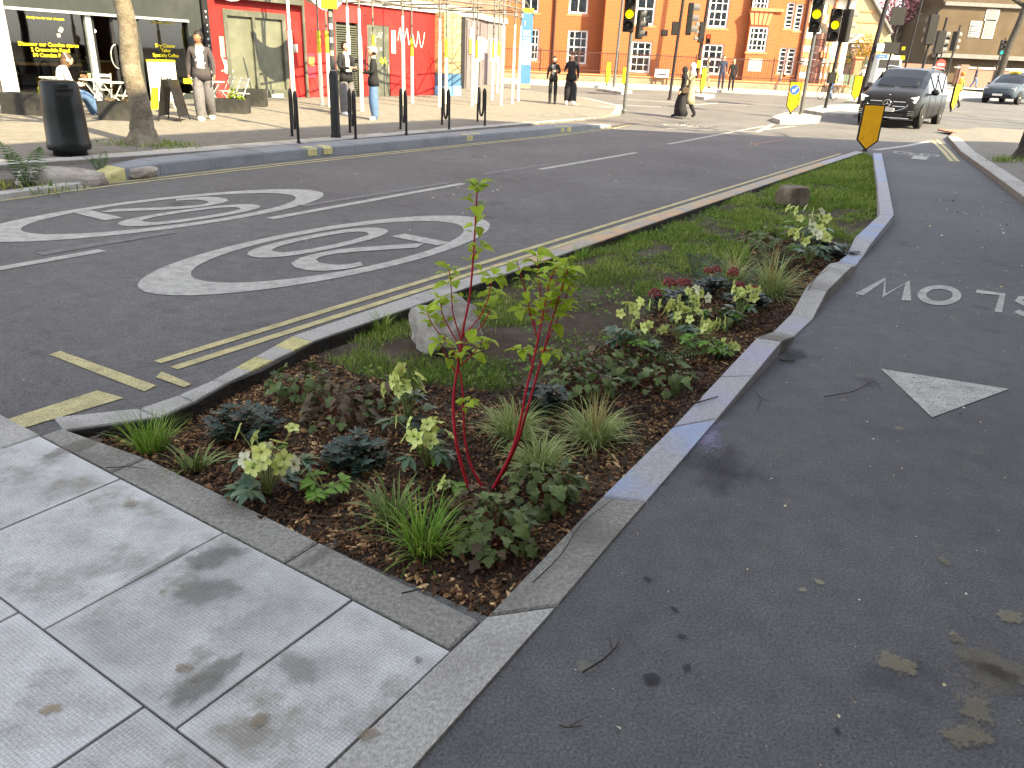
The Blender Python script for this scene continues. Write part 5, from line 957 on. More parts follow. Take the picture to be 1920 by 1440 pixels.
# room behind the glass
mb = MB(); mb.sbox(9.3, 14.5, 24.6, 24.7, 0, 3); mb.sbox(9.2, 9.3, 20.6, 24.7, 0, 3); mb.sbox(14.5, 14.6, 20.6, 24.7, 0, 3); mb.sbox(9.3, 14.5, 20.1, 24.6, 2.75, 2.85); mb.sbox(9.3, 14.5, 20.1, 24.6, 0.0, 0.058); mb.build('interior_walls', M_DARKIN, CAFE)
bpart('counter', M_WOOD, CAFE, 11.9, 14.3, 22.6, 23.3, 0.06, 1.05); bpart('counter_top', M_PALE, CAFE, 11.85, 14.35, 22.55, 23.35, 1.05, 1.09); bpart('window_shelf', M_WOOD, CAFE, 9.75, 11.35, 20.15, 20.55, 1.0, 1.06)
M_BULB = mat('pendant_bulb', (1, 0.8, 0.5), emit=(1, 0.72, 0.38), estr=9)
for a, b, z in ((12.2, 22.4, 1.85), (12.45, 22.9, 1.82), (13.1, 22.4, 1.85), (12.0, 23.4, 1.6), (12.7, 23.5, 1.7)): MB().ball(W(a, b, z), 0.05, 8, 6).build('pendant_bulb', M_BULB, CAFE)
for k in range(9): bpart('hanging_garment', [M_DARKIN, M_CHAR, M_WOOD][k % 3], CAFE, 9.8 + k * 0.18, 9.87 + k * 0.18, 21.6, 22.2, 0.9 + 0.1 * (k % 3), 2.0)
for k in range(14): bpart('hanging_strip', M_STEEL, CAFE, 10.75 + k * 0.05, 10.765 + k * 0.05, 21.0, 21.02, 1.3, 2.1)
for s, x, y, h in (('Family run for over 20 years', 85, 34, 0.075), ('Discover our Camden stores', 92, 84, 0.118), ('2 Crowndale Road', 95, 94, 0.118), ('84 Camden Road', 96, 104, 0.118), ('10% Student Discount', 305, 43, 0.075), ('Dry Cleaner', 310, 86, 0.118), ('Tailor', 311, 95, 0.118), ('Specialty Coffee', 311, 104, 0.118)):
    a, z = onB(x, y, 19.98); facade_text(s, h, M_YTXT, CAFE, a, z, 19.975, 0.0015)
bpart('upper_wall', M_BRICKS, CAFE, 3.0, 14.75, 20.1, 27, 3.05, 11); bpart('side_wall', M_BRICKS, CAFE, 3.0, 9.0, 20.0, 27, 0, 3.05)
for k in range(3):
    for st in range(2): bpart('upper_window', M_CHAR, CAFE, 5 + k * 3.6, 6.2 + k * 3.6, 20.06, 20.2, 4.2 + st * 3.2, 6.0 + st * 3.2)
M_RUST = mat('black_iron', (0.03, 0.028, 0.026), 0.55, 0.3, 10)
dp = thing('drainpipe', 'black iron drainpipe beside the pale cafe pilaster', 'drainpipe', W(9.18, 19.75), 0, None, True); MB().tube([W(9.16, 19.78, 4.0), W(9.16, 19.78, 0.22), W(9.18, 19.6, 0.08)], 0.055, 10).build('pipe', M_RUST, dp); MB().tube([W(9.16, 19.78, 0.34), W(9.16, 19.78, 0.42)], 0.075, 10).build('pipe_collar', M_RUST, dp)
# white price board leaning on the cafe window
wb = thing('price_board', 'white cafe price board with yellow top leaning on the window', 'sign', W(13.4, 19.6, PZ), 0, None, True)
a0, a1, z0, z1 = rpx(279, 116, 330, 172, 19.7); bpart('panel', M_WHITEP, wb, a0, a1, 19.68, 19.72, PZ, z1); bpart('top_strip', M_YTXT, wb, a0, a1, 19.66, 19.74, z1, z1 + 0.05)
M_GTXT = mat('grey_print', (0.25, 0.26, 0.27), 0.7)
for i, s in enumerate(('Cleaner', 'Tailor', 'Specialty Coffee')): facade_text(s, 0.10, M_GTXT, wb, (a0 + a1) / 2 - 0.05, z1 - 0.14 - i * 0.16, 19.677)
# ---- red building
RED = thing('red_shop_building', 'red rendered shop building with grey doors and graffiti behind the scaffold', 'building', W(20, FB), 0, None, True)
# wall in pieces round the openings: shop door 15.55-17.75, louvre 19.80-20.95, door 21.35-22.42
o1, o2, o3 = rpx(424, 22, 539, 193), rpx(630, 42, 674, 188), rpx(690, 47, 731, 187)
seg = [14.95, o1[0], o1[1], o2[0], o2[1], o3[0], o3[1], 25.05]
mb = MB()
for i in (0, 2, 4, 6): mb.sbox(seg[i], seg[i + 1], 20.0, 20.35, 0.22, 3.1)
for o, (q0, q1) in zip((o1, o2, o3), ((1, 2), (3, 4), (5, 6))): mb.sbox(seg[q0], seg[q1], 20.0, 20.35, o[3], 3.1)
mb.build('wall', M_REDP, RED)
mb = MB()
for i in (0, 2, 4, 6): mb.sbox(seg[i], seg[i + 1], 19.985, 20.35, 0.0, 0.22)
mb.build('plinth', M_GREYD, RED)
for z in (0.95, 2.35):
    mb = MB(); [mb.sbox(seg[i] + 0.01, seg[i + 1] - 0.01, 19.992, 20.0, z, z + 0.012) for i in (0, 2, 4, 6)]; mb.build('wall_groove', mat('red_groove', (0.28, 0.03, 0.028), 0.7), RED)
bpart('pilaster', M_BLACK, RED, 14.75, 14.95, 19.85, 20.4, 0, 3.1)
for k in range(12): facade_text(random.choice(('*', 'o', '+', 'v')), 0.13, M_WHITEP, RED, 14.85, 0.6 + k * 0.17, 19.845)
a0, a1, z0, z1 = o1; am = a0 + (a1 - a0) * 0.47
mb = MB(); mb.sbox(a0, a0 + 0.14, 19.97, 20.2, 0, z1); mb.sbox(a1 - 0.14, a1, 19.97, 20.2, 0, z1); mb.sbox(a0 + 0.14, a1 - 0.14, 19.97, 20.2, z1 - 0.16, z1); mb.sbox(am - 0.05, am + 0.05, 19.97, 20.2, 0.45, z1 - 0.16); mb.sbox(a0 + 0.14, a1 - 0.14, 19.975, 20.2, 0, 0.45); mb.build('shop_door_frame', M_GREYD, RED)
bpart('door_pane', M_DUSTG, RED, a0 + 0.14, am - 0.05, 20.06, 20.08, 0.45, z1 - 0.16); bpart('door_pane', M_DUSTG, RED, am + 0.05, a1 - 0.14, 20.06, 20.08, 0.45, z1 - 0.16); bpart('letter_plate', M_PALE, RED, a1 - 0.75, a1 - 0.3, 19.96, 19.975, 0.2, 0.33)
bpart('lintel', M_GREYD, RED, 15.25, 18.35, 19.75, 20.0, 2.86, 3.0); MB().tube([W(18.42, 19.9, 3.1), W(18.42, 19.9, 0.1)], 0.05, 8).build('downpipe', M_GREYD, RED)
a0, a1, z0, z1 = o2; bpart('louvre_frame', M_GREYD, RED, a0, a0 + 0.06, 19.98, 20.15, z0, z1); bpart('louvre_frame', M_GREYD, RED, a1 - 0.06, a1, 19.98, 20.15, z0, z1); bpart('louvre_back', M_BLACK, RED, a0 + 0.06, a1 - 0.06, 20.16, 20.18, z0, z1)
sl = MB().box((0, 0, 0), (a1 - a0 - 0.12, 0.09, 0.018)).mesh('louvre_slat', M_GREYD)
for k in range(32): link('louvre_slat', sl, RED, W((a0 + a1) / 2, 20.06, z0 + 0.1 + k * (z1 - z0 - 0.15) / 32) - RED.location, (0.6, 0, TANG))
a0, a1, z0, z1 = o3; bpart('steel_door', M_GREYD, RED, a0, a1, 20.02, 20.1, 0, z1); bpart('door_handle', M_STEEL, RED, a1 - 0.14, a1 - 0.10, 19.96, 20.02, 1.0, 1.2)
M_STK = mat('pink_sticker', (0.6, 0.3, 0.26)); M_NEON = mat('neon_tag', (0.62, 0.66, 0.02)); M_TAG = mat('black_tag_ink', (0.03, 0.02, 0.02)); M_TAGW = mat('white_tag_ink', (0.62, 0.55, 0.5)); M_TAGP = mat('dark_red_tag_ink', (0.17, 0.02, 0.02)); M_BLUEP = mat('blue_paint', (0.05, 0.115, 0.20), 0.6, 0.15, 3); M_BLUEL = mat('light_blue_paint', (0.15, 0.36, 0.60), 0.6, 0.1, 3); M_POST = mat('orange_print', (0.62, 0.28, 0.06)); M_POSTR = mat('red_print', (0.4, 0.03, 0.05))
for fx, fz in ((0.35, 0.78), (0.6, 0.68), (0.36, 0.62), (0.7, 0.53)): bpart('sticker', M_STK, RED, a0 + fx * (a1 - a0) - 0.05, a0 + fx * (a1 - a0) + 0.05, 20.012, 20.02, fz * z1, fz * z1 + 0.1)
def scribble(mat_, a0, a1, z0, z1, n, seed, r=0.012, b=19.99, parent=None, loop=True):
    rg = random.Random(seed); pts = []; x = a0
    for i in range(n):
        t = i / (n - 1); pts.append(W(a0 + (a1 - a0) * t + rg.uniform(-.06, .06), b, rg.uniform(z0, z1) if not loop else (z0 + (z1 - z0) * (0.5 + 0.5 * math.sin(i * 2.1 + rg.uniform(-.5, .5))))))
    P_ = smooth_path(pts, 4); fl = MB()
    for p, q in zip(P_[:-1], P_[1:]):
        d = (q - p); pr = Vector((0, 0, 1)).cross(d) if False else d.cross(N).normalized() * r; fl.add([p - pr, p + pr, q + pr, q - pr], [(0, 1, 2, 3)])
    return fl.build('graffiti', mat_, parent or RED)
scribble(M_TAG, 18.62, 19.5, 1.75, 2.25, 16, 1); scribble(M_TAG, 18.6, 19.1, 0.4, 0.75, 9, 2, 0.010); scribble(M_TAG, 19.0, 19.6, 0.42, 0.7, 8, 12, 0.01); scribble(M_TAG, 21.0, 21.3, 0.9, 1.9, 12, 3, 0.014); scribble(M_TAG, 21.2, 21.36, 2.45, 2.9, 6, 5); scribble(M_TAGW, 22.95, 24.4, 1.9, 2.5, 14, 4, 0.016); scribble(M_TAGP, 23.5, 24.7, 1.1, 1.9, 13, 6, 0.018); scribble(M_NEON, 22.0, 22.3, 1.25, 1.5, 9, 7, 0.02, 20.01); scribble(M_TAGW, 21.6, 22.2, 2.1, 2.3, 8, 8, 0.008, 20.01); scribble(M_TAGW, 15.3, 15.7, 0.9, 1.0, 5, 9, 0.01)
for (x0, y0, x1, y1), m in (((411, 68, 420, 107), M_STEEL), ((571, 100, 591, 146), M_POSTR), ((578, 107, 588, 123), M_POST), ((549, 83, 557, 98), M_PALE), ((733, 57, 741, 79), M_PALE), ((733, 80, 741, 100), M_PALE)):
    a0, a1, z0, z1 = rpx(x0, y0, x1, y1); off = 0.006 if m is M_POST else 0.0; bpart('notice', m, RED, a0, a1, 19.975 - off, 19.985 - off, z0, z1)
a0, a1, z0, z1 = rpx(418, 112, 428, 136); mb = MB(); mb.ext([(0.02, 0), (0.12, 0), (0.14, 0.22), (0.20, 0.36), (0.16, 0.38), (0.12, 0.30), (0.08, 0.36), (0.03, 0.34), (0.0, 0.42), (-0.04, 0.40), (0.0, 0.28), (0.04, 0.16)], W(a0, 19.985, z0), T, (0, 0, 1), -N * 0.006); mb.build('pasted_paper', M_PALE, RED)
bpart('upper_band', M_PALE, RED, 14.75, 27.4, 19.9, 20.4, 3.1, 3.42); bpart('upper_wall', M_BRICKR, RED, 14.75, 27.4, 20.0, 28, 3.42, 11.5); bpart('back_wall', M_DARKIN, RED, 14.75, 25.05, 20.5, 20.6, 0, 3.1)
# tiled column and dark recess
bpart('column_core', mat('tile_grout', (0.5, 0.47, 0.4), 0.9), RED, 25.06, 26.02, 19.52, 20.3, 1.02, 3.1); bpart('column_base', M_BLUEP, RED, 25.04, 26.04, 19.5, 20.3, 0.58, 1.02); bpart('column_base', M_BLUEL, RED, 25.03, 26.05, 19.49, 20.3, 0.05, 0.58)
M_TILE = mat('glazed_buff_tile', (0.36, 0.26, 0.12), 0.35, 0.15, 5, rnd=0.18); tl = MB().bbox((0, 0, 0), (0.305, 0.03, 0.165), 0.006).mesh('tile', M_TILE); tl2 = MB().bbox((0, 0, 0), (0.03, 0.245, 0.165), 0.006).mesh('tile', M_TILE)
for r in range(12):
    for c in range(3): link('tile', tl, RED, W(25.06 + 0.16 + c * 0.32, 19.512, 1.11 + r * 0.178) - RED.location, (0, 0, TANG))
    for c in range(3): link('tile', tl2, RED, W(25.05, 19.66 + c * 0.26, 1.11 + r * 0.178) - RED.location, (0, 0, TANG))
CORN = thing('corner_shop_building', 'grey panelled corner shopfront with posters past the tiled column', 'building', W(30, 22), 0, None, True)
M_PURP = mat('mauve_grey_panel', (0.145, 0.125, 0.13), 0.55, 0.12, 2, dirt=(0.2, 0.17, 0.16), dscale=1.3, damt=0.4)
gA, gB, gC = G(872, 166, PZ), G(911, 158, PZ), G(945, 156, PZ); back = G(850, 171, PZ)
def vwall(name, p, q, z0, z1, m, th, parent):
    d = (q - p).normalized(); n_ = Vector((-d.y, d.x, 0)) * th; return MB().prism([(v.x, v.y) for v in (p, q, q + n_, p + n_)], z0, z1).build(name, m, parent)
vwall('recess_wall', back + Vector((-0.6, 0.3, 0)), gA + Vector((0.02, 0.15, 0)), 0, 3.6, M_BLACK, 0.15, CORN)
vwall('panel_front', gA, gB, 0.2, 3.35, M_PURP, 0.2, CORN); vwall('panel_front', gB + Vector((0.02, 0.02, 0)), gC, 0.2, 3.4, M_PURP, 0.2, CORN)
dv = (gB - gA).normalized(); nv = Vector((dv.y, -dv.x, 0)); L_ = (gB - gA).length
for k in range(5): p = gA + dv * (0.08 + L_ * k / 5) + nv * 0.02; vwall('panel_moulding', p, p + dv * 0.09, 0.25, 3.2, M_BLACK if k in (0, 3) else M_PURP, 0.03, CORN)
dv2 = (gC - gB).normalized(); nv2 = Vector((dv2.y, -dv2.x, 0)); L2_ = (gC - gB).length
for f0, f1, z0, z1, m, w2 in ((0.12, 0.30, 1.5, 2.15, M_POST, 0), (0.14, 0.30, 2.15, 2.6, M_WHITEP, 0), (0.45, 0.62, 1.2, 2.3, M_WHITEP, 0), (0.70, 0.80, 1.3, 2.3, M_WHITEP, 0), (0.85, 0.96, 1.6, 2.2, M_WHITEP, 0), (0.15, 0.5, 1.2, 2.3, M_WHITEP, 1), (0.5, 0.9, 1.4, 2.0, M_POST, 1)):
    A_, D_, L3, NN = (gA, dv, L_, nv) if w2 == 0 else (gB, dv2, L2_, nv2); p = A_ + D_ * f0 * L3 + NN * 0.045; vwall('poster', p, A_ + D_ * f1 * L3 + NN * 0.045, z0 + 0.3, z1 + 0.3, m, 0.012, CORN)
p = gA + Vector((-0.35, 0.0, 0)); vwall('notice', p + Vector((-0.75, -0.2, 0)), p + Vector((-0.35, -0.15, 0)), 1.15, 2.3, M_STEEL, 0.02, CORN); vwall('warning_sign', p + Vector((-0.28, -0.15, 0)), p + Vector((0.0, -0.12, 0)), 1.75, 2.15, M_YTXT, 0.02, CORN)
mb = MB(); q = [gA, gB, gC, gC + Vector((-4, 6, 0)), W(26.1, 32), W(26.1, 20.6)]; mb.prism([(v.x, v.y) for v in q], 3.6, 12); mb.build('upper_wall', M_BRICKR, CORN); MB().prism([(v.x, v.y) for v in [gA + nv * .1, gB + nv * .1 + nv2 * .05, gC + nv2 * .1, gC + Vector((-.1, .3, 0)), gA + Vector((-.6, .3, 0))]], 3.36, 3.6).build('cornice', M_PALE, CORN)
# ---- scaffold
SCA = thing('scaffold', 'steel tube scaffold with white and yellow sleeves in front of the red shop', 'scaffold', W(19, 17, PZ), 0, None, True)
M_SLW = mat('white_sleeve', (0.72, 0.71, 0.60), 0.6, 0.06, 6, rnd=0.05); M_SLY = mat('yellow_sleeve', (0.50, 0.44, 0.03), 0.6, 0.1, 6); M_SOLE = mat('sole_board', (0.22, 0.12, 0.07), 0.9, 0.2, 5); M_TUBE = mat('scaffold_tube', (0.15, 0.145, 0.125), 0.5, 0.25, 10, metal=0.3)
SP = [(447, 190, 0), (498, 192, 0), (553, 221, 1), (604, 206, 0), (619, 208, 0), (658, 216, 1), (679, 214, 1), (703, 203, 0), (757, 205, 1), (773, 199, 0), (824, 206, 1), (836, 199, 0), (885, 203, 1), (892, 197, 0), (922, 190, 0), (932, 176, 0), (939, 201, 1), (960, 197, 1), (971, 191, 1)]
sp_w = []
for i, (x, y, near) in enumerate(SP):
    p = G(x, y, PZ); sp_w.append((p, near)); z = p.z
    MB().tube([p + Vector((0, 0, 0.01)), Vector((p.x, p.y, z + (3.9 if near else 6)))], 0.028, 8).build('standard', M_TUBE, SCA)
    s = MB().tube([p + Vector((0, 0, 0.03)), Vector((p.x, p.y, z + (1.95 if near else 1.5)))], 0.052, 10).build('sleeve', M_SLW, SCA)
    MB().tube([Vector((p.x, p.y, z + (1.95 if near else 1.5))), Vector((p.x, p.y, z + (2.6 if near else 2.05)))], 0.034 if near else 0.052, 10).build('sleeve', M_WHITEP if near else M_SLY, SCA)
    MB().box((p.x, p.y, z + 0.012), (0.5, 0.22, 0.03), TANG + (0.3 if i % 2 else 0)).build('sole_board', M_SOLE, SCA)
near_p = [p for p, n_ in sp_w if n_]; back_p = [p for p, n_ in sp_w if not n_][:8]
def polyline_tube(pts, z, r=0.026, name='ledger'):
    for p, q in zip(pts[:-1], pts[1:]):
        if (q - p).length < 7: d = (q - p).normalized() * 0.25; MB().tube([Vector((p.x, p.y, p.z + z)) - d, Vector((q.x, q.y, q.z + z)) + d], r, 6).build(name, M_TUBE, SCA)
lead = near_p[0] - T * 4.5
polyline_tube([lead, *near_p], 2.88); polyline_tube([lead, *near_p], 3.12); polyline_tube(back_p, 2.92); polyline_tube(back_p, 3.2); polyline_tube([near_p[-3], near_p[-2], near_p[-1], back_p[-1] + T * 0.6], 3.35)
for p in near_p[:-1] + [near_p[0] - T * 1.6, near_p[2] + T * 1.2]:
    q = p + N * 2.3; MB().tube([Vector((p.x, p.y, p.z + 3.0)) - N * 0.35, Vector((q.x, q.y, p.z + 2.96))], 0.025, 6).build('transom', M_TUBE, SCA)
for k, (p, q) in enumerate(zip(near_p[3:-1], near_p[4:])): MB().tube([Vector((p.x, p.y, p.z + 3.1)) + N * 0.3, Vector((q.x, q.y, q.z + 4.1)) + N * 0.3], 0.025, 6).build('brace', M_TUBE, SCA)
p, q = near_p[-1], near_p[-2]; MB().tube([Vector((p.x + .5, p.y, p.z + 2.9)), Vector((q.x - .3, q.y, q.z + 4.2))], 0.025, 6).build('brace', M_TUBE, SCA)
for p in near_p: MB().box((p.x, p.y, p.z + 2.93), (0.12, 0.1, 0.12), TANG).build('coupler', M_STEEL, SCA)
for a in (13.0, 16.2): mb = MB(); P_ = [W(a + 1.6 * t, 17.4, 3.05 - 0.42 * math.sin(PI * t)) for t in [i / 10 for i in range(11)]]; [mb.add([p, q, q + N * 0.9 + Vector((0, 0, .3)), p + N * 0.9 + Vector((0, 0, .3))], [(0, 1, 2, 3)]) for p, q in zip(P_[:-1], P_[1:])]; mb.build('debris_sheet', M_PALE, SCA)
# ---- cycle stands
def stand_mesh():
    P_ = [(0, 0, -0.02), (0, 0, 0.70)]; r = 0.125
    P_ += [(0, r - r * math.cos(t), 0.72 + r * math.sin(t)) for t in [PI * i / 8 for i in range(9)]]; P_ += [(0, 0.25, 0.45)]; P_ += [(0, 0.5 - 0.25 * math.cos(t), 0.42 - 0.22 * math.sin(t)) for t in [PI * i / 8 for i in range(9)]]; P_ += [(0, 0.75, 0.70)]; P_ += [(0, 0.875 - r * math.cos(t), 0.72 + r * math.sin(t)) for t in [PI * i / 8 for i in range(9)]] + [(0, 1.0, -0.02)]
    mb = MB(); mb.tube(P_, 0.026, 8); return mb.mesh('hoop', M_BLACK)
shm = stand_mesh()
for i, ((x0, y0), (x1, y1), l_) in enumerate((((560, 268), (548, 256), 'black M-shaped cycle stand left of the lamp post'), ((667, 260), (655, 248), 'black M-shaped cycle stand just right of the lamp post'), ((762, 252), (749, 241), 'black M-shaped cycle stand in front of the red door, third in the row'), ((842, 243), (827, 234), 'black M-shaped cycle stand in front of the tiled column'), ((909, 236), (893, 228), 'black M-shaped cycle stand furthest along the row'))):
    p, q = G(x0, y0, PZ), G(x1, y1, PZ); t = thing('cycle_stand', l_, 'cycle stand', p, 0, 'cycle stands along the kerb'); d = q - p; link('hoop', shm, t, None, (0, 0, math.atan2(d.y, d.x) - PI / 2), (1, max(0.75, min(1.15, d.length)), 1))
    for c in ((0, 0, 0), (d.x, d.y, 0)): MB().lathe([(0.05, 0.0), (0.05, 0.012), (0.028, 0.016)], c, 10).build('base_plate', M_BLACK, t)
# ---- lamp post with yellow plate
lp = thing('lamp_post', 'black lamp post with stickers and a yellow loading plate', 'lamp post', G(630, 258, PZ)); MB().lathe([(0.10, 0), (0.10, 0.05), (0.088, 0.08), (0.088, 1.14), (0.06, 1.2)], (0, 0, 0), 14).build('base', M_BLACK, lp); MB().tube([(0, 0, 1.18), (0, 0, 6.5)], 0.056, 12).build('shaft', mat('grey_black_paint', (0.06, 0.06, 0.06), 0.5, 0.3, 8), lp); MB().lathe([(0.062, 1.17), (0.062, 1.22)], (0, 0, 0), 12).build('collar', M_STEEL, lp)
MB().tube([(0, 0, 6.4), (0.5, -0.3, 6.8), (1.4, -0.9, 6.9)], 0.04, 8).build('arm', M_BLACK, lp); MB().box((1.6, -1.0, 6.88), (0.6, 0.25, 0.12), -0.57).build('lantern', M_STEEL, lp)
for z, m in ((1.95, M_WHITEP), (1.5, M_STK), (1.72, M_PALE), (2.15, M_STEEL)): MB().box((0.01, -0.056, z), (0.06, 0.008, 0.09)).build('sticker', m, lp)
pz = 1.55 + (101 - 17) * 15.5 / 1442 - PZ; yp = MB().bbox((0, -0.075, pz), (0.29, 0.012, 0.32), 0.004).build('yellow_plate', mat('sign_yellow', (0.80, 0.66, 0.03), 0.4, 0.04), lp)
M_INK = mat('sign_black', (0.02, 0.02, 0.02), 0.5)
for s, z, h in (('Loading', -0.01, 0.055), ('8.30am-7.00pm', -0.075, 0.036), ('7.00pm-8.30am', -0.12, 0.036)): text_mesh('lettering', s, h, M_INK, yp, frame_matrix((0, -0.083, pz + z), (1, 0, 0), (0, 0, 1)), ext=0.0008)
MB().lathe([(0.035, 0), (0.035, 0.003)], (0, 0, 0), 16).build('disc', mat('sign_blue', (0.03, 0.08, 0.5), 0.4), yp).matrix_local = frame_matrix((0.08, -0.082, pz + 0.08), (1, 0, 0), (0, 0, 1)); MB().box((-0.05, -0.083, pz + 0.1), (0.10, 0.003, 0.035)).build('truck_symbol', M_INK, yp)
# ---- litter bin
bn = thing('litter_bin', 'black round litter bin on the far pavement by the tree', 'litter bin', G(133, 291, PZ)); M_BIN = mat('bin_black', (0.010, 0.011, 0.011), 0.35, 0.2, 5, spec=0.2)
MB().lathe([(0.20, 0.0), (0.22, 0.0), (0.22, 0.07), (0.275, 0.085), (0.285, 0.11), (0.285, 0.18), (0.275, 0.2), (0.262, 0.6), (0.245, 0.95), (0.232, 0.985), (0.20, 1.0), (0.0, 1.0)], (0, 0, 0), 28).build('body', M_BIN, bn)
mb = MB(); ps = []
for i in range(9): t = -1.25 + 0.9 * i / 8; ps.append(t)
for z0, z1, rr in ((0.80, 0.90, 0.256),): mb.add([(rr * math.cos(t), rr * math.sin(t), z) for z in (z0, z1) for t in ps], [(i, i + 1, 9 + i + 1, 9 + i) for i in range(8)])
mb.build('opening', M_INK, bn); mb = MB(); mb.add([(r * math.cos(t), r * math.sin(t), z) for r, z in ((0.25, 0.905), (0.285, 0.89)) for t in ps], [(i, i + 1, 9 + i + 1, 9 + i) for i in range(8)]); mb.build('rain_lip', M_BIN, bn); MB().box((-0.05, -0.05, 1.003), (0.12, 0.09, 0.008), 0.3).build('stub_plate', M_STEEL, bn)
# ---- A-board, planters, tables, chairs
ab = thing('a_board', 'black A-board with white writing on the pavement beside the tree', 'sign board', G(328, 233, PZ), TANG - 0.95)
for s in (-1, 1):
    R = Matrix.Rotation(s * 0.20, 3, 'Y'); MB().box((s * -0.0, 0, 0.0), (0.02, 0.50, 0.72), M=None).build('panel', M_BLACK, ab).matrix_local = Matrix.Translation((s * 0.14, 0, 0.52)) @ Matrix.Rotation(-s * 0.20, 4, 'Y')
    for y in (-0.27, 0.27): MB().tube([(s * 0.24, y, 0), (s * 0.05, y, 0.95)], 0.012, 6).build('leg', M_BLACK, ab)
for i, s in enumerate(('Dry Cleaner', 'Tailor', 'Specialty Coffee', 'Student Discount')): text_mesh('lettering', s, 0.06, M_WHITEP, ab, Matrix.Translation((-0.155 - 0.0, 0, 0.72 - i * 0.09)) @ Matrix.Rotation(0.20, 4, 'Y') @ frame_matrix((0, 0, 0), (0, -1, 0), (0, 0, 1)), ext=0.001)
M_PLB = mat('planter_black', (0.028, 0.028, 0.026), 0.6, 0.25, 4, dirt=(0.07, 0.065, 0.055), dscale=2, damt=0.5); M_LIME = mat('lime_foliage', (0.24, 0.33, 0.03), 0.55, 0.3, 10, trans=0.3); M_PINKF = mat('dusty_foliage', (0.16, 0.12, 0.07), 0.6, 0.35, 8, trans=0.1)
def planter(label, p, rz, L, w, h, plants):
    t = thing('planter_box', label, 'planter', p, rz, 'black planter boxes outside the cafe'); mb = MB(); wl_ = 0.03
    mb.box((0, -w / 2 + wl_ / 2, 0.07 + h / 2), (L, wl_, h)); mb.box((0, w / 2 - wl_ / 2, 0.07 + h / 2), (L, wl_, h)); mb.box((-L / 2 + wl_ / 2, 0, 0.07 + h / 2), (wl_, w - 2 * wl_, h)); mb.box((L / 2 - wl_ / 2, 0, 0.07 + h / 2), (wl_, w - 2 * wl_, h)); mb.box((0, 0, 0.09), (L - 2 * wl_, w - 2 * wl_, 0.03)); mb.build('box', M_PLB, t); MB().box((0, 0, 0.02 + h), (L - 2 * wl_, w - 2 * wl_, 0.02)).build('soil', M_SOIL, t)
    for x in (-1, 1):
        for y in (-1, 1): MB().tube([(x * (L / 2 - .08), y * (w / 2 - .06) - .012, 0.035), (x * (L / 2 - .08), y * (w / 2 - .06) + .012, 0.035)], 0.035, 8).build('castor', M_STEEL, t)
    for (x, y, r, hh, m) in plants:
        mb = MB()
        for k in range(130):
            a = random.uniform(0, 2 * PI); u = random.random(); q = Vector((x + r * math.sqrt(u) * math.cos(a), y + r * math.sqrt(u) * math.sin(a), h + 0.04 + hh * random.uniform(0.1, 1) * (1 - 0.5 * u))); R = Matrix.Rotation(random.uniform(0, 6), 3, 'Z') @ Matrix.Rotation(random.uniform(-.9, .9), 3, 'X'); s = random.uniform(0.03, 0.055); mb.add([q + R @ Vector(v) * s for v in ((-.4, 0, 0), (0, -.6, .1), (.4, 0, 0), (0, .8, .1))], [(0, 1, 2, 3)])
        mb.build('plant', m, t)
planter('long black planter box behind the litter bin, by the pale pilaster', G(64, 222, PZ), TANG - 1.15, 1.1, 0.4, 0.42, [(0.35, 0, 0.12, 0.28, M_LIME)])
planter('black planter box with dusty plants left of the tree trunk', G(228, 232, PZ), TANG - 0.95, 0.70, 0.42, 0.36, [(0.2, 0, 0.13, 0.12, M_PINKF), (-0.15, 0, 0.13, 0.1, M_PINKF)])
planter('black planter box with bright lime foliage right of the walking man', G(437, 219, PZ), TANG - 0.95, 0.76, 0.42, 0.34, [(0.05, 0, 0.14, 0.30, M_LIME), (0.22, 0, 0.1, 0.1, M_LIME)])
planter('black planter box standing in front of the green shop door', G(482, 208, PZ), TANG - 0.95, 0.50, 0.42, 0.48, []); planter('black planter box half hidden behind the lime-planted one', G(466, 203, PZ), TANG - 0.3, 0.8, 0.4, 0.42, [])
M_CAFEM = mat('pale_grey_metal', (0.50, 0.50, 0.44), 0.45, 0.1, 10)
def bistro_table(label, p, rz=0.0):
    t = thing('bistro_table', label, 'table', p, rz, 'round folding tables outside the cafe'); MB().lathe([(0.0, 0.715), (0.295, 0.715), (0.305, 0.722), (0.305, 0.738), (0.295, 0.745), (0.0, 0.745)], (0, 0, 0), 24).build('table_top', M_CAFEM, t)
    for s in (-1, 1):
        MB().tube([(-0.26, s * 0.2, 0.0), (0.20, s * 0.17, 0.715)], 0.011, 6).build('leg', M_CAFEM, t); MB().tube([(0.26, s * 0.18, 0.0), (-0.20, s * 0.19, 0.715)], 0.011, 6).build('leg', M_CAFEM, t)
    MB().tube([(-0.26, -0.2, 0.012), (-0.26, 0.2, 0.012)], 0.010, 6).build('foot_bar', M_CAFEM, t); MB().tube([(0.26, -0.18, 0.012), (0.26, 0.18, 0.012)], 0.010, 6).build('foot_bar', M_CAFEM, t); return t
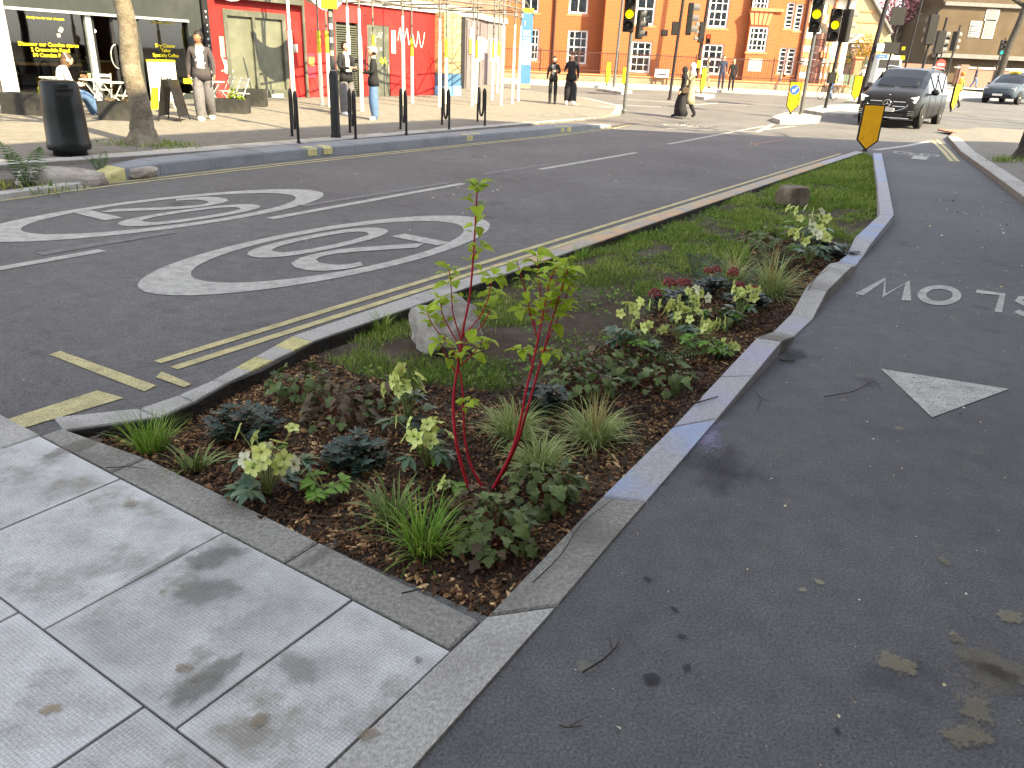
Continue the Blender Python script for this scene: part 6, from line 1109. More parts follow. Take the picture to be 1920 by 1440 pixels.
def bistro_chair(label, p, rz=0.0):
    t = thing('bistro_chair', label, 'chair', p, rz, 'folding slatted chairs outside the cafe')
    for s in (-1, 1):
        MB().tube([(0.20, s * 0.19, 0), (-0.20, s * 0.19, 0.82)], 0.011, 6).build('frame_leg', M_CAFEM, t); MB().tube([(-0.22, s * 0.165, 0), (0.17, s * 0.165, 0.45)], 0.011, 6).build('leg', M_CAFEM, t)
    for k in range(5): MB().box((-0.15 + k * 0.075, 0, 0.455), (0.06, 0.38, 0.014)).build('seat_slat', M_CAFEM, t)
    for z in (0.66, 0.77): MB().box((-0.20 - (z - 0.82) * 0.49 * -1 if False else -0.20 + (0.82 - z) * 0.49, 0, z), (0.016, 0.40, 0.065)).build('back_slat', M_CAFEM, t)
    return t
def GP(x, y): return G(x, y, PZ)
bistro_table('round table with a cup and green glass in front of the seated woman', GP(186, 214), 0.4); bistro_table('round table right of the first one, touching the tree trunk', GP(213, 222), 0.9); bistro_table('round table behind the walking man', GP(403, 212), 0.2); bistro_table('round table inside the cafe row by the pale pilaster', W(9.95, 18.9, PZ), 0.2)
bistro_chair('pale folding chair facing the street behind the second table', GP(198, 205), TANG - 2.3); bistro_chair('pale folding chair tucked between table and tree trunk', GP(236, 220), TANG + 2.6); bistro_chair('pale folding chair beside the table behind the walking man', GP(382, 208), TANG + 0.3); bistro_chair('dark-backed folding chair against the red wall', GP(427, 204), TANG + 2.8); bistro_chair('pale folding chair nearest the lime planter', GP(452, 210), TANG + 3.0); bistro_chair('pale folding chair behind the A-board', GP(330, 213), TANG - 1.2)
ch_w = GP(128, 224); bistro_chair('folding chair carrying the seated woman', ch_w, TANG - 0.25)
TB1 = GP(186, 214)
cg = tag(MB().lathe([(0.025, 0), (0.035, 0.12), (0.033, 0.12), (0.024, 0.01)], (0, 0, 0), 12).build('drinking_glass', mat('green_drink', (0.28, 0.34, 0.12), 0.3)), 'green drinking glass on the round table by the seated woman', 'glass'); cg.location = TB1 + Vector((-0.06, -0.05, 0.746))
bx_ = tag(MB().bbox((0, 0, 0.04), (0.16, 0.1, 0.08), 0.01).build('takeaway_box', mat('brown_card', (0.33, 0.18, 0.09), 0.8)), 'small brown takeaway box on the round table by the seated woman', 'box'); bx_.location = TB1 + Vector((-0.22, 0.05, 0.746))
ys_ = tag(MB().box((0, 0, 0.30), (0.05, 0.28, 0.6)).build('floor_sign', M_YTXT), 'yellow wet-floor sign standing behind the A-board', 'sign'); ys_.location = GP(290, 214); ys_.rotation_euler = (0, 0.15, TANG - 1)
# ---- street tree with grassy foot
M_BARK = mat('tree_bark', (0.135, 0.112, 0.08), 0.9, 0.35, 9, 1.0, 26, dirt=(0.26, 0.23, 0.18), dscale=3, damt=0.6); M_YLEAF = mat('young_leaf', (0.20, 0.28, 0.03), 0.5, 0.25, 10, trans=0.4, rnd=0.1)
def limb_path(p, d, L, n, wob, rg, up=0.15):
    pts = [p.copy()]; d = d.normalized()
    for i in range(n): d = (d + Vector((rg.uniform(-wob, wob), rg.uniform(-wob, wob), rg.uniform(-wob, wob) + up * 0.3))).normalized(); pts.append(pts[-1] + d * L / n)
    return pts
def street_tree(name, label, p, h, r, seed, lean=Vector((0, 0, 0)), limbs=7, crown=(2.6, 2.2), leafn=900, leafm=None, leafs=0.07, cat='tree', bark=None):
    rg = random.Random(seed); t = thing(name, label, cat, p); bark = bark or M_BARK; n = 12
    pts = [lean * ((i / n) ** 1.4) + Vector((0.03 * math.sin(i * 1.1 + seed), 0.03 * math.cos(i * 0.9), h * i / n)) for i in range(n + 1)]; rs = [r * (1 + 0.95 * math.exp(-i / n * h / 0.16)) * (1 - 0.28 * i / n) for i in range(n + 1)]
    pts.insert(1, pts[0] + Vector((0, 0, 0.1))); rs.insert(1, r * 1.55); pts.insert(2, pts[0] + Vector((0, 0, 0.25))); rs.insert(2, r * 1.18)
    pts = sorted(pts, key=lambda q: q.z); rs = [r * (1 + 0.95 * math.exp(-q.z / 0.16)) * (1 - 0.28 * q.z / h) for q in pts]
    MB().tube(pts, rs, 14).build('trunk', bark, t); top = pts[-1]; tips = []; lm = MB()
    for k in range(limbs):
        a = 2 * PI * k / limbs + rg.uniform(-.4, .4); d = Vector((math.cos(a), math.sin(a), rg.uniform(0.5, 1.3))); L = rg.uniform(0.7, 1.1) * crown[0]; P_ = limb_path(top - Vector((0, 0, rg.uniform(0, 0.35))), d, L, 6, 0.22, rg); MB().tube(P_, [r * 0.55 * (1 - 0.75 * i / 6) for i in range(7)], 8).build('limb', bark, t)
        for j in range(5):
            b = P_[2 + rg.randrange(5)]; Q_ = limb_path(b, Vector((rg.uniform(-1, 1), rg.uniform(-1, 1), rg.uniform(-.1, 1))), L * rg.uniform(0.4, 0.7), 5, 0.3, rg); lm.tube(Q_, [r * 0.16 * (1 - 0.8 * i / 5) for i in range(6)], 5); tips += Q_[2:]
            for jj in range(3): R_ = limb_path(Q_[1 + rg.randrange(4)], Vector((rg.uniform(-1, 1), rg.uniform(-1, 1), rg.uniform(-.2, 1))), L * 0.3, 4, 0.3, rg); lm.tube(R_, [r * 0.05 * (1 - 0.7 * i / 4) for i in range(5)], 4); tips += R_[1:]
    lm.build('branches', bark, t); 
    if leafn:
        lv = MB()
        for k in range(leafn):
            q = rg.choice(tips) + Vector((rg.gauss(0, .12), rg.gauss(0, .12), rg.gauss(0, .12))); R = Matrix.Rotation(rg.uniform(0, 6), 3, 'Z') @ Matrix.Rotation(rg.uniform(-1.2, 1.2), 3, 'X'); s = leafs * rg.uniform(0.6, 1.2); lv.add([q + R @ Vector(v) * s for v in ((-.4, 0, .05), (0, -.6, 0), (.4, 0, .05), (0, .7, 0))], [(0, 1, 2, 3)])
        lv.build('crown', leafm or M_YLEAF, t)
    return t
street_tree('street_tree', 'street tree with mottled bark outside the cafe', GP(272, 272), 2.75, 0.165, 5, Vector((-0.12, 0.05, 0)), 6, (2.4, 2), 700)
def weeds(label, p, n, rx, ry, hh, m, name='weed_patch', leaf=0.05):
    t = thing(name, label, 'weeds', p); X = RNG.normal(0, rx, n); Y = RNG.normal(0, ry, n); k = (X ** 2 + Y ** 2 > 0.17 ** 2); X, Y = X[k], Y[k]; n = len(X); V, F_, A = blades_np(X, Y, np.zeros(n), RNG.uniform(0.4, 1, n) * hh, RNG.uniform(0.008, 0.016, n), np.abs(RNG.normal(0.4, 0.3, n)), RNG.uniform(0.2, 1.2, n), RNG.uniform(0, 6.28, n), 3, RNG.uniform(0, 1, n)); o = bulk('blades', V, F_, m, t, A); o['kind'] = 'stuff'; return t
weeds('green weeds growing round the foot of the cafe tree', GP(280, 272), 900, 0.33, 0.22, 0.11, M_GRASS)
# small bed at the far left by the cycle lane
sb_ = struct(sheet('small_bed', [W(1.5, 8.75), W(4.9, 9.2), W(5.7, 9.75), W(5.9, 10.0), W(4.5, 10.1), W(1.5, 10.0)], 0.02, M_SOIL)); stone('kerb_stone', [W(1.2, 8.35), W(4.9, 9.1), W(4.95, 9.3), W(1.2, 8.6)], -0.1, 0.05, M_KERB, SEPK)
weeds('leafy weeds beside the tall fern in the small bed', G(45, 358), 260, 0.22, 0.14, 0.16, M_GRASS); weeds('thin weeds beside the small upright fern', G(205, 330), 90, 0.25, 0.08, 0.10, M_GRASS)
# ---- totem
tt = thing('wayfinding_totem', 'tall blue and white wayfinding totem with yellow top past the scaffold', 'sign', G(982, 165, PZ), 0.25); th_ = 3.35
MB().box((0, 0, 0.1), (0.62, 0.14, 0.2)).build('base', mat('totem_base', (0.30, 0.19, 0.12), 0.7), tt); MB().box((0, 0, 0.2 + th_ / 2 - 0.1), (0.60, 0.12, th_ - 0.2)).build('body', mat('totem_blue', (0.05, 0.13, 0.25), 0.4), tt); MB().box((0, 0, th_ + 0.1), (0.62, 0.13, 0.2)).build('cap', M_YTXT, tt); MB().box((0.06, -0.065, 1.55), (0.42, 0.012, 0.95)).build('map_panel', M_WHITEP, tt)
text_mesh('lettering', 'i', 0.3, M_WHITEP, tt, frame_matrix((-0.1, -0.064, 2.9), (1, 0, 0), (0, 0, 1))); 
for z in (2.55, 2.4, 2.25, 2.1): MB().box((0.02, -0.064, z), (0.36, 0.008, 0.07)).build('text_row', M_WHITEP, tt)
uc = thing('utility_cabinet', 'grey-green utility cabinet seen between scaffold poles', 'cabinet', G(957, 138, 0.05)); MB().bbox((0, 0, 0.75), (1.5, 0.6, 1.5), 0.03).build('body', mat('cabinet_green', (0.10, 0.12, 0.10), 0.6, 0.1), uc); MB().bbox((0, 0, 1.54), (1.6, 0.7, 0.08), 0.02).build('lid', M_STEEL, uc); MB().box((0.1, -0.31, 0.9), (0.18, 0.02, 0.22)).build('label_plate', M_PALE, uc)
# ================================================================ junction: buildings behind, signals, bollards, islands
M_ORBR = brick_mat('orange_red_brick', (0.36, 0.088, 0.022), (0.30, 0.07, 0.018), (0.33, 0.15, 0.075), rot=0, stain=(0.30, 0.10, 0.05), samt=0.2); M_ORTR = mat('orange_terracotta', (0.46, 0.17, 0.085), 0.8, 0.12, 4); M_STONEW = mat('white_stone', (0.62, 0.58, 0.50), 0.8, 0.1, 4); M_YBR = brick_mat('yellow_stock_brick', (0.34, 0.25, 0.115), (0.29, 0.21, 0.10), (0.3, 0.26, 0.2), rot=0, stain=(0.2, 0.15, 0.09)); M_BBR = brick_mat('brown_wall_brick', (0.082, 0.054, 0.029), (0.066, 0.044, 0.024), (0.085, 0.07, 0.05), rot=0.15, stain=(0.12, 0.09, 0.06)); M_WBR = brick_mat('red_boundary_brick', (0.22, 0.105, 0.07), (0.18, 0.085, 0.06), (0.22, 0.18, 0.15), rot=0)  # brown building's brick darkened, its partial shade is put into the colour
M_LOWBR = brick_mat('low_wall_brick', (0.30, 0.19, 0.11), (0.25, 0.15, 0.09), (0.28, 0.24, 0.19), rot=0); M_IRON = mat('dark_red_iron', (0.055, 0.022, 0.02), 0.5, 0.2, 8); M_WPANE = glass_mat('window_glass', (0.75, 0.78, 0.8), 0.8); M_NET = mat('net_curtain', (0.36, 0.38, 0.37), 0.9, 0.45, 2.5); M_ROOFG = mat('grey_roof', (0.16, 0.15, 0.14), 0.8, 0.2, 4)
YO = 52.5
def apx(x0, y0, x1, y1, Y): ym, xm = (y0 + y1) / 2, (x0 + x1) / 2; return atY(x0, ym, Y).x, atY(x1, ym, Y).x, atY(xm, y1, Y).z, atY(xm, y0, Y).z
def sash(parent, x0, x1, z0, z1, Y, nx=2, ny=4, fr=0.11, sill=True):
    w = MB().wbox(x0, x0 + fr, Y - 0.03, Y + 0.1, z0, z1).wbox(x1 - fr, x1, Y - 0.03, Y + 0.1, z0, z1).wbox(x0 + fr, x1 - fr, Y - 0.03, Y + 0.1, z1 - fr, z1).wbox(x0 + fr, x1 - fr, Y - 0.03, Y + 0.1, z0, z0 + fr).build('window', M_WHITEP, parent)
    off = parent.location; zc = (z0 + z1) / 2; mb = MB()
    for i in range(1, nx): x = x0 + (x1 - x0) * i / nx; mb.wbox(x - 0.022, x + 0.022, Y, Y + 0.04, z0 + fr, z1 - fr)
    for j in range(1, ny): z = z0 + (z1 - z0) * j / ny; h = 0.04 if j == ny // 2 else 0.02; mb.wbox(x0 + fr, x1 - fr, Y - 0.004, Y + 0.044, z - h, z + h)
    mb.build('glazing_bars', M_WHITEP, w, off); MB().wbox(x0 + fr, x1 - fr, Y + 0.05, Y + 0.055, z0 + fr, z1 - fr).build('pane', M_WPANE, w, off); MB().wbox(x0 + fr, x1 - fr, Y + 0.08, Y + 0.09, z0 + fr, z1 - fr).build('curtain', M_NET, w, off)
    if sill: MB().wbox(x0 - 0.12, x1 + 0.12, Y - 0.14, Y + 0.05, z0 - 0.14, z0 - 0.02).build('sill', M_ORTR, w, off)
    return w
def wall_open(parent, name, m, X0, X1, Z0, Z1, Y, th, holes):
    """wall slab in pieces round rectangular openings (x0, x1, z0, z1)"""
    xs_ = sorted({X0, X1, *[h[0] for h in holes], *[h[1] for h in holes]}); mb = MB()
    for xa, xb in zip(xs_[:-1], xs_[1:]):
        hs_ = sorted([h for h in holes if h[0] <= xa + 1e-6 and h[1] >= xb - 1e-6], key=lambda h: h[2]); z = Z0
        for h in hs_:
            if h[2] > z: mb.wbox(xa, xb, Y, Y + th, z, h[2])
            z = h[3]
        if z < Z1: mb.wbox(xa, xb, Y, Y + th, z, Z1)
    return mb.build(name, m, parent)
MAN = thing('orange_mansion_block', 'bright orange brick mansion block with white sash windows behind railings', 'building', (8, YO, 0.6), 0, None, True)
winL = [apx(*q, YO + 1.2) for q in ((981, -45, 1012, 23), (1068, -40, 1104, 26), (987, 53, 1011, 113), (1064, 56, 1101, 120))]
winR = [apx(*q, YO) for q in ((1193, -15, 1229, 47), (1182, 77, 1221, 136), (1329, -10, 1367, 52), (1316, 82, 1355, 140), (1474, 4, 1489, 53), (1491, 7, 1505, 57), (1460, 89, 1474, 139), (1475, 90, 1490, 140))]
xL0, xM, xBay0, xBay1, xR1 = atY(840, 100, YO).x, atY(1130, 80, YO).x, atY(1398, 80, YO).x, atY(1452, 80, YO).x, atY(1508, 90, YO).x
wall_open(MAN, 'wall', M_ORBR, xL0, xM, 0.3, 12, YO + 1.2, 0.4, winL); wall_open(MAN, 'wall', M_ORBR, xM, xBay0, 0.3, 12, YO, 1.6, winR[:4]); wall_open(MAN, 'wall', M_ORBR, xBay1, xR1, 0.3, 12, YO, 0.4, winR[4:])
mw = [sash(MAN, *w, YO + 1.2 + 0.12, 2 if i < 2 else 3, 2 if i < 2 else 4) for i, w in enumerate(winL)]; [sash(MAN, *w, YO + 0.12, [2, 3, 3, 3, 1, 1, 1, 1][i], [2, 4, 4, 4, 6, 6, 6, 6][i], 0.11 if i < 4 else 0.08) for i, w in enumerate(winR)]
bayw = [apx(1414, -30, 1444, 18, YO - 0.5), apx(1404, 50, 1439, 97, YO - 0.5)]; wall_open(MAN, 'bay_wall', M_ORBR, xBay0 + 0.01, xBay1 - 0.01, 0.3, 12, YO - 0.5, 0.9, bayw); [sash(MAN, *w, YO - 0.5 + 0.1, 4, 4, 0.1) for w in bayw]
a = apx(1403, 110, 1428, 134, YO - 0.5); MB().wbox(a[0], a[1], YO - 0.52, YO - 0.5, a[2], a[3]).build('blank_panel', M_PALE, MAN)
a = apx(1404, 22, 1450, 47, YO - 0.5); mb = MB(); [mb.ext([(a[0] + (a[1] - a[0]) * (0.12 + 0.76 * k / 5), a[2]), (a[0] + (a[1] - a[0]) * (0.12 + 0.76 * (k + 1) / 5) - 0.05, a[2]), (a[0] + (a[1] - a[0]) * ((k + 1) / 5) - 0.05, a[3]), (a[0] + (a[1] - a[0]) * k / 5, a[3])], (0, YO - 0.52, 0), (1, 0, 0), (0, 0, 1), (0, -0.04, 0)) for k in range(5)]; mb.build('gauged_arch', M_ORTR, MAN)
MB().wbox(xBay0 - 0.1, xBay1 + 0.1, YO - 0.66, YO - 0.3, a[3] + 0.02, a[3] + 0.2).build('string_course', M_ORTR, MAN)
for x, y0, y1, Yp in ((1038, -20, 140, YO + 1.1), (1454, -20, 150, YO - 0.1), (1506, -20, 160, YO - 0.1)): p = atY(x, 70, Yp); MB().tube([(p.x, Yp, 12), (p.x, Yp, 0.4)], 0.07, 8).build('downpipe', M_IRON, MAN)
MB().wbox(xL0, xR1, YO + 0.5, YO + 9, 11.5, 12.5).build('roof', M_ROOFG, MAN); MB().wbox(xL0 + .1, xR1 - .1, YO + 1.7, YO + 1.8, 0.3, 11.4).build('inner_wall', M_DARKIN, MAN)
# arched entrance bay in banded stone
ARC = thing('arched_entrance_block', 'white and terracotta banded entrance with tall dark arch beside the orange block', 'building', (17, YO, 0.6), 0, None, True)
x0, x1 = xR1 + 0.02, atY(1590, 90, YO).x; ax0, ax1 = atY(1516, 110, YO).x, atY(1543, 110, YO).x; axm = (ax0 + ax1) / 2; zs = atY(1530, 60, YO).z; ra = (ax1 - ax0) / 2
mb = MB(); mb.wbox(x0, ax0, YO + 0.1, YO + 1.2, 0.3, 10); mb.wbox(ax1, x1, YO + 0.1, YO + 1.2, 0.3, 10)
arcp = [(axm - ra * math.cos(t), zs + ra * 1.15 * math.sin(t)) for t in [PI * i / 12 for i in range(13)]]
for (p, q) in zip(arcp[:-1], arcp[1:]): mb.ext([p, q, (q[0], 10), (p[0], 10)], (0, YO + 0.1, 0), (1, 0, 0), (0, 0, 1), (0, 1.1, 0))
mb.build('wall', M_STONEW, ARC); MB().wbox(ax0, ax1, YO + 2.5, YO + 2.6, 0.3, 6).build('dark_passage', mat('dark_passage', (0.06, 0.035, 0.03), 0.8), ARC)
nb2 = 9
for k in range(nb2):
    z0 = 0.6 + (zs - 0.6) * k / nb2; z1 = 0.6 + (zs - 0.6) * (k + 1) / nb2 - 0.03
    for xx in (ax0 - 0.42, ax1 + 0.02): MB().wbox(xx, xx + 0.40, YO - 0.02, YO + 0.09, z0, z1).build('quoin', M_ORTR if k % 2 else M_STONEW, ARC)
    MB().wbox(ax1 - 0.26, ax1 - 0.002, YO + 0.15, YO + 2.4, z0, z1).build('reveal_block', mat('brown_marble', (0.17, 0.065, 0.05), 0.5) if k % 2 else mat('pink_marble', (0.27, 0.13, 0.10), 0.5), ARC)
for k in range(11):
    t0, t1 = PI * k / 11, PI * (k + 1) / 11; f = lambda r, t: (axm - r * math.cos(t), zs + r * 1.15 * math.sin(t)); mb = MB(); mb.ext([f(ra + 0.02, t0), f(ra + 0.02, t1 - 0.02), f(ra + 0.42, t1 - 0.02), f(ra + 0.42, t0)], (0, YO + 0.09, 0), (1, 0, 0), (0, 0, 1), (0, -0.1, 0)); mb.build('voussoir', M_ORTR if k % 2 else M_STONEW, ARC)
for q in ((1553, 8, 1562, 30), (1500, 40, 1506, 75), (1540, 95, 1548, 108)): a = apx(*q, YO); MB().wbox(a[0], a[1], YO + 0.04, YO + 0.1, a[2], a[3]).build('terracotta_panel', M_ORTR, ARC)
for px_ in (1555, 1578): p = atY(px_, 80, YO); MB().tube([(p.x, YO, 10), (p.x, YO, 0.5)], 0.08, 8).build('pilaster_shaft', M_ORTR, ARC)
for q in ((1555, 110, 1568, 150), (1551, 60, 1560, 82)): a = apx(*q, YO); MB().wbox(a[0], a[1], YO - 0.03, YO + 0.1, a[2], a[3]).build('pale_panel', mat('buff_stone', (0.5, 0.40, 0.2), 0.8), ARC)
MB().wbox(x0, x1, YO - 0.25, YO + 1.4, 5.9, 6.15).build('cornice', M_STONEW, ARC)
for q, s in (((1500, 108, 1507, 120), 0), ((1541, 108, 1548, 120), 0)): a = apx(*q, YO); MB().wbox(a[0], a[1], YO - 0.06, YO - 0.03, a[2], a[3]).build('name_plate', M_INK, ARC); [MB().wbox(a[0] + .04, a[1] - .04, YO - 0.066, YO - 0.06, a[2] + (a[3] - a[2]) * f, a[2] + (a[3] - a[2]) * (f + .2)).build('plate_line', M_WHITEP, ARC) for f in (0.15, 0.6)]
# pavement, low wall and railings before the orange block
fp = struct(sheet('mansion_pavement', [(-12, 46.2), (4, 45.6), (11, 46.6), (19, 46.5), (24, 47.8), (34, 56), (34, 70), (20, 70), (20, 50), (-12, 50)], 0.11, M_PSL)); fpk = MB()
kb = [(-12, 46.2), (4, 45.6), (11, 46.6), (19, 46.5), (24, 47.8), (34, 56)]
for (p, q) in zip(kb[:-1], kb[1:]):
    k = max(2, int((Vector(q) - Vector(p)).length / 2.5))
    for j in range(k): A_, B_ = Vector(p) + (Vector(q) - Vector(p)) * (j / k), Vector(p) + (Vector(q) - Vector(p)) * ((j + 1) / k); stone('kerb_stone', [A_, B_, B_ + Vector((0, .3)), A_ + Vector((0, .3))], -0.05, 0.12, M_KERB, fp, 0.006, 0.015)
LW = thing('low_brick_wall', 'low brown brick wall carrying the railings before the orange block', 'wall', (8, 50.3, 0.6), 0, None, True); MB().wbox(-4, 19.6, 50.2, 50.5, 0.4, 1.0).build('brickwork', M_LOWBR, LW); MB().wbox(-4.02, 19.62, 50.15, 50.55, 1.0, 1.08).build('coping', M_ORTR, LW)
RL = thing('iron_railings', 'dark red iron railings on the low wall before the orange block', 'railings', (8, 50.35, 1.08), 0, None, True)
for z in (1.22, 2.22): MB().wbox(-4, 19.6, 50.33, 50.37, z, z + 0.05).build('rail', M_IRON, RL)
for k in range(11): x = -3.9 + k * 2.34; MB().wbox(x, x + 0.07, 50.31, 50.39, 1.08, 2.4).build('post', M_IRON, RL)
mb = MB()
for k in range(170): x = -3.8 + k * 0.137; mb.wbox(x, x + 0.022, 50.34, 50.362, 1.1, 2.3)
o = mb.build('bars', M_IRON, RL); o['kind'] = 'stuff'
nb_ = thing('notice_board', 'white street name board on two posts by the railings', 'sign', (9.4, 50.0, 0.6), 0, None, True); a = apx(1228, 130, 1254, 145, 50.0); MB().wbox(a[0], a[1], 49.96, 50.0, a[2], a[3]).build('board', M_WHITEP, nb_); [MB().wbox(a[0] + f * (a[1] - a[0]) - .04, a[0] + f * (a[1] - a[0]) + .04, 50.0, 50.06, 0.5, a[2] + 0.1).build('post', M_IRON, nb_) for f in (0.1, 0.9)]; MB().wbox(a[0] + .15, a[1] - .15, 49.954, 49.96, a[2] + .12, a[2] + .2).build('lettering_row', M_INK, nb_)
# ---- far right: gable house, lodge, brown building, boundary wall, trees
GH = thing('yellow_gable_house', 'yellow brick gable house with red bands beyond the arched entrance', 'building', (30, 74, 1), 0, None, True); pg = [atY(1575, 175, 74), atY(1690, 175, 74), atY(1668, 60, 74), atY(1622, -28, 74), atY(1590, 20, 74)]
MB().ext([(p.x, p.z) for p in pg], (0, 74, 0), (1, 0, 0), (0, 0, 1), (0, 6, 0)).build('gable_wall', M_YBR, GH)
for y in (20, 40): a = apx(1588, y, 1652, y + 3, 74); MB().wbox(a[0], a[1] - (0.6 if y == 20 else 0), 73.94, 74, a[2], a[3]).build('red_band', M_ORTR, GH)
p, q = atY(1622, -30, 73.8), atY(1672, 62, 73.8); MB().tube([p, q], 0.16, 5).build('verge', M_ROOFG, GH)
LO = thing('lodge', 'small brick lodge with pale tiled roof in front of the gable house', 'building', (26, 66, 1), 0, None, True); a = apx(1597, 80, 1630, 110, 66); MB().wbox(a[0], a[1], 66, 68, 0.8, a[3]).build('wall', M_WBR, LO); q0, q1, q2 = atY(1590, 80, 65.7), atY(1632, 80, 65.7), atY(1606, 63, 66.5); MB().ext([(q0.x, q0.z), (q1.x, q1.z), (q2.x, q2.z)], (0, 65.6, 0), (1, 0, 0), (0, 0, 1), (0, 2.6, 0)).build('roof', M_PALE, LO); a = apx(1597, 83, 1612, 88, 65.95); MB().wbox(a[0], a[1], 65.94, 65.99, a[2], a[3]).build('name_board', M_WHITEP, LO)
GPST = thing('gate_pier', 'tall red brick gate pier behind the second orange bollard', 'gate pier', (20, 55, 0.6), 0, None, True); a = apx(1601, 110, 1613, 155, 56); MB().wbox(a[0], a[1], 56, 56.5, 0.5, a[3]).build('shaft', mat('pier_brick', (0.36, 0.14, 0.08), 0.85, 0.15, 6), GPST); MB().wbox(a[0] - .08, a[1] + .08, 55.9, 56.6, a[3], a[3] + .12).build('cap', M_ORTR, GPST)
BB = thing('brown_brick_building', 'large windowless brown brick building at the far right', 'building', (50, 82, 1), 0, None, True); YB = 82
bpts = [atY(1728, 150, YB), atY(1960, 170, YB), atY(1975, -40, YB), atY(1768, -40, YB), atY(1770, 13, YB), atY(1742, 40, YB)]; wh = [apx(1819, 42, 1836, 68, YB), apx(1846, 40, 1862, 70, YB), apx(1850, 20, 1870, 37, YB)]
MB().ext([(p.x, p.z) for p in bpts], (0, YB, 0), (1, 0, 0), (0, 0, 1), (0, 8, 0)).build('wall', M_BBR, BB)
for k, a in enumerate(wh):
    w = MB().wbox(a[0] - .12, a[1] + .12, YB - 0.06, YB, a[2] - .12, a[3] + .12).build('window', M_PALE, BB); MB().wbox(a[0], a[1], YB - 0.09, YB - 0.06, a[2], a[3]).build('pane', mat('dull_pane', (0.17, 0.16, 0.16), 0.3), w, BB.location)
    if k == 0: [MB().wbox(a[0], a[1], YB - 0.16, YB - 0.09, a[2] + i * 0.22, a[2] + i * 0.22 + 0.1).build('vent_slat', M_PALE, w, BB.location) for i in range(5)]
a = apx(1770, 8, 1900, 13, YB); MB().wbox(a[0], a[1] + 6, YB - 0.3, YB, a[2], a[3] + .1).build('ledge', M_ROOFG, BB); a = apx(1745, 104, 1960, 112, YB); MB().wbox(a[0], a[1], YB - 1.2, YB - 0.01, a[2], a[3]).build('canopy', M_ROOFG, BB)
bwx0, bwx1 = atY(1793, 140, 73).x, atY(1990, 150, 73).x; BW = thing('boundary_wall', 'red brick boundary wall with pale coping behind the taxi', 'wall', (44, 73, 1), 0, None, True); zt = atY(1850, 130, 73).z; MB().wbox(bwx0, bwx1, 73, 73.35, 0.9, zt).build('brickwork', M_WBR, BW); MB().wbox(bwx0 - .1, bwx1, 72.9, 73.45, zt, zt + 0.14).build('coping', M_STONEW, BW)
for f in (0.02, 0.36, 0.7): x = bwx0 + (bwx1 - bwx0) * f; MB().wbox(x, x + 0.7, 72.85, 73.5, 0.9, zt + 0.3).build('pier', M_WBR, BW)
bwl = thing('side_brick_wall', 'brick wall receding behind the van on the left of the boundary wall', 'wall', (34, 75, 1), 0, None, True); MB().wbox(atY(1655, 140, 76).x, bwx0 - 0.3, 76, 76.3, 0.9, 2.9).build('brickwork', M_WBR, bwl)
struct(sheet('far_corner_pavement', [(33, 68.5), (80, 64), (90, 72.9), (30, 72.9)], 0.12, M_PSL))
def leafy_tree(name, label, p, h, R, m, seed, n=2600, leaf=0.28, cat='tree', trunk=0.22):
    rg = random.Random(seed); t = thing(name, label, cat, p); MB().tube([(0, 0, -0.2), (0.1, 0, h * 0.35), (0, 0.1, h * 0.7)], [trunk, trunk * 0.7, trunk * 0.3], 8).build('trunk', M_BARK, t); bl_ = [(rg.uniform(-.6, .6) * R[0], rg.uniform(-.5, .5) * R[1], h * rg.uniform(0.45, 0.95), rg.uniform(0.3, 0.55) * R[0]) for _ in range(14)]; mb = MB()
    for x, y, z, r in bl_[:8]: mb.tube([(0, 0, h * 0.3), (x * 0.5, y * .5, z * .8), (x, y, z)], [trunk * .4, trunk * .25, 0.03], 5)
    mb.build('limbs', M_BARK, t); lv = MB()
    for k in range(n):
        x, y, z, r = rg.choice(bl_); d = Vector((rg.gauss(0, 1), rg.gauss(0, 1), rg.gauss(0, .8))).normalized() * r * rg.uniform(0.55, 1.05); q = Vector((x, y, z)) + d; Rm = Matrix.Rotation(rg.uniform(0, 6), 3, 'Z') @ Matrix.Rotation(rg.uniform(-1.2, 1.2), 3, 'X'); s = leaf * rg.uniform(0.5, 1.2); lv.add([q + Rm @ Vector(v) * s for v in ((-.5, 0, .05), (0, -.5, 0), (.5, 0, .05), (0, .6, 0))], [(0, 1, 2, 3)])
    lv.build('crown', m, t); return t
M_TG1 = mat('far_green_leaf', (0.06, 0.10, 0.03), 0.6, 0.4, 0.5, trans=0.2); M_TG2 = mat('far_olive_leaf', (0.15, 0.16, 0.05), 0.6, 0.35, 0.5, trans=0.25); M_CHER = mat('cherry_blossom', (0.50, 0.25, 0.28), 0.7, 0.25, 0.6, trans=0.3); M_FORS = mat('golden_shrub_leaf', (0.34, 0.20, 0.02), 0.6, 0.35, 1, trans=0.3)
def at_ground(px, Y): p = atY(px, 150, Y); return Vector((p.x, Y, gz2(Y)))
leafy_tree('cherry_tree', 'pink blossoming cherry tree behind the gable house', at_ground(1662, 88), 12.0, (5.2, 3), M_CHER, 1, 3600, 0.32); leafy_tree('green_tree', 'dense dark green tree right of the cherry blossom', at_ground(1692, 92), 7.0, (4.6, 3), M_TG1, 2, 3000, 0.32); leafy_tree('green_tree', 'loose yellowish green tree leaning over the brown building', at_ground(1735, 96), 11.5, (4.2, 3), M_TG2, 3, 2400, 0.3); leafy_tree('golden_shrub', 'golden orange shrub above the brick gate pier', at_ground(1612, 62), 3.6, (1.4, 1.2), M_FORS, 4, 1100, 0.14, 'shrub', 0.06); leafy_tree('green_shrub', 'grey-green shrub left of the golden one', at_ground(1600, 63), 2.6, (1.2, 1.0), M_TG1, 6, 800, 0.14, 'shrub', 0.05)
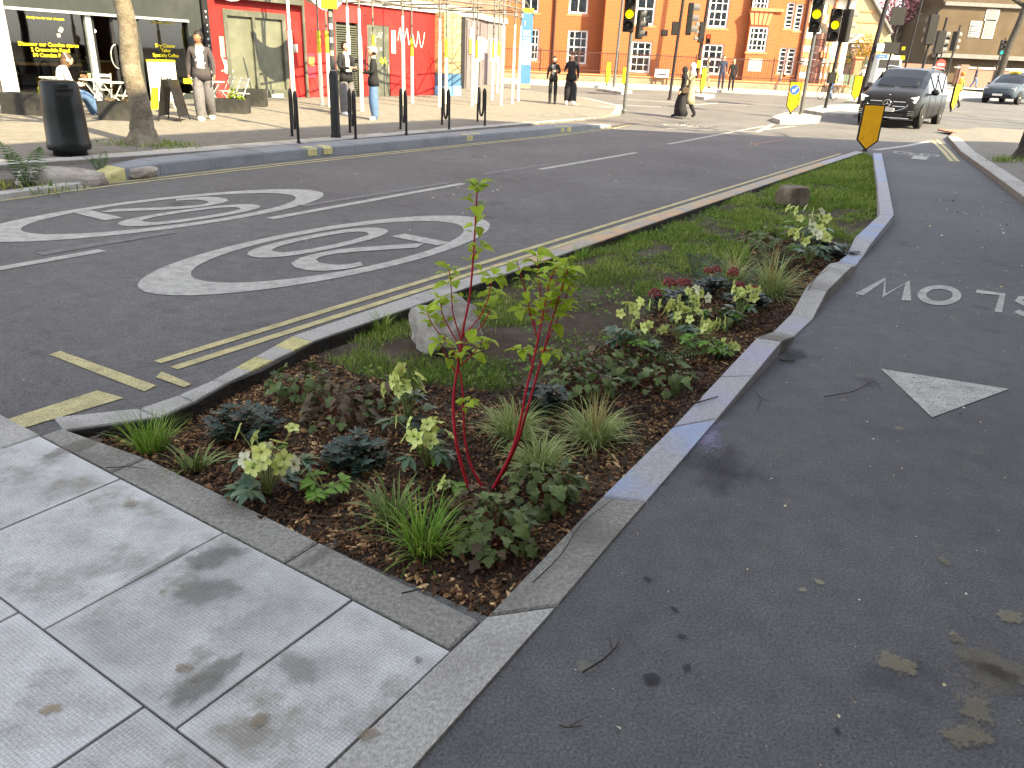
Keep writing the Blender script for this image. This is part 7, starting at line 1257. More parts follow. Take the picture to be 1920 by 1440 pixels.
street_tree('bare_tree', 'thick grey tree trunk rising before the brown building', at_ground(1868, 66), 6.5, 0.30, 11, Vector((0.8, 0, 0)), 5, (4.0, 3), 500, None, 0.2, 'tree', mat('shade_dark_bark', (0.045, 0.04, 0.034), 0.9, 0.35, 6, 0.8, 20))  # bark toned darker, the trunk's shade is put into its colour
street_tree('kerbside_tree', 'dark tree trunk at the right edge of the picture', G(1925, 300, 0.09), 3.6, 0.19, 21, Vector((0.15, 0, 0)), 8, (4.5, 3), 260, None, 0.07, 'tree', MATS['shade_dark_bark'])
weeds('bright green weeds at the foot of the kerbside tree', G(1905, 305, 0.085), 420, 0.26, 0.14, 0.22, M_GRASS)
street_tree('bare_street_tree', 'bare branching street tree beyond the right-hand pavement, outside the picture', Vector((25, 26.5, 0.08)), 4.0, 0.22, 33, Vector((0, 0, 0)), 8, (6.0, 3), 200); street_tree('bare_street_tree', 'bare branching street tree further along the side street, outside the picture', Vector((33, 33, 0.2)), 4.0, 0.22, 35, Vector((0, 0, 0)), 8, (6.0, 3), 200)
# ---- traffic islands
def island(label, px, m, z=0.12):
    pts = [G(*q) for q in px]; c = sum(pts, Vector()) / len(pts); base = struct_root('traffic_island', (0, 0, 0)); n = len(pts); mb = MB(); inn = [c + (p - c) * 0.86 for p in pts]; mb.prism([(p.x, p.y) for p in inn], [gz2(p.y) - .05 for p in inn], [gz2(p.y) + z - 0.004 for p in inn]); mb.build('island_paving', m, base)
    for i in range(n): stone('kerb_stone', [pts[i], pts[(i + 1) % n], inn[(i + 1) % n], inn[i]], -0.05, z, M_KERB, base, 0.004, 0.02)
M_ISL = mat('island_paving', (0.36, 0.335, 0.28), 0.85, 0.15, 5, space='World')
island('a', [(1446, 226), (1462, 232), (1490, 233), (1535, 230), (1539, 224), (1500, 218), (1470, 217)], M_ISL); island('b', [(1506, 211), (1540, 217), (1600, 220), (1650, 219), (1655, 205), (1600, 200), (1540, 203)], M_ISL); island('c', [(1585, 193), (1620, 196), (1640, 190), (1610, 187)], M_ISL); island('d', [(1120, 170), (1165, 177), (1185, 174), (1140, 166)], M_ISL); island('e', [(1295, 184), (1320, 187), (1340, 182), (1310, 179)], M_ISL)
# ---- traffic signals
M_SIG = mat('signal_black', (0.014, 0.013, 0.012), 0.6, 0.2, 6, spec=0.2); M_SPOLE = mat('signal_pole_grey', (0.085, 0.088, 0.088), 0.5, 0.2, 8); M_SPOLB = mat('signal_pole_black', (0.018, 0.016, 0.018), 0.6, 0.25, 8, spec=0.2); M_LENS = mat('dark_lens', (0.03, 0.025, 0.022), 0.2, 0.1); M_VIS = mat('visor_grey', (0.12, 0.115, 0.11), 0.6)
M_AMB = mat('amber_lit', (0.9, 0.6, 0.02), 0.4, emit=(1.0, 0.72, 0.0), estr=0.55); M_REDL = mat('red_lit', (0.7, 0.05, 0.03), 0.4, emit=(1.0, 0.06, 0.02), estr=0.6); M_GRNL = mat('green_lit', (0.03, 0.6, 0.4), 0.4, emit=(0.02, 0.75, 0.48), estr=0.55)
_lens = {}
def head_part(t, c, rz, lit=None, litm=None, s=1.0, n=3, back=True):
    """one signal head facing local -Y; c is its centre"""
    R = Matrix.Translation(c) @ Matrix.Rotation(rz, 4, 'Z'); h = 0.34 * n * s
    if ('hs', n, s) not in _lens: _lens[('hs', n, s)] = MB().bbox((0, 0.10 * s, 0), (0.36 * s, 0.2 * s, h), 0.03 * s).mesh('housing', M_SIG)
    hd = link('signal_head', _lens[('hs', n, s)], t); hd.matrix_local = R
    for k in range(n):
        z = h / 2 - 0.17 * s - k * 0.34 * s; key = ('l', k == lit, litm.name if (litm and k == lit) else '', s)
        if key not in _lens:
            mb = MB(); mb.lathe([(0.0, 0.02), (0.07 * s, 0.015), (0.125 * s, 0.0)], (0, 0, 0), 16); me = mb.mesh('lens', litm if k == lit else M_LENS); _lens[key] = me
        l_ = link('lens', _lens[key], hd); l_.matrix_local = Matrix.Translation((0, -0.002, z)) @ Matrix.Rotation(PI / 2, 4, 'X')
        if ('v', s) not in _lens:
            mb = MB(); A_ = [PI * (-0.15 + 1.3 * i / 12) for i in range(13)]; mb.add([(0.145 * s * math.cos(t_), y, 0.145 * s * math.sin(t_)) for y in (0.0, -0.21 * s) for t_ in A_], [(i, i + 1, 13 + i + 1, 13 + i) for i in range(12)], 0, True); _lens[('v', s)] = mb.mesh('visor', M_VIS)
        v_ = link('visor', _lens[('v', s)], hd); v_.matrix_local = Matrix.Translation((0, 0, z))
    return hd
def signal(label, base, H_, r, m, heads, lean=(0, 0), extras=()):
    t = thing('traffic_signal', label, 'traffic light', base); MB().tube([(0, 0, -0.05), (lean[0], lean[1], H_)], r, 10).build('pole', m, t); MB().lathe([(r * 1.5, 0), (r * 1.5, 0.05), (r, 0.08)], (0, 0, 0), 10).build('collar', m, t)
    for (dx, dz, rz, lit, lm, s, n) in heads: head_part(t, (dx, -r - 0.02 - 0.12 if abs(rz) < 0.5 else 0.0, dz), rz, lit, lm, s, n)
    for nm, mm, c, d in extras: MB().bbox(c, d, 0.01).build(nm, mm, t)
    return t
b1 = G(1170, 209, PZ); signal('grey traffic light with amber lit on the far pavement corner', b1, 4.2, 0.06, M_SPOLE, [(-0.14, 3.05, -0.1, 1, M_AMB, 1.05, 3), (0.34, 2.75, 1.0, None, None, 0.85, 3)])
signal('thin grey signal column topped by a camera, before the orange block', G(1150, 167), 4.9, 0.07, M_SPOLE, [], (0.1, 0), [('camera_box', M_SIG, (0, -0.1, 5.0), (0.25, 0.3, 0.2))])
p = G(1255, 187); signal('dark signal pole with black boxes seen from behind, left of the zebra poles', p, 4.4, 0.065, M_SPOLB, [(0.62, 3.35, PI / 2 - 0.2, None, None, 1.25, 3), (-0.12, 2.95, PI, None, None, 0.8, 2), (-0.56, 2.75, PI, None, None, 0.8, 1)], (0.12, 0))
p = G(1302, 165); signal('tall black signal pole with red pedestrian light before the orange block', p, 9.0, 0.10, M_SPOLB, [(0.42, 2.75, -0.1, 0, M_REDL, 0.75, 2), (-0.15, 3.1, -PI / 2, None, None, 1.1, 3)], (0.35, 0), [('push_box', M_YTXT, (0.05, -0.2, 1.35), (0.2, 0.15, 0.42))])
p = G(1500, 221); p.z += 0.1; signal('grey traffic light with amber lit on the near traffic island', p, 4.5, 0.06, M_SPOLE, [(-0.12, 3.32, -0.35, 1, M_AMB, 1.12, 3)])
p = G(1546, 208); p.z += 0.1; signal('dark traffic light with amber lit and a push-button box on the second island', p, 4.6, 0.065, M_SPOLB, [(-0.30, 3.16, -0.2, 1, M_AMB, 1.2, 3), (0.32, 3.16, PI * 0.62, None, None, 1.2, 3)], (0.2, 0), [('push_box', M_SIG, (0.0, -0.12, 1.2), (0.3, 0.18, 0.42)), ('yellow_edge', M_YTXT, (0.17, -0.1, 1.2), (0.03, 0.18, 0.42))])
def pole_at(px_b, Y): return at_ground(px_b, Y)
tp = thing('tall_lamp_column', 'thick black lamp column left of the van with small white and blue signs', 'lamp post', pole_at(1620, 40)); MB().tube([(0, 0, 0), (0.55, 0, 7.5)], [0.13, 0.085], 12).build('shaft', M_SPOLB, tp)
for q, m in (((1644, 82, 1657, 96), M_WHITEP), ((1643, 102, 1664, 110), mat('sign_blue2', (0.05, 0.12, 0.42), 0.5))): a = apx(*q, 39.8); MB().wbox(a[0], a[1], 39.76, 39.8, a[2], a[3]).build('plate', m, tp, tp.location)
a = apx(1645, 103, 1662, 109, 39.75); MB().wbox(a[0] + .1, a[1] - .1, 39.74, 39.755, a[2] + .06, a[3] - .06).build('plate_text', M_WHITEP, tp, tp.location)
for label, pxb, Yy, H_, boards in (('black pole with a large dark board right of the lamp column', 1657, 46, 7.5, [((1670, 13, 1697, 47), M_SIG), ((1655, 79, 1686, 101), M_SIG)]), ('thin pole with two small yellow plates', 1690, 48, 7, [((1691, 87, 1697, 94), M_YTXT), ((1688, 104, 1696, 112), M_YTXT)])):
    t = thing('sign_pole', label, 'sign', pole_at(pxb, Yy)); MB().tube([(0, 0, 0), (0.25, 0, H_)], 0.06, 8).build('pole', M_SPOLB, t)
    for q, m in boards: a = apx(*q, Yy - 0.1); MB().wbox(a[0], a[1], Yy - 0.14, Yy - 0.08, a[2], a[3]).build('board', m, t, t.location)
p = pole_at(1722, 47); signal('black signal seen from behind above the van, left of the pair', p, 4.6, 0.07, M_SPOLB, [(0.0, 3.65, PI, None, None, 1.5, 3)], (0.2, 0)); p = pole_at(1742, 49); signal('black signal seen from behind above the van, right of the pair', p, 4.4, 0.07, M_SPOLB, [(0.0, 3.1, PI, None, None, 1.2, 3), (0.3, 3.1, PI / 2, None, None, 1.2, 3)], (0.2, 0))
p = pole_at(1754, 60); signal('distant signal with green lit above the van roof', p, 3.6, 0.05, M_SPOLB, [(0, 3.2, 0, 2, M_GRNL, 1.0, 3)]); p = pole_at(1772, 58); signal('black signal edge-on right of the green light', p, 4.4, 0.06, M_SPOLB, [(0.1, 3.4, PI * 0.6, None, None, 1.2, 3)], (0.15, 0)); p = pole_at(1860, 64); signal('distant signal with green lit beside the thick tree trunk', p, 3.9, 0.05, M_SPOLB, [(0.05, 3.25, 0, 2, M_GRNL, 1.0, 3)], (0.2, 0))
M_RSGN = mat('red_sign', (0.6, 0.04, 0.03), 0.5)
for lab, px_, py_, Yy, r in (('round red no-entry sign above the van roof', 1764, 121, 56, 0.32),): c = atY(px_, py_, Yy); t = thing('road_sign', lab, 'sign', (c.x, Yy, gz2(Yy))); MB().tube([(0, 0.05, 0), (0, 0.05, c.z - gz2(Yy) + 0.2)], 0.04, 8).build('pole', M_SPOLE, t); d = MB().lathe([(r, 0), (r, 0.02)], (0, 0, 0), 20).build('disc', M_RSGN, t); d.matrix_local = Matrix.Translation((0, 0, c.z - gz2(Yy))) @ Matrix.Rotation(PI / 2, 4, 'X'); MB().box((0, -0.03, c.z - gz2(Yy)), (r * 1.3, 0.01, 0.1)).build('bar', M_WHITEP, t)
# ---- orange and yellow bollards
M_AMBER = mat('amber_panel', (0.74, 0.37, 0.01), 0.45, 0.06, 8, dirt=(0.60, 0.29, 0.01), dscale=6, damt=0.4); M_BYEL = mat('bollard_yellow', (0.66, 0.54, 0.01), 0.5, 0.05); M_SBLUE = mat('sign_mid_blue', (0.025, 0.10, 0.48), 0.45)
def arrow_bollard(label, p, w, h, rz, z0=0.06, disc=False, m=None, side=True):
    t = thing('marker_bollard', label, 'bollard', p, rz, 'orange marker bollards'); out = [(-w / 2, h), (w / 2, h), (w / 2, h * 0.22), (0, 0), (-w / 2, h * 0.22)]; inn = [(x * 0.86, 0.025 + y * (h - 0.055) / h + (0.02 if y == 0 else 0)) for x, y in out]
    MB().ext(out, (0, -0.03, z0), (1, 0, 0), (0, 0, 1), (0, 0.10, 0)).build('shell', M_INK, t); MB().ext(inn, (0, -0.031, z0), (1, 0, 0), (0, 0, 1), (0, -0.006, 0)).build('face', m or M_AMBER, t); MB().ext(inn, (0, 0.071, z0), (1, 0, 0), (0, 0, 1), (0, 0.006, 0)).build('face', m or M_AMBER, t); MB().lathe([(0.07, 0), (0.06, 0.03), (0.035, 0.06), (0.03, z0 + h * 0.14)], (0, 0.02, 0), 10).build('spring_foot', M_INK, t)
    if side: MB().box((w / 2 + 0.02, 0.02, z0 + h * 0.62), (0.035, 0.09, h * 0.7)).build('side_strip', M_BYEL, t)
    for x, z in ((-0.25, 0.27), (0.25, 0.25), (0.05, 0.42)): MB().ball((x * w, -0.038, z0 + z * h), 0.012, 6, 4).build('rivet', M_INK, t)
    if disc:
        zc = z0 + h * 0.74; d = MB().lathe([(w * 0.40, 0), (w * 0.40, 0.004)], (0, 0, 0), 24).build('blue_disc', M_SBLUE, t); d.matrix_local = Matrix.Translation((0, -0.040, zc)) @ Matrix.Rotation(PI / 2, 4, 'X'); s = w * 0.30; mb = MB(); Rr = Matrix.Rotation(-PI * 0.75, 3, 'Y'); q = [(0, s), (s * .62, s * .25), (s * .2, s * .25), (s * .2, -s), (-s * .2, -s), (-s * .2, s * .25), (-s * .62, s * .25)]; c_, s_ = math.cos(-2.356), math.sin(-2.356)
        mb.ext([(x * c_ + y * s_, -x * s_ + y * c_) for x, y in q], (0, -0.047, zc), (1, 0, 0), (0, 0, 1), (0, -0.003, 0)); mb.build('arrow', M_WHITEP, t)
    return t
p = G(1622, 283); p.z = -0.01; arrow_bollard('large orange arrow-shaped bollard at the far tip of the planting bed', p, 0.46, 1.0, -0.25, 0.02, side=False)
p = G(1481, 221); p.z += 0.11; arrow_bollard('orange keep-left bollard with blue arrow disc on the near island', p, 0.40, 1.08, -0.2, 0.05, True)
p = G(1601, 193); p.z += 0.1; arrow_bollard('plain orange bollard left of the tall lamp column', p, 0.42, 1.15, -0.2, 0.05, side=False); p = at_ground(1798, 38); arrow_bollard('narrow yellow bollard behind the right side of the van', p, 0.30, 1.15, 0.5, 0.05, m=M_BYEL)
for lab, x, y, Y_ in (('narrow yellow bollard on the small island before the orange block', 1137, 165, 0), ('narrow yellow bollard left of the waiting couple', 1314, 181, 0)): p = G(x, y); p.z += 0.05; arrow_bollard(lab, p, 0.2, 1.2, 0.2, 0.1, m=M_BYEL)
t = thing('guard_box', 'yellow control box fixed on a post behind the far traffic light', 'control box', G(1171, 163)); MB().bbox((0, 0, 0.6), (0.34, 0.3, 0.85), 0.03).build('box', M_BYEL, t); MB().tube([(0, 0, 0), (0, 0, 0.25)], 0.06, 8).build('post', M_SPOLB, t)
t = thing('signal_cabinet', 'grey metal post with a box before the railings', 'cabinet', G(1457, 172)); MB().tube([(0, 0, 0), (0.08, 0, 1.15)], [0.12, 0.08], 8).build('post', M_STEEL, t); MB().lathe([(0.2, 0), (0.2, 0.18), (0.12, 0.25)], (0, 0, 0), 10).build('foot', M_INK, t)
t = thing('green_hoarding', 'green framed panel behind the gate pier', 'panel', at_ground(1588, 55)); MB().bbox((0, 0, 0.55), (1.3, 0.1, 1.0), 0.02).build('panel', mat('hoarding_green', (0.10, 0.14, 0.09), 0.6), t); [MB().box((x, -0.06, 0.55), (0.08, 0.05, 1.1)).build('frame', M_PALE, t) for x in (-0.65, 0.65)]
t = thing('grey_bin', 'grey street bin beside the green framed panel', 'litter bin', at_ground(1573, 53)); MB().lathe([(0.25, 0), (0.27, 0.05), (0.27, 0.95), (0.2, 1.1), (0, 1.12)], (0, 0, 0), 14).build('body', M_STEEL, t)
t = thing('white_lorry', 'white and blue lorry cab far behind the van', 'lorry', at_ground(1652, 64)); MB().bbox((0, 1, 1.35), (1.9, 3.6, 2.0), 0.08).build('body', mat('lorry_paint', (0.45, 0.47, 0.5), 0.5), t); MB().box((0, -0.83, 1.75), (1.5, 0.04, 0.6)).build('windscreen', M_INK, t); [MB().tube([(x - .12, -0.2, 0.4), (x + .12, -0.2, 0.4)], 0.4, 12).build('wheel', M_INK, t) for x in (-0.8, 0.8)]
# ================================================================ vehicles
M_VBLK = mat('van_paint', (0.012, 0.0125, 0.014), 0.3, 0.05, 3, spec=0.15); M_VBLUE = mat('taxi_paint', (0.045, 0.058, 0.075), 0.3, 0.06, 3, spec=0.2); M_CHROME = mat('chrome', (0.62, 0.62, 0.62), 0.15, 0.03, 5, metal=1.0); M_TYRE = mat('tyre_rubber', (0.022, 0.021, 0.02), 0.85, 0.2, 10); M_RIM = mat('alloy_rim', (0.35, 0.35, 0.36), 0.3, 0.08, 8, metal=0.8); M_VGL = glass_mat('vehicle_glass', (0.20, 0.24, 0.26), 0.8, 0.02); M_TRIM = mat('black_trim', (0.015, 0.015, 0.016), 0.5); M_HLIT = mat('headlamp_lit', (0.9, 0.9, 0.9), 0.2, emit=(1, 0.97, 0.9), estr=0.6); M_HLAMP = mat('headlamp_clear', (0.55, 0.58, 0.6), 0.1, 0.1, 30, spec=0.8); M_PLATE = mat('plate_white', (0.68, 0.68, 0.64), 0.5); M_SEAT = mat('seat_dark', (0.05, 0.05, 0.05), 0.8)
def vehicle(name, label, cat, loc, rz, st, belt, paint_m, win_from, win_to, ws_from, ws_to, front_axle, rear_axle, wheel_r, dlines):
    """st: stations (x, top, half width); +x is the front, x measured from the front axle"""
    t = thing(name, label, cat, loc, rz); secs = []
    for x, top, w in st:
        zb = 0.27 if -4 < x < 0.8 else 0.33
        if top > belt + 0.2: pr = [(0, zb), (w * .9, zb), (w, zb + .16), (w + .008, 0.72), (w, belt), (w - 0.02, belt + 0.03), (w - 0.02 - 0.22 * (top - .1 - belt), top - 0.12), (w - 0.30, top - 0.01), (w * .4, top + .015), (0, top + .02)]
        else: z3 = min(belt, top - .1); pr = [(0, zb), (w * .9, zb), (w, zb + .16), (w + .005, (zb + z3) / 2 + .08), (w - .004, z3 - .02), (w - .03, z3 + .03), (w - .09, top - .03), (w - 0.24, top), (w * .4, top + .02), (0, top + .025)]
        secs.append([(x, y, z) for y, z in pr])
    mb = MB(); gl = MB(); n = 10
    for i in range(len(secs) - 1):
        xa, xb = st[i][0], st[i + 1][0]
        for j in range(n - 1):
            for s in (1, -1):
                q = [secs[i][j], secs[i][j + 1], secs[i + 1][j + 1], secs[i + 1][j]]; q = [(x, y * s, z) for x, y, z in q]; q = q[::-1] if s > 0 else q
                side = j == 5 and xa <= win_from + 1e-6 and xb >= win_to - 1e-6; ws = j in (6, 7, 8) and xa <= ws_from + 1e-6 and xb >= ws_to - 1e-6
                (gl if (side or ws) else mb).add(q, [(0, 1, 2, 3)], 0, True)
    for sec, flip in ((secs[0], 0), (secs[-1], 1)):
        v = [(x, y, z) for x, y, z in sec] + [(x, -y, z) for x, y, z in sec[-2:0:-1]]; mb.add(v if flip else v[::-1], [tuple(range(len(v)))], 0)
    bd = mb.build('body', paint_m, t); 
    bm = bmesh.new(); bm.from_mesh(bd.data); bmesh.ops.remove_doubles(bm, verts=bm.verts, dist=1e-4); bmesh.ops.recalc_face_normals(bm, faces=bm.faces); bm.to_mesh(bd.data); bm.free()
    gl.build('windows', M_VGL, t)
    W_ = max(w for _, _, w in st)
    for ax in (front_axle, rear_axle):
        for s in (-1, 1):
            ar = MB(); ar.lathe([(0, 0), (wheel_r * 1.14, 0), (wheel_r * 1.16, 0.012), (0, 0.014)], (0, 0, 0), 24); o = ar.build('wheel_arch', M_TRIM, t); o.matrix_local = Matrix.Translation((ax, s * (W_ - 0.012), wheel_r + 0.02)) @ Matrix.Rotation(-s * PI / 2, 4, 'X')
            wl_ = MB(); wl_.lathe([(wheel_r * .66, -0.11), (wheel_r * .93, -0.115), (wheel_r, -0.08), (wheel_r, 0.08), (wheel_r * .93, 0.115), (wheel_r * .66, 0.11)], (0, 0, 0), 28); wo = wl_.build('wheel', M_TYRE, t); wo.matrix_local = Matrix.Translation((ax, s * (W_ - 0.085), wheel_r)) @ Matrix.Rotation(-s * PI / 2, 4, 'X')
            rm = MB(); rm.lathe([(wheel_r * .70, 0.06), (wheel_r * .68, 0.105), (wheel_r * .62, 0.10), (wheel_r * .60, 0.03), (0, 0.03)], (0, 0, 0), 24); rm.lathe([(0, 0.115), (wheel_r * .16, 0.11), (wheel_r * .17, 0.03)], (0, 0, 0), 12)
            for k in range(10): a = 2 * PI * k / 10; rm.box((math.cos(a) * wheel_r * .38, math.sin(a) * wheel_r * .38, 0.085), (wheel_r * .55, 0.032, 0.03), a)
            rm.build('rim', M_RIM, wo)
    for x in dlines:
        for s in (-1, 1): MB().box((x, s * (W_ + 0.006), 0.72), (0.012, 0.006, 0.72)).build('door_seam', M_INK, t)
    return t
vst = [(0.93, 0.58, 0.66), (0.90, 0.84, 0.80), (0.78, 1.00, 0.88), (0.40, 1.13, 0.93), (-0.02, 1.24, 0.95), (-0.5, 1.56, 0.955), (-0.98, 1.82, 0.96), (-1.5, 1.885, 0.965), (-2.5, 1.90, 0.965), (-3.5, 1.885, 0.96), (-4.0, 1.84, 0.94), (-4.2, 1.55, 0.92), (-4.25, 0.9, 0.90)]
pf = W(30.5, 4.42); prr = W(33.9, 4.20); hd_ = (pf - prr).normalized(); vz = gz2(pf.y); vrz = math.atan2(hd_.y, hd_.x)
VAN = vehicle('people_carrier', 'black people carrier van with chrome grille waiting at the junction', 'van', (pf.x, pf.y, vz), vrz, vst, 1.06, M_VBLK, -0.5, -4.0, -0.02, -0.98, 0.0, -3.25, 0.345, (-0.75, -1.75, -2.9))
VAN.rotation_euler.y = -0.012
grp = [(-0.60, 0.62), (-0.50, 0.50), (0.50, 0.50), (0.60, 0.62), (0.56, 0.92), (-0.56, 0.92)]
MB().ext([(y, z) for y, z in grp], (0.90, 0, 0), (0, 1, 0), (0.05 * -1, 0, 1), (0.05, 0, 0)).build('grille', M_TRIM, VAN)
for z in (0.66, 0.80):
    for s in (-1, 1): MB().box((0.948 - (z * 0.05), s * 0.36, z), (0.02, 0.38, 0.022)).build('grille_bar', M_CHROME, VAN)
mb = MB(); ring = [(0.0, 0.60 * 1.05 * math.cos(t_) * (1 if math.sin(t_) > -.9 else .9), 0.73 + 0.235 * math.sin(t_)) for t_ in [PI + PI * i / 16 for i in range(17)]]; mb.tube([(0.935 - z * 0.03, y, z) for _, y, z in ring], 0.014, 6); mb.build('grille_rim', M_CHROME, VAN)
bad = MB(); bad.tube([(0.955, 0.115 * math.cos(t_), 0.735 + 0.115 * math.sin(t_)) for t_ in [2 * PI * i / 24 for i in range(25)]], 0.012, 6, cap=False)
for k in range(3): t_ = PI / 2 + 2 * PI * k / 3; bad.tube([(0.955, 0, 0.735), (0.955, 0.112 * math.cos(t_), 0.735 + 0.112 * math.sin(t_))], [0.020, 0.006], 5)
bad.build('badge', M_CHROME, VAN)
for s in (-1, 1):
    MB().ext([(s * 0.60, 0.80), (s * 0.88, 0.88), (s * 0.90, 0.99), (s * 0.66, 0.93)], (0.90, 0, 0), (0, 1, 0), (-0.10, 0, 1), (0.02, 0, 0)).build('headlight', M_HLIT, VAN); MB().ext([(s * 0.60, 0.72), (s * 0.86, 0.78), (s * 0.88, 0.87), (s * 0.60, 0.79)], (0.91, 0, 0), (0, 1, 0), (-0.06, 0, 1), (0.02, 0, 0)).build('headlight_lower', M_HLAMP, VAN)
    MB().ext([(s * 0.62, 0.36), (s * 0.86, 0.40), (s * 0.88, 0.58), (s * 0.66, 0.54)], (0.89, 0, 0), (0, 1, 0), (0, 0, 1), (0.04, 0, 0)).build('bumper_vent', M_TRIM, VAN)
    for z in (0.40, 0.46, 0.52): MB().box((0.935, s * 0.75, z), (0.012, 0.24, 0.014), s * -0.15).build('vent_blade', M_CHROME, VAN)
    mr = MB(); mr.ball((-0.62, s * 1.10, 1.14), (0.09, 0.14, 0.10), 10, 8); mr.box((-0.62, s * 0.99, 1.08), (0.05, 0.1, 0.04)); mr.build('wing_mirror', M_VBLK, VAN); MB().tube([(-1.2, s * 0.70, 1.915), (-1.5, s * 0.72, 1.955), (-3.4, s * 0.72, 1.95), (-3.7, s * 0.70, 1.90)], 0.02, 6).build('roof_rail', M_CHROME, VAN); MB().box((-1.55, s * 0.972, 1.0), (0.22, 0.03, 0.035)).build('door_handle', M_CHROME, VAN); MB().box((-2.3, s * 0.972, 1.055), (3.4, 0.012, 0.02)).build('belt_trim', M_CHROME, VAN)
    MB().tube([(0.02, s * 0.10, 1.27), (-0.06, s * 0.62, 1.31)], 0.014, 5).build('wiper', M_TRIM, VAN)
    for x in (-1.5, -2.85): MB().box((x, s * 0.93, 1.42), (0.07, 0.03, 0.68)).build('window_pillar', M_TRIM, VAN)
MB().box((0.945, 0, 0.30), (0.02, 1.5, 0.03)).build('chrome_lip', M_CHROME, VAN); MB().box((0.94, 0, 0.40), (0.02, 1.1, 0.10)).build('lower_intake', M_TRIM, VAN); MB().box((0.955, 0, 0.545), (0.012, 0.52, 0.115)).build('number_plate', M_PLATE, VAN)
text_mesh('plate_text', '25 CCH', 0.10, M_INK, VAN, frame_matrix((0.963, -0.0, 0.545) if False else (0.963, 0.05, 0.545), (0, 1, 0), (0, 0, 1)), ext=0.001, bold=0.002); MB().lathe([(0.03, 0), (0.025, 0.01)], (0, 0, 0), 10).build('bonnet_badge', M_CHROME, VAN).matrix_local = Matrix.Translation((0.80, 0, 1.005)) @ Matrix.Rotation(0.5, 4, 'Y')
mb = MB()
for x in (-1.0, -2.2): 
    for s in (-0.42, 0.42): mb.bbox((x - 0.25, s, 1.05), (0.14, 0.48, 0.72), 0.04); mb.bbox((x, s, 0.72), (0.5, 0.48, 0.14), 0.04); mb.bbox((x - 0.28, s, 1.5), (0.1, 0.26, 0.2), 0.03)
mb.build('seats', M_SEAT, VAN); MB().box((-1.9, 0, 0.45), (4.2, 1.7, 0.05)).build('floor_pan', M_TRIM, VAN); MB().bbox((-0.30, 0, 1.12), (0.4, 1.7, 0.22), 0.04).build('dashboard', M_TRIM, VAN); MB().tube([(-0.55 + 0.0, 0.42 + 0.18 * math.cos(t_) * -1, 1.15 + 0.18 * math.sin(t_)) for t_ in [2 * PI * i / 16 for i in range(17)]], 0.014, 5, cap=False).build('steering_wheel', M_TRIM, VAN)
tst = [(0.90, 0.55, 0.62), (0.86, 0.78, 0.78), (0.70, 0.90, 0.86), (0.30, 1.02, 0.91), (-0.10, 1.10, 0.92), (-0.5, 1.34, 0.925), (-0.95, 1.57, 0.93), (-1.5, 1.64, 0.935), (-2.3, 1.65, 0.935), (-3.0, 1.60, 0.92), (-3.4, 1.45, 0.90), (-3.7, 1.05, 0.88), (-3.78, 0.75, 0.85)]
tf_ = G(1868, 194); TAXI = vehicle('taxi', 'blue taxi with roof sign driving along the far right road', 'taxi', (tf_.x + 0.4, tf_.y + 0.3, gz2(tf_.y)), math.atan2(-T.y + 0.12, -T.x - 0.25), tst, 0.98, M_VBLUE, -0.5, -3.4, -0.10, -0.95, 0.0, -2.85, 0.335, (-0.75, -1.8))
for s in (-1, 1): MB().ext([(s * 0.52, 0.74), (s * 0.84, 0.80), (s * 0.86, 0.92), (s * 0.60, 0.84)], (0.86, 0, 0), (0, 1, 0), (-0.12, 0, 1), (0.03, 0, 0)).build('headlight', M_HLAMP, TAXI); m_ = MB(); m_.ball((-0.55, s * 1.05, 1.06), (0.07, 0.11, 0.08), 8, 6); m_.build('wing_mirror', M_VBLUE, TAXI); MB().bbox((0.88, s * 0.62, 0.42), (0.04, 0.3, 0.12), 0.01).build('fog_recess', M_TRIM, TAXI)
MB().ext([(-0.5, 0.62), (-0.42, 0.52), (0.42, 0.52), (0.5, 0.62), (0.48, 0.78), (-0.48, 0.78)], (0.885, 0, 0), (0, 1, 0), (-0.05, 0, 1), (0.02, 0, 0)).build('grille', M_TRIM, TAXI); MB().box((0.91, 0, 0.48), (0.012, 0.52, 0.11)).build('number_plate', M_PLATE, TAXI); MB().box((0.90, 0, 0.38), (0.02, 1.2, 0.08)).build('lower_intake', M_TRIM, TAXI); MB().bbox((-1.15, 0, 1.70), (0.22, 0.55, 0.12), 0.03).build('roof_sign', mat('taxi_sign', (0.7, 0.45, 0.02), 0.4), TAXI); text_mesh('sign_text', 'TAXI', 0.12, M_INK, TAXI, frame_matrix((-1.035, 0, 1.70), (0, 1, 0), (0, 0, 1)), ext=0.002, bold=0.003); MB().bbox((-1.7, 0, 1.80), (0.5, 0.9, 0.26), 0.03).build('roof_box', M_WHITEP, TAXI)
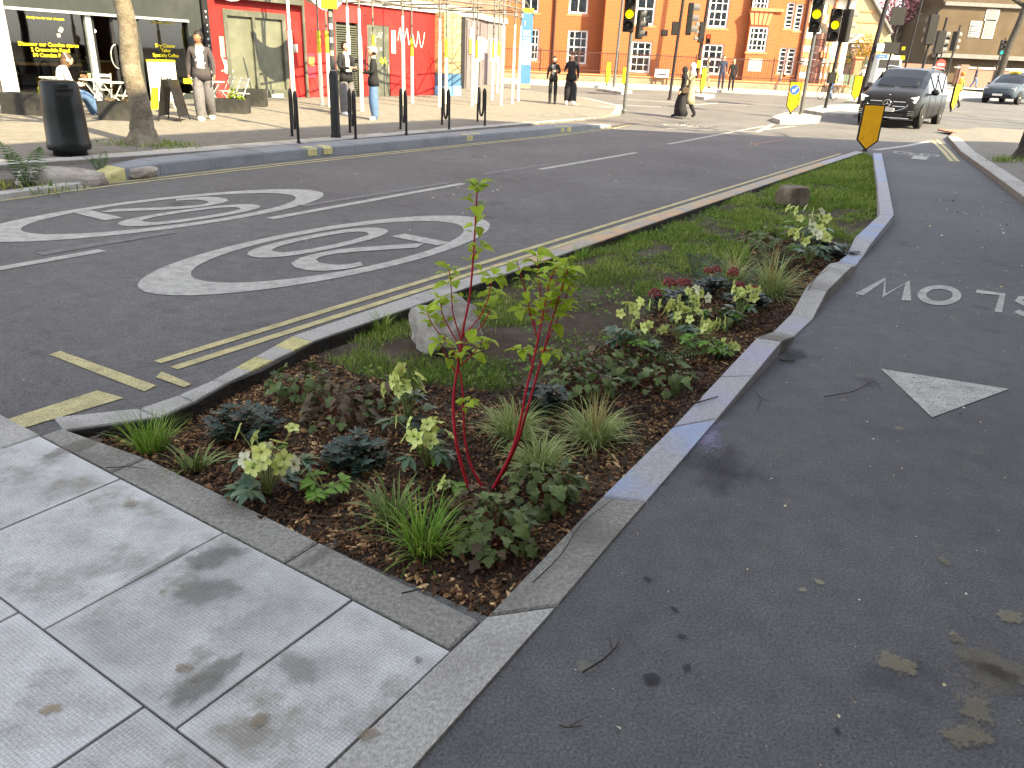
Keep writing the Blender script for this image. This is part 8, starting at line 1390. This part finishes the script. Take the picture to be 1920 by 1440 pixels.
# ---- bicycles
def bicycle(label, p, rz, col):
    t = thing('bicycle', label, 'bicycle', p, rz); m = mat('bike_' + label.split()[0], col, 0.4)
    for x in (-0.52, 0.52):
        o = MB().tube([(x + 0.33 * math.cos(a), 0, 0.34 + 0.33 * math.sin(a)) for a in [2 * PI * i / 24 for i in range(25)]], 0.018, 6, cap=False).build('wheel', M_TYRE, t); mb = MB()
        for k in range(10): a = PI * k / 10; mb.tube([(x - .32 * math.cos(a), 0, .34 - .32 * math.sin(a)), (x + .32 * math.cos(a), 0, .34 + .32 * math.sin(a))], 0.003, 3)
        mb.build('spokes', M_STEEL, o)
    mb = MB()
    for a, b in (((-0.52, .34), (-0.12, .34)), ((-0.12, .34), (-0.22, .86)), ((-0.52, .34), (-0.2, .80)), ((-0.2, .80), (0.36, .80)), ((-0.12, .34), (0.38, .72)), ((0.34, .92), (0.52, .34))): mb.tube([(a[0], 0, a[1]), (b[0], 0, b[1])], 0.016, 6)
    mb.build('frame', m, t); MB().ball((-0.23, 0, 0.90), (0.12, 0.06, 0.03), 8, 5).build('saddle', M_INK, t); MB().tube([(0.30, -0.25, 0.98), (0.34, 0, 0.95), (0.30, 0.25, 0.98)], 0.013, 6).build('handlebar', M_INK, t); MB().tube([(-0.12, -0.1, 0.34), (-0.12, 0.1, 0.34)], 0.05, 8).build('crank', M_STEEL, t); return t
# ================================================================ people
SKIN1 = mat('skin_light', (0.50, 0.30, 0.21), 0.55, 0.06, 12); SKIN2 = mat('skin_brown', (0.24, 0.125, 0.075), 0.55, 0.06, 12); HAIRK = mat('hair_black', (0.015, 0.012, 0.010), 0.5, 0.3, 30); HAIRB = mat('hair_blonde', (0.38, 0.25, 0.11), 0.5, 0.3, 30); HAIRG = mat('hair_brown', (0.09, 0.055, 0.03), 0.5, 0.3, 30); SHOEW = mat('white_shoe', (0.62, 0.60, 0.57), 0.6); EYE = mat('eye_dark', (0.02, 0.015, 0.012), 0.3); LIP = mat('lip', (0.32, 0.12, 0.10), 0.5)
def cloth(name, c): return mat('cloth_' + name, c, 0.9, 0.18, 14, 0.4, 30)
K = {'jacket_dark': (0.055, 0.048, 0.052), 'black': (0.018, 0.018, 0.020), 'white': (0.70, 0.68, 0.66), 'grey': (0.115, 0.11, 0.118), 'jeans': (0.075, 0.13, 0.24), 'navy': (0.028, 0.032, 0.055), 'greytop': (0.17, 0.17, 0.175), 'coat': (0.26, 0.235, 0.155), 'greengrey': (0.10, 0.11, 0.09), 'orange': (0.6, 0.16, 0.03), 'teal': (0.03, 0.25, 0.2), 'pale': (0.5, 0.47, 0.40), 'khaki': (0.32, 0.27, 0.19), 'brown': (0.07, 0.045, 0.03)}
KM = {k: cloth(k, v) for k, v in K.items()}
BASE = {'pel': (0, 0, .94), 'sp': (0, .01, 1.14), 'ch': (0, 0, 1.33), 'nk': (0, .005, 1.475), 'hd': (0, -.005, 1.55),
        'sL': (-.165, .01, 1.415), 'eL': (-.225, .03, 1.14), 'wL': (-.235, -.05, .90), 'hL': (-.235, -.075, .83), 'sR': (.165, .01, 1.415), 'eR': (.225, .03, 1.14), 'wR': (.235, -.05, .90), 'hR': (.235, -.075, .83),
        'pL': (-.09, 0, .90), 'kL': (-.10, -.01, .49), 'aL': (-.105, .02, .09), 'tL': (-.115, -.13, .045), 'pR': (.09, 0, .90), 'kR': (.10, -.01, .49), 'aR': (.105, .02, .09), 'tR': (.115, -.13, .045)}
RAD = {'pel': (.145, .11), 'sp': (.135, .10), 'ch': (.155, .11), 'nk': (.055, .055), 'hd': (.05, .05), 's': (.068, .066), 'e': (.050, .048), 'w': (.036, .03), 'h': (.036, .018), 'p': (.098, .098), 'k': (.072, .072), 'a': (.056, .056), 't': (.045, .034)}
EDG = [('pel', 'sp', 'top'), ('sp', 'ch', 'top'), ('ch', 'nk', 'top'), ('nk', 'hd', 'skin')]
for s in 'LR': EDG += [('ch', 's' + s, 'top'), ('s' + s, 'e' + s, 'top'), ('e' + s, 'w' + s, 'sleeve'), ('w' + s, 'h' + s, 'skin'), ('pel', 'p' + s, 'leg'), ('p' + s, 'k' + s, 'leg'), ('k' + s, 'a' + s, 'leg'), ('a' + s, 't' + s, 'shoe')]
def person(label, loc, face, cols, pose=None, h=1.75, skin=SKIN1, hair=HAIRK, hairlen=0.0, yaw=0.0, nod=0.0, open_shirt=None, loose=1.0, extras=(), fat=1.0, headwear=None, wear_m=None, sit=False):
    if pose and pose.get('pel', (0, 0, 1))[2] < 0.7: sit = True
    J = dict(BASE); J.update(pose or {}); names = list(J); me = bpy.data.meshes.new('person'); me.from_pydata([J[n] for n in names], [(names.index(a), names.index(b)) for a, b, _ in EDG], []); ob = bpy.data.objects.new('person_tmp', me); C.objects.link(ob); sk = ob.modifiers.new('Skin', 'SKIN'); sk.use_smooth_shade = True; sk.branch_smoothing = 0.4
    for i, n in enumerate(names):
        r = RAD[n] if n in RAD else RAD[n[0]]; f = fat * (loose if n[0] in 'ka' else 1.0) if n not in ('hd', 'nk') and n[0] not in 'hwt' else 1.0; d = me.skin_vertices[0].data[i]; d.radius = (r[0] * f, r[1] * f); d.use_root = (n == 'pel')
    su = ob.modifiers.new('Sub', 'SUBSURF'); su.levels = 2; su.render_levels = 2
    bpy.context.view_layer.update(); dg = bpy.context.evaluated_depsgraph_get(); m2 = bpy.data.meshes.new_from_object(ob.evaluated_get(dg)); bpy.data.objects.remove(ob); bpy.data.meshes.remove(me)
    slots = {'skin': 0, 'top': 1, 'sleeve': 2, 'leg': 3, 'shoe': 4, 'shirt': 5, 'eye': 6, 'lip': 7}
    mats_ = [skin, KM[cols['top']], KM[cols.get('sleeve', cols['top'])] if cols.get('sleeve') != 'skin' else skin, KM[cols['leg']], SHOEW if cols.get('shoe', 'white') == 'white' else KM[cols['shoe']], KM[open_shirt] if open_shirt else KM[cols['top']], EYE, LIP]
    segs = [(Vector(J[a]), Vector(J[b]), k) for a, b, k in EDG]; mb = MB(); vs_ = [v.co.copy() for v in m2.vertices]; fs = []; ms = []
    for p in m2.polygons:
        c = p.center; best = None; bd = 1e9
        for a, b, k in segs:
            ab = b - a; t = max(0, min(1, (c - a).dot(ab) / ab.length_squared)); d = (c - a - ab * t).length
            if d < bd: bd, best = d, k
        if best == 'top' and open_shirt and p.normal.y < -0.35 and abs(c.x - J['ch'][0]) < 0.065: best = 'shirt'
        fs.append(tuple(p.vertices)); ms.append(slots[best])
    mb.v = [tuple(v) for v in vs_]; mb.f = fs; mb.m = ms; mb.sm = [True] * len(fs); bpy.data.meshes.remove(m2)
    # head with brow, nose, chin, ears, eyes and mouth
    hc = Vector(J['hd']) + Vector((0, -0.012, 0.075)); R = Matrix.Rotation(yaw, 3, 'Z') @ Matrix.Rotation(-nod, 3, 'X'); sg, rg_ = 18, 14; hv = []
    for i in range(rg_ + 1):
        ph = PI * i / rg_
        for k in range(sg):
            th = 2 * PI * k / sg; x, y, z = math.sin(ph) * math.cos(th), math.sin(ph) * math.sin(th), -math.cos(ph); wx = 0.074 * (1 - 0.24 * max(0, -z) ** 1.5); wy = 0.095 * (1 - 0.12 * max(0, -z)); q = Vector((x * wx, y * wy + (0.012 if z > 0 else 0) - (0.012 * max(0, -z) if y < 0 else 0), z * 0.118))
            if y < -0.5 and abs(x) < 0.25: q.y -= 0.022 * math.exp(-((z + 0.12) / 0.16) ** 2) * (1 - abs(x) / 0.3)
            hv.append(hc + R @ q)
    mb.add(hv, [(i * sg + k, i * sg + (k + 1) % sg, (i + 1) * sg + (k + 1) % sg, (i + 1) * sg + k) for i in range(rg_) for k in range(sg)], 0, True)
    for s in (-1, 1): mb.ball(hc + R @ Vector((s * 0.074, 0.012, -0.005)), (0.010, 0.018, 0.030), 6, 5, 0, R); mb.ball(hc + R @ Vector((s * 0.029, -0.083, 0.012)), (0.011, 0.006, 0.007), 6, 4, 6, R); mb.ball(hc + R @ Vector((s * 0.030, -0.086, 0.032)), (0.016, 0.006, 0.004), 6, 4, 6, R)
    mb.ball(hc + R @ Vector((0, -0.088, -0.058)), (0.022, 0.007, 0.007), 6, 4, 7, R)
    for s in 'LR':   # four fingers and a thumb on each palm
        w, hnd, e = Vector(J['w' + s]), Vector(J['h' + s]), Vector(J['e' + s]); d = (hnd - w).normalized(); sd = Vector((0, -1, 0)) if abs(d.y) < 0.8 else Vector((0, 0, 1)); sd = (sd - d * sd.dot(d)).normalized(); nn = d.cross(sd)
        inw = nn * (1 if (nn.x > 0) == (s == 'L') else -1)
        for k, L in enumerate((0.062, 0.072, 0.068, 0.052)): b = hnd + sd * (0.024 - k * 0.016); mb.tube([b, b + d * L * .5 + inw * .004, b + d * L * .85 + inw * .022], [0.0085, 0.008, 0.006], 5, 0)
        b = w + d * 0.03 + sd * 0.024; mb.tube([b, b + d * .028 + sd * .022 + inw * .01, b + d * .055 + sd * .024 + inw * .022], [0.010, 0.009, 0.007], 5, 0)
    sc = h / 1.75; t = mb.build('person', mats_, None); t.location = loc; t.rotation_euler = (0, 0, face); t.scale = (sc, sc, sc); tag(t, label, 'person')
    if hair and headwear != 'hijab':
        hb = MB(); hv = []; n_ = 9
        for i in range(n_ + 1):
            ph = (0.62 if hairlen == 0 else 0.66) * PI * i / n_
            for k in range(18):
                th = 2 * PI * k / 18; z = math.cos(ph); fr = math.sin(th) < -0.25; zz = max(z, 0.42 if fr else (-0.35)); rr = math.sqrt(max(0.0, 1 - zz * zz)) if zz > z else math.sin(ph); hv.append(hc + R @ Vector((math.cos(th) * 0.083 * rr, math.sin(th) * 0.104 * rr + 0.014, zz * 0.129)))
        hb.add(hv, [(i * 18 + k, (i + 1) * 18 + k, (i + 1) * 18 + (k + 1) % 18, i * 18 + (k + 1) % 18) for i in range(n_) for k in range(18)], 0, True)
        if hairlen:
            P_ = [hc + R @ Vector((0, 0.055, 0.03)), hc + R @ Vector((0, 0.085, -0.10)), hc + R @ Vector((0, 0.095, -0.12 - hairlen))]; hb.tube(smooth_path(P_, 4), [0.075, 0.085, 0.085, 0.08, 0.075, 0.07, 0.06, 0.05, 0.02], 10)
        hb.build('hair', hair, t)
    if headwear == 'cap':
        cb = MB(); cb.ball(hc + R @ Vector((0, 0.012, 0.045)), (0.088, 0.108, 0.088), 14, 8, 0, R); o_ = [(0.07 * math.cos(a), -0.08 - 0.075 * math.sin(a)) for a in [PI * i / 8 for i in range(9)]]; v0 = [hc + R @ Vector((x, y, 0.045 - 0.25 * (-y - .08))) for x, y in o_]; v1 = [p + R @ Vector((0, 0, 0.008)) for p in v0]; cb.add(v0 + v1, [tuple(range(9)), tuple(range(17, 8, -1))] + [(i, i + 1, 10 + i, 9 + i) for i in range(8)]); cb.build('cap', wear_m or SHOEW, t)
    if headwear == 'hijab':
        cb = MB(); cb.ball(hc + R @ Vector((0, 0.02, 0.01)), (0.098, 0.112, 0.135), 14, 10, 0, R); cb.lathe([(0.075, 0.08), (0.10, 0.0), (0.14, -0.08), (0.17, -0.15)], hc + Vector((0, 0.03, -0.10)), 14, sy=0.8); cb.build('headscarf', wear_m, t)
    if headwear == 'beanie': cb = MB(); cb.ball(hc + R @ Vector((0, 0.014, 0.03)), (0.088, 0.108, 0.108), 14, 8, 0, R); cb.build('hat', wear_m, t)
    if not sit and headwear != 'hijab' and pose is not seat_ref[0]:   # jacket hem over the hips
        p_ = Vector(J['pel']); MB().lathe([(.150 * fat, .12), (.165 * fat, .02), (.172 * fat, -.10), (.165 * fat, -.10)], p_, 16, sy=0.72).build('jacket_hem', mats_[1], t)
    for f in extras: f(t, J, hc, R)
    return t
seat_ref = [None]
def skirt(m, z0, z1, r0, r1, name='skirt', dy=0.0, dx=0.0):
    def f(t, J, hc, R): MB().lathe([(r0, z1), (r0 + (r1 - r0) * .25, z1 - (z1 - z0) * .35), (r0 + (r1 - r0) * .65, z1 - (z1 - z0) * .7), (r1, z0), (r1 * .96, z0)], (dx, dy, 0), 16, sy=0.75).build(name, m, t)
    return f
def phone(t, J, hc, R): p = (Vector(J['hR']) + Vector(J['hL'])) / 2 + Vector((0, -0.05, 0.03)); MB().bbox(p, (0.075, 0.012, 0.15), 0.004, M=Matrix.Rotation(-0.7, 3, 'X')).build('phone', M_INK, t)
def bag(m, side=1):
    def f(t, J, hc, R): MB().bbox((side * 0.24, 0.02, 0.95), (0.09, 0.24, 0.22), 0.03).build('bag', m, t); MB().tube([(side * 0.24, 0.0, 1.05), (side * 0.14, -0.10, 1.3), (0, 0.0, 1.44), (-side * 0.1, 0.02, 1.46)], 0.012, 5).build('bag_strap', m, t)
    return f
def face_dir(dx, dy): return math.atan2(dy, dx) + PI / 2
walk = {'kL': (-.09, -.14, .50), 'aL': (-.09, -.16, .09), 'tL': (-.10, -.31, .05), 'kR': (.09, .04, .49), 'aR': (.10, .24, .13), 'tR': (.105, .13, .05), 'eL': (-.235, .09, 1.15), 'wL': (-.25, .06, .91), 'hL': (-.25, .05, .84), 'eR': (.235, -.01, 1.14), 'wR': (.24, -.14, .92), 'hR': (.24, -.18, .86)}
def yellow_item(t, J, hc, R): MB().bbox(Vector(J['hL']) + Vector((-.03, -.05, -.04)), (0.16, 0.05, 0.10), 0.01).build('yellow_packet', M_YTXT, t)
person('bearded man in open dark jacket and white T-shirt striding past the cafe', GP(388, 231), face_dir(0.35, -1), {'top': 'jacket_dark', 'leg': 'grey', 'shoe': 'white'}, walk, 1.82, SKIN2, HAIRK, yaw=-0.9, open_shirt='white', loose=1.5, fat=1.14, extras=(yellow_item,))
hold = {'eL': (-.22, -.02, 1.16), 'wL': (-.10, -.24, 1.14), 'hL': (-.06, -.29, 1.16), 'eR': (.22, -.02, 1.16), 'wR': (.10, -.24, 1.14), 'hR': (.06, -.29, 1.16)}
person('man in white T-shirt and black jacket standing behind the lamp post', GP(652, 220), face_dir(0.8, -0.6), {'top': 'black', 'leg': 'grey', 'shoe': 'white'}, hold, 1.80, SKIN1, HAIRK, nod=0.35, yaw=0.3, open_shirt='white', loose=1.5, fat=1.08)
person('person in white cap, black jacket and jeans looking at a phone', GP(702, 228), face_dir(-1, -0.25), {'top': 'black', 'leg': 'jeans', 'shoe': 'white'}, hold, 1.70, SKIN1, HAIRK, nod=0.5, loose=1.5, fat=1.15, headwear='cap', extras=(phone,))
person('woman in black jacket and grey top walking with the man in black', GP(1035, 196), face_dir(-0.1, -1), {'top': 'black', 'leg': 'black', 'shoe': 'black'}, {'aL': (-.09, -.08, .09), 'tL': (-.10, -.22, .05), 'eR': (.23, 0, 1.16), 'wR': (.08, -.2, 1.2), 'hR': (.03, -.22, 1.22)}, 1.66, SKIN1, HAIRK, 0.16, open_shirt='greytop')
person('man all in black walking beside the woman in grey top', GP(1068, 198), face_dir(-0.15, -1), {'top': 'black', 'leg': 'black', 'shoe': 'white'}, {'aR': (.13, -.10, .09), 'tR': (.15, -.24, .05), 'eL': (-.24, 0, 1.16), 'wL': (-.20, -.2, 1.12), 'hL': (-.18, -.25, 1.14)}, 1.80, SKIN1, HAIRK, yaw=-0.6, loose=1.7, fat=1.15)
cw = G(1288, 221); person('woman in long beige-green coat and pale headscarf crossing the road', cw, face_dir(-1, 0.1), {'top': 'coat', 'leg': 'black', 'shoe': 'black'}, dict(walk, eR=(.2, -.10, 1.2), wR=(.05, -.18, 1.42), hR=(.03, -.16, 1.48)), 1.72, SKIN1, None, headwear='hijab', wear_m=KM['pale'], fat=1.12, extras=(skirt(KM['coat'], .45, 1.05, .19, .27, 'coat_skirt'),))
person('woman in black robe with dark bag crossing just ahead of the coat wearer', G(1274, 221), face_dir(-1, -0.1), {'top': 'black', 'leg': 'black', 'shoe': 'black'}, walk, 1.60, SKIN1, None, headwear='hijab', wear_m=KM['black'], extras=(skirt(KM['black'], .06, 1.02, .17, .30, 'robe_skirt'), bag(KM['brown'])))
person('man in navy jacket waiting at the far kerb by the railings', G(1350, 168, 0.1), face_dir(0, -1), {'top': 'navy', 'leg': 'navy', 'shoe': 'black'}, None, 1.84, SKIN1, HAIRG); person('blonde woman in black waiting beside the man in navy', G(1369, 171, 0.1), face_dir(-0.2, -1), {'top': 'black', 'leg': 'black', 'shoe': 'black'}, None, 1.66, SKIN1, HAIRB, 0.22, extras=(bag(KM['brown']),))
person('bare-legged person in grey hoodie left of the waiting couple', G(1322, 166, 0.1), face_dir(1, -0.2), {'top': 'greengrey', 'leg': 'khaki', 'shoe': 'black'}, walk, 1.62, SKIN1, HAIRG)
person('person in dark top walking a bicycle behind the second signal', at_ground(1562, 44), face_dir(-0.4, 1), {'top': 'greengrey', 'leg': 'jeans', 'shoe': 'black'}, walk, 1.72, SKIN1, HAIRK); bicycle('dark bicycle wheeled behind the second signal', at_ground(1556, 43.6), 1.9, (0.02, 0.02, 0.02))
ride = {'pel': (0, .12, .98), 'sp': (0, .06, 1.16), 'ch': (0, -.06, 1.32), 'nk': (0, -.15, 1.44), 'hd': (0, -.19, 1.51), 'sL': (-.165, -.08, 1.40), 'sR': (.165, -.08, 1.40), 'eL': (-.25, -.26, 1.22), 'wL': (-.24, -.42, 1.06), 'hL': (-.23, -.46, 1.03), 'eR': (.25, -.26, 1.22), 'wR': (.24, -.42, 1.06), 'hR': (.23, -.46, 1.03), 'pL': (-.09, .1, .94), 'pR': (.09, .1, .94), 'kL': (-.11, -.26, .74), 'aL': (-.11, -.06, .42), 'tL': (-.11, -.2, .38), 'kR': (.11, -.16, .58), 'aR': (.11, .02, .20), 'tR': (.11, -.12, .16)}
cyp = G(1614, 177); person('cyclist in white shirt and helmet riding away beside the lamp column', cyp, face_dir(0.15, 1), {'top': 'white', 'leg': 'black', 'sleeve': 'skin', 'shoe': 'black'}, ride, 1.75, SKIN1, HAIRG, headwear='beanie', wear_m=KM['pale']); bicycle('red bicycle under the cyclist in white', cyp, math.atan2(1, 0.15), (0.35, 0.02, 0.02))
person('person in orange hat and teal and orange top behind the yellow bollard', at_ground(1803, 41), face_dir(-0.6, 0.6), {'top': 'orange', 'sleeve': 'teal', 'leg': 'black', 'shoe': 'black'}, walk, 1.68, SKIN1, HAIRG, headwear='beanie', wear_m=KM['orange']); person('pedestrian in navy walking along the brick boundary wall', G(1824, 166, 0.1), face_dir(1, -0.2), {'top': 'navy', 'leg': 'jeans', 'shoe': 'black'}, walk, 1.74, SKIN1, HAIRG)
seat = {'pel': (0, .05, .56), 'sp': (0, .02, .76), 'ch': (0, -.05, .95), 'nk': (0, -.12, 1.08), 'hd': (0, -.17, 1.14), 'sL': (-.17, -.05, 1.03), 'sR': (.17, -.05, 1.03), 'eL': (-.24, -.10, .78), 'wL': (-.16, -.32, .72), 'hL': (-.12, -.38, .73), 'eR': (.24, -.10, .78), 'wR': (.16, -.32, .72), 'hR': (.12, -.38, .73), 'pL': (-.10, 0, .54), 'kL': (-.13, -.42, .52), 'aL': (-.13, -.62, .13), 'tL': (-.13, -.78, .06), 'pR': (.10, 0, .54), 'kR': (.12, -.44, .54), 'aR': (.12, -.56, .12), 'tR': (.12, -.72, .06)}
def headphones(t, J, hc, R):
    MB().tube([hc + R @ Vector((0.092 * math.cos(a), 0.02, 0.02 + 0.118 * math.sin(a))) for a in [PI * i / 12 for i in range(13)]], 0.010, 6).build('headphone_band', M_PALE, t)
    for s in (-1, 1): MB().ball(hc + R @ Vector((s * 0.092, 0.02, -0.005)), (0.02, 0.035, 0.042), 8, 6, 0, R).build('ear_cup', M_PALE, t)
person('seated woman with white headphones, white jacket and jeans at the cafe table', ch_w + Vector((0, 0, -0.02)), TANG - 0.25 + PI / 2, {'top': 'white', 'leg': 'jeans', 'shoe': 'white'}, seat, 1.70, SKIN1, HAIRG, 0.05, nod=0.25, fat=1.22, loose=1.2, headwear='beanie', wear_m=KM['brown'], extras=(headphones,))
drv = VAN.matrix_basis @ Vector((-1.12, 0.42, 0.22)); person('driver in dark clothes behind the van windscreen', drv, vrz + PI / 2, {'top': 'black', 'leg': 'black', 'shoe': 'black'}, seat, 1.70, SKIN1, HAIRG)
for o in WORLDBUILT:
    if '_w' in o: del o['_w']
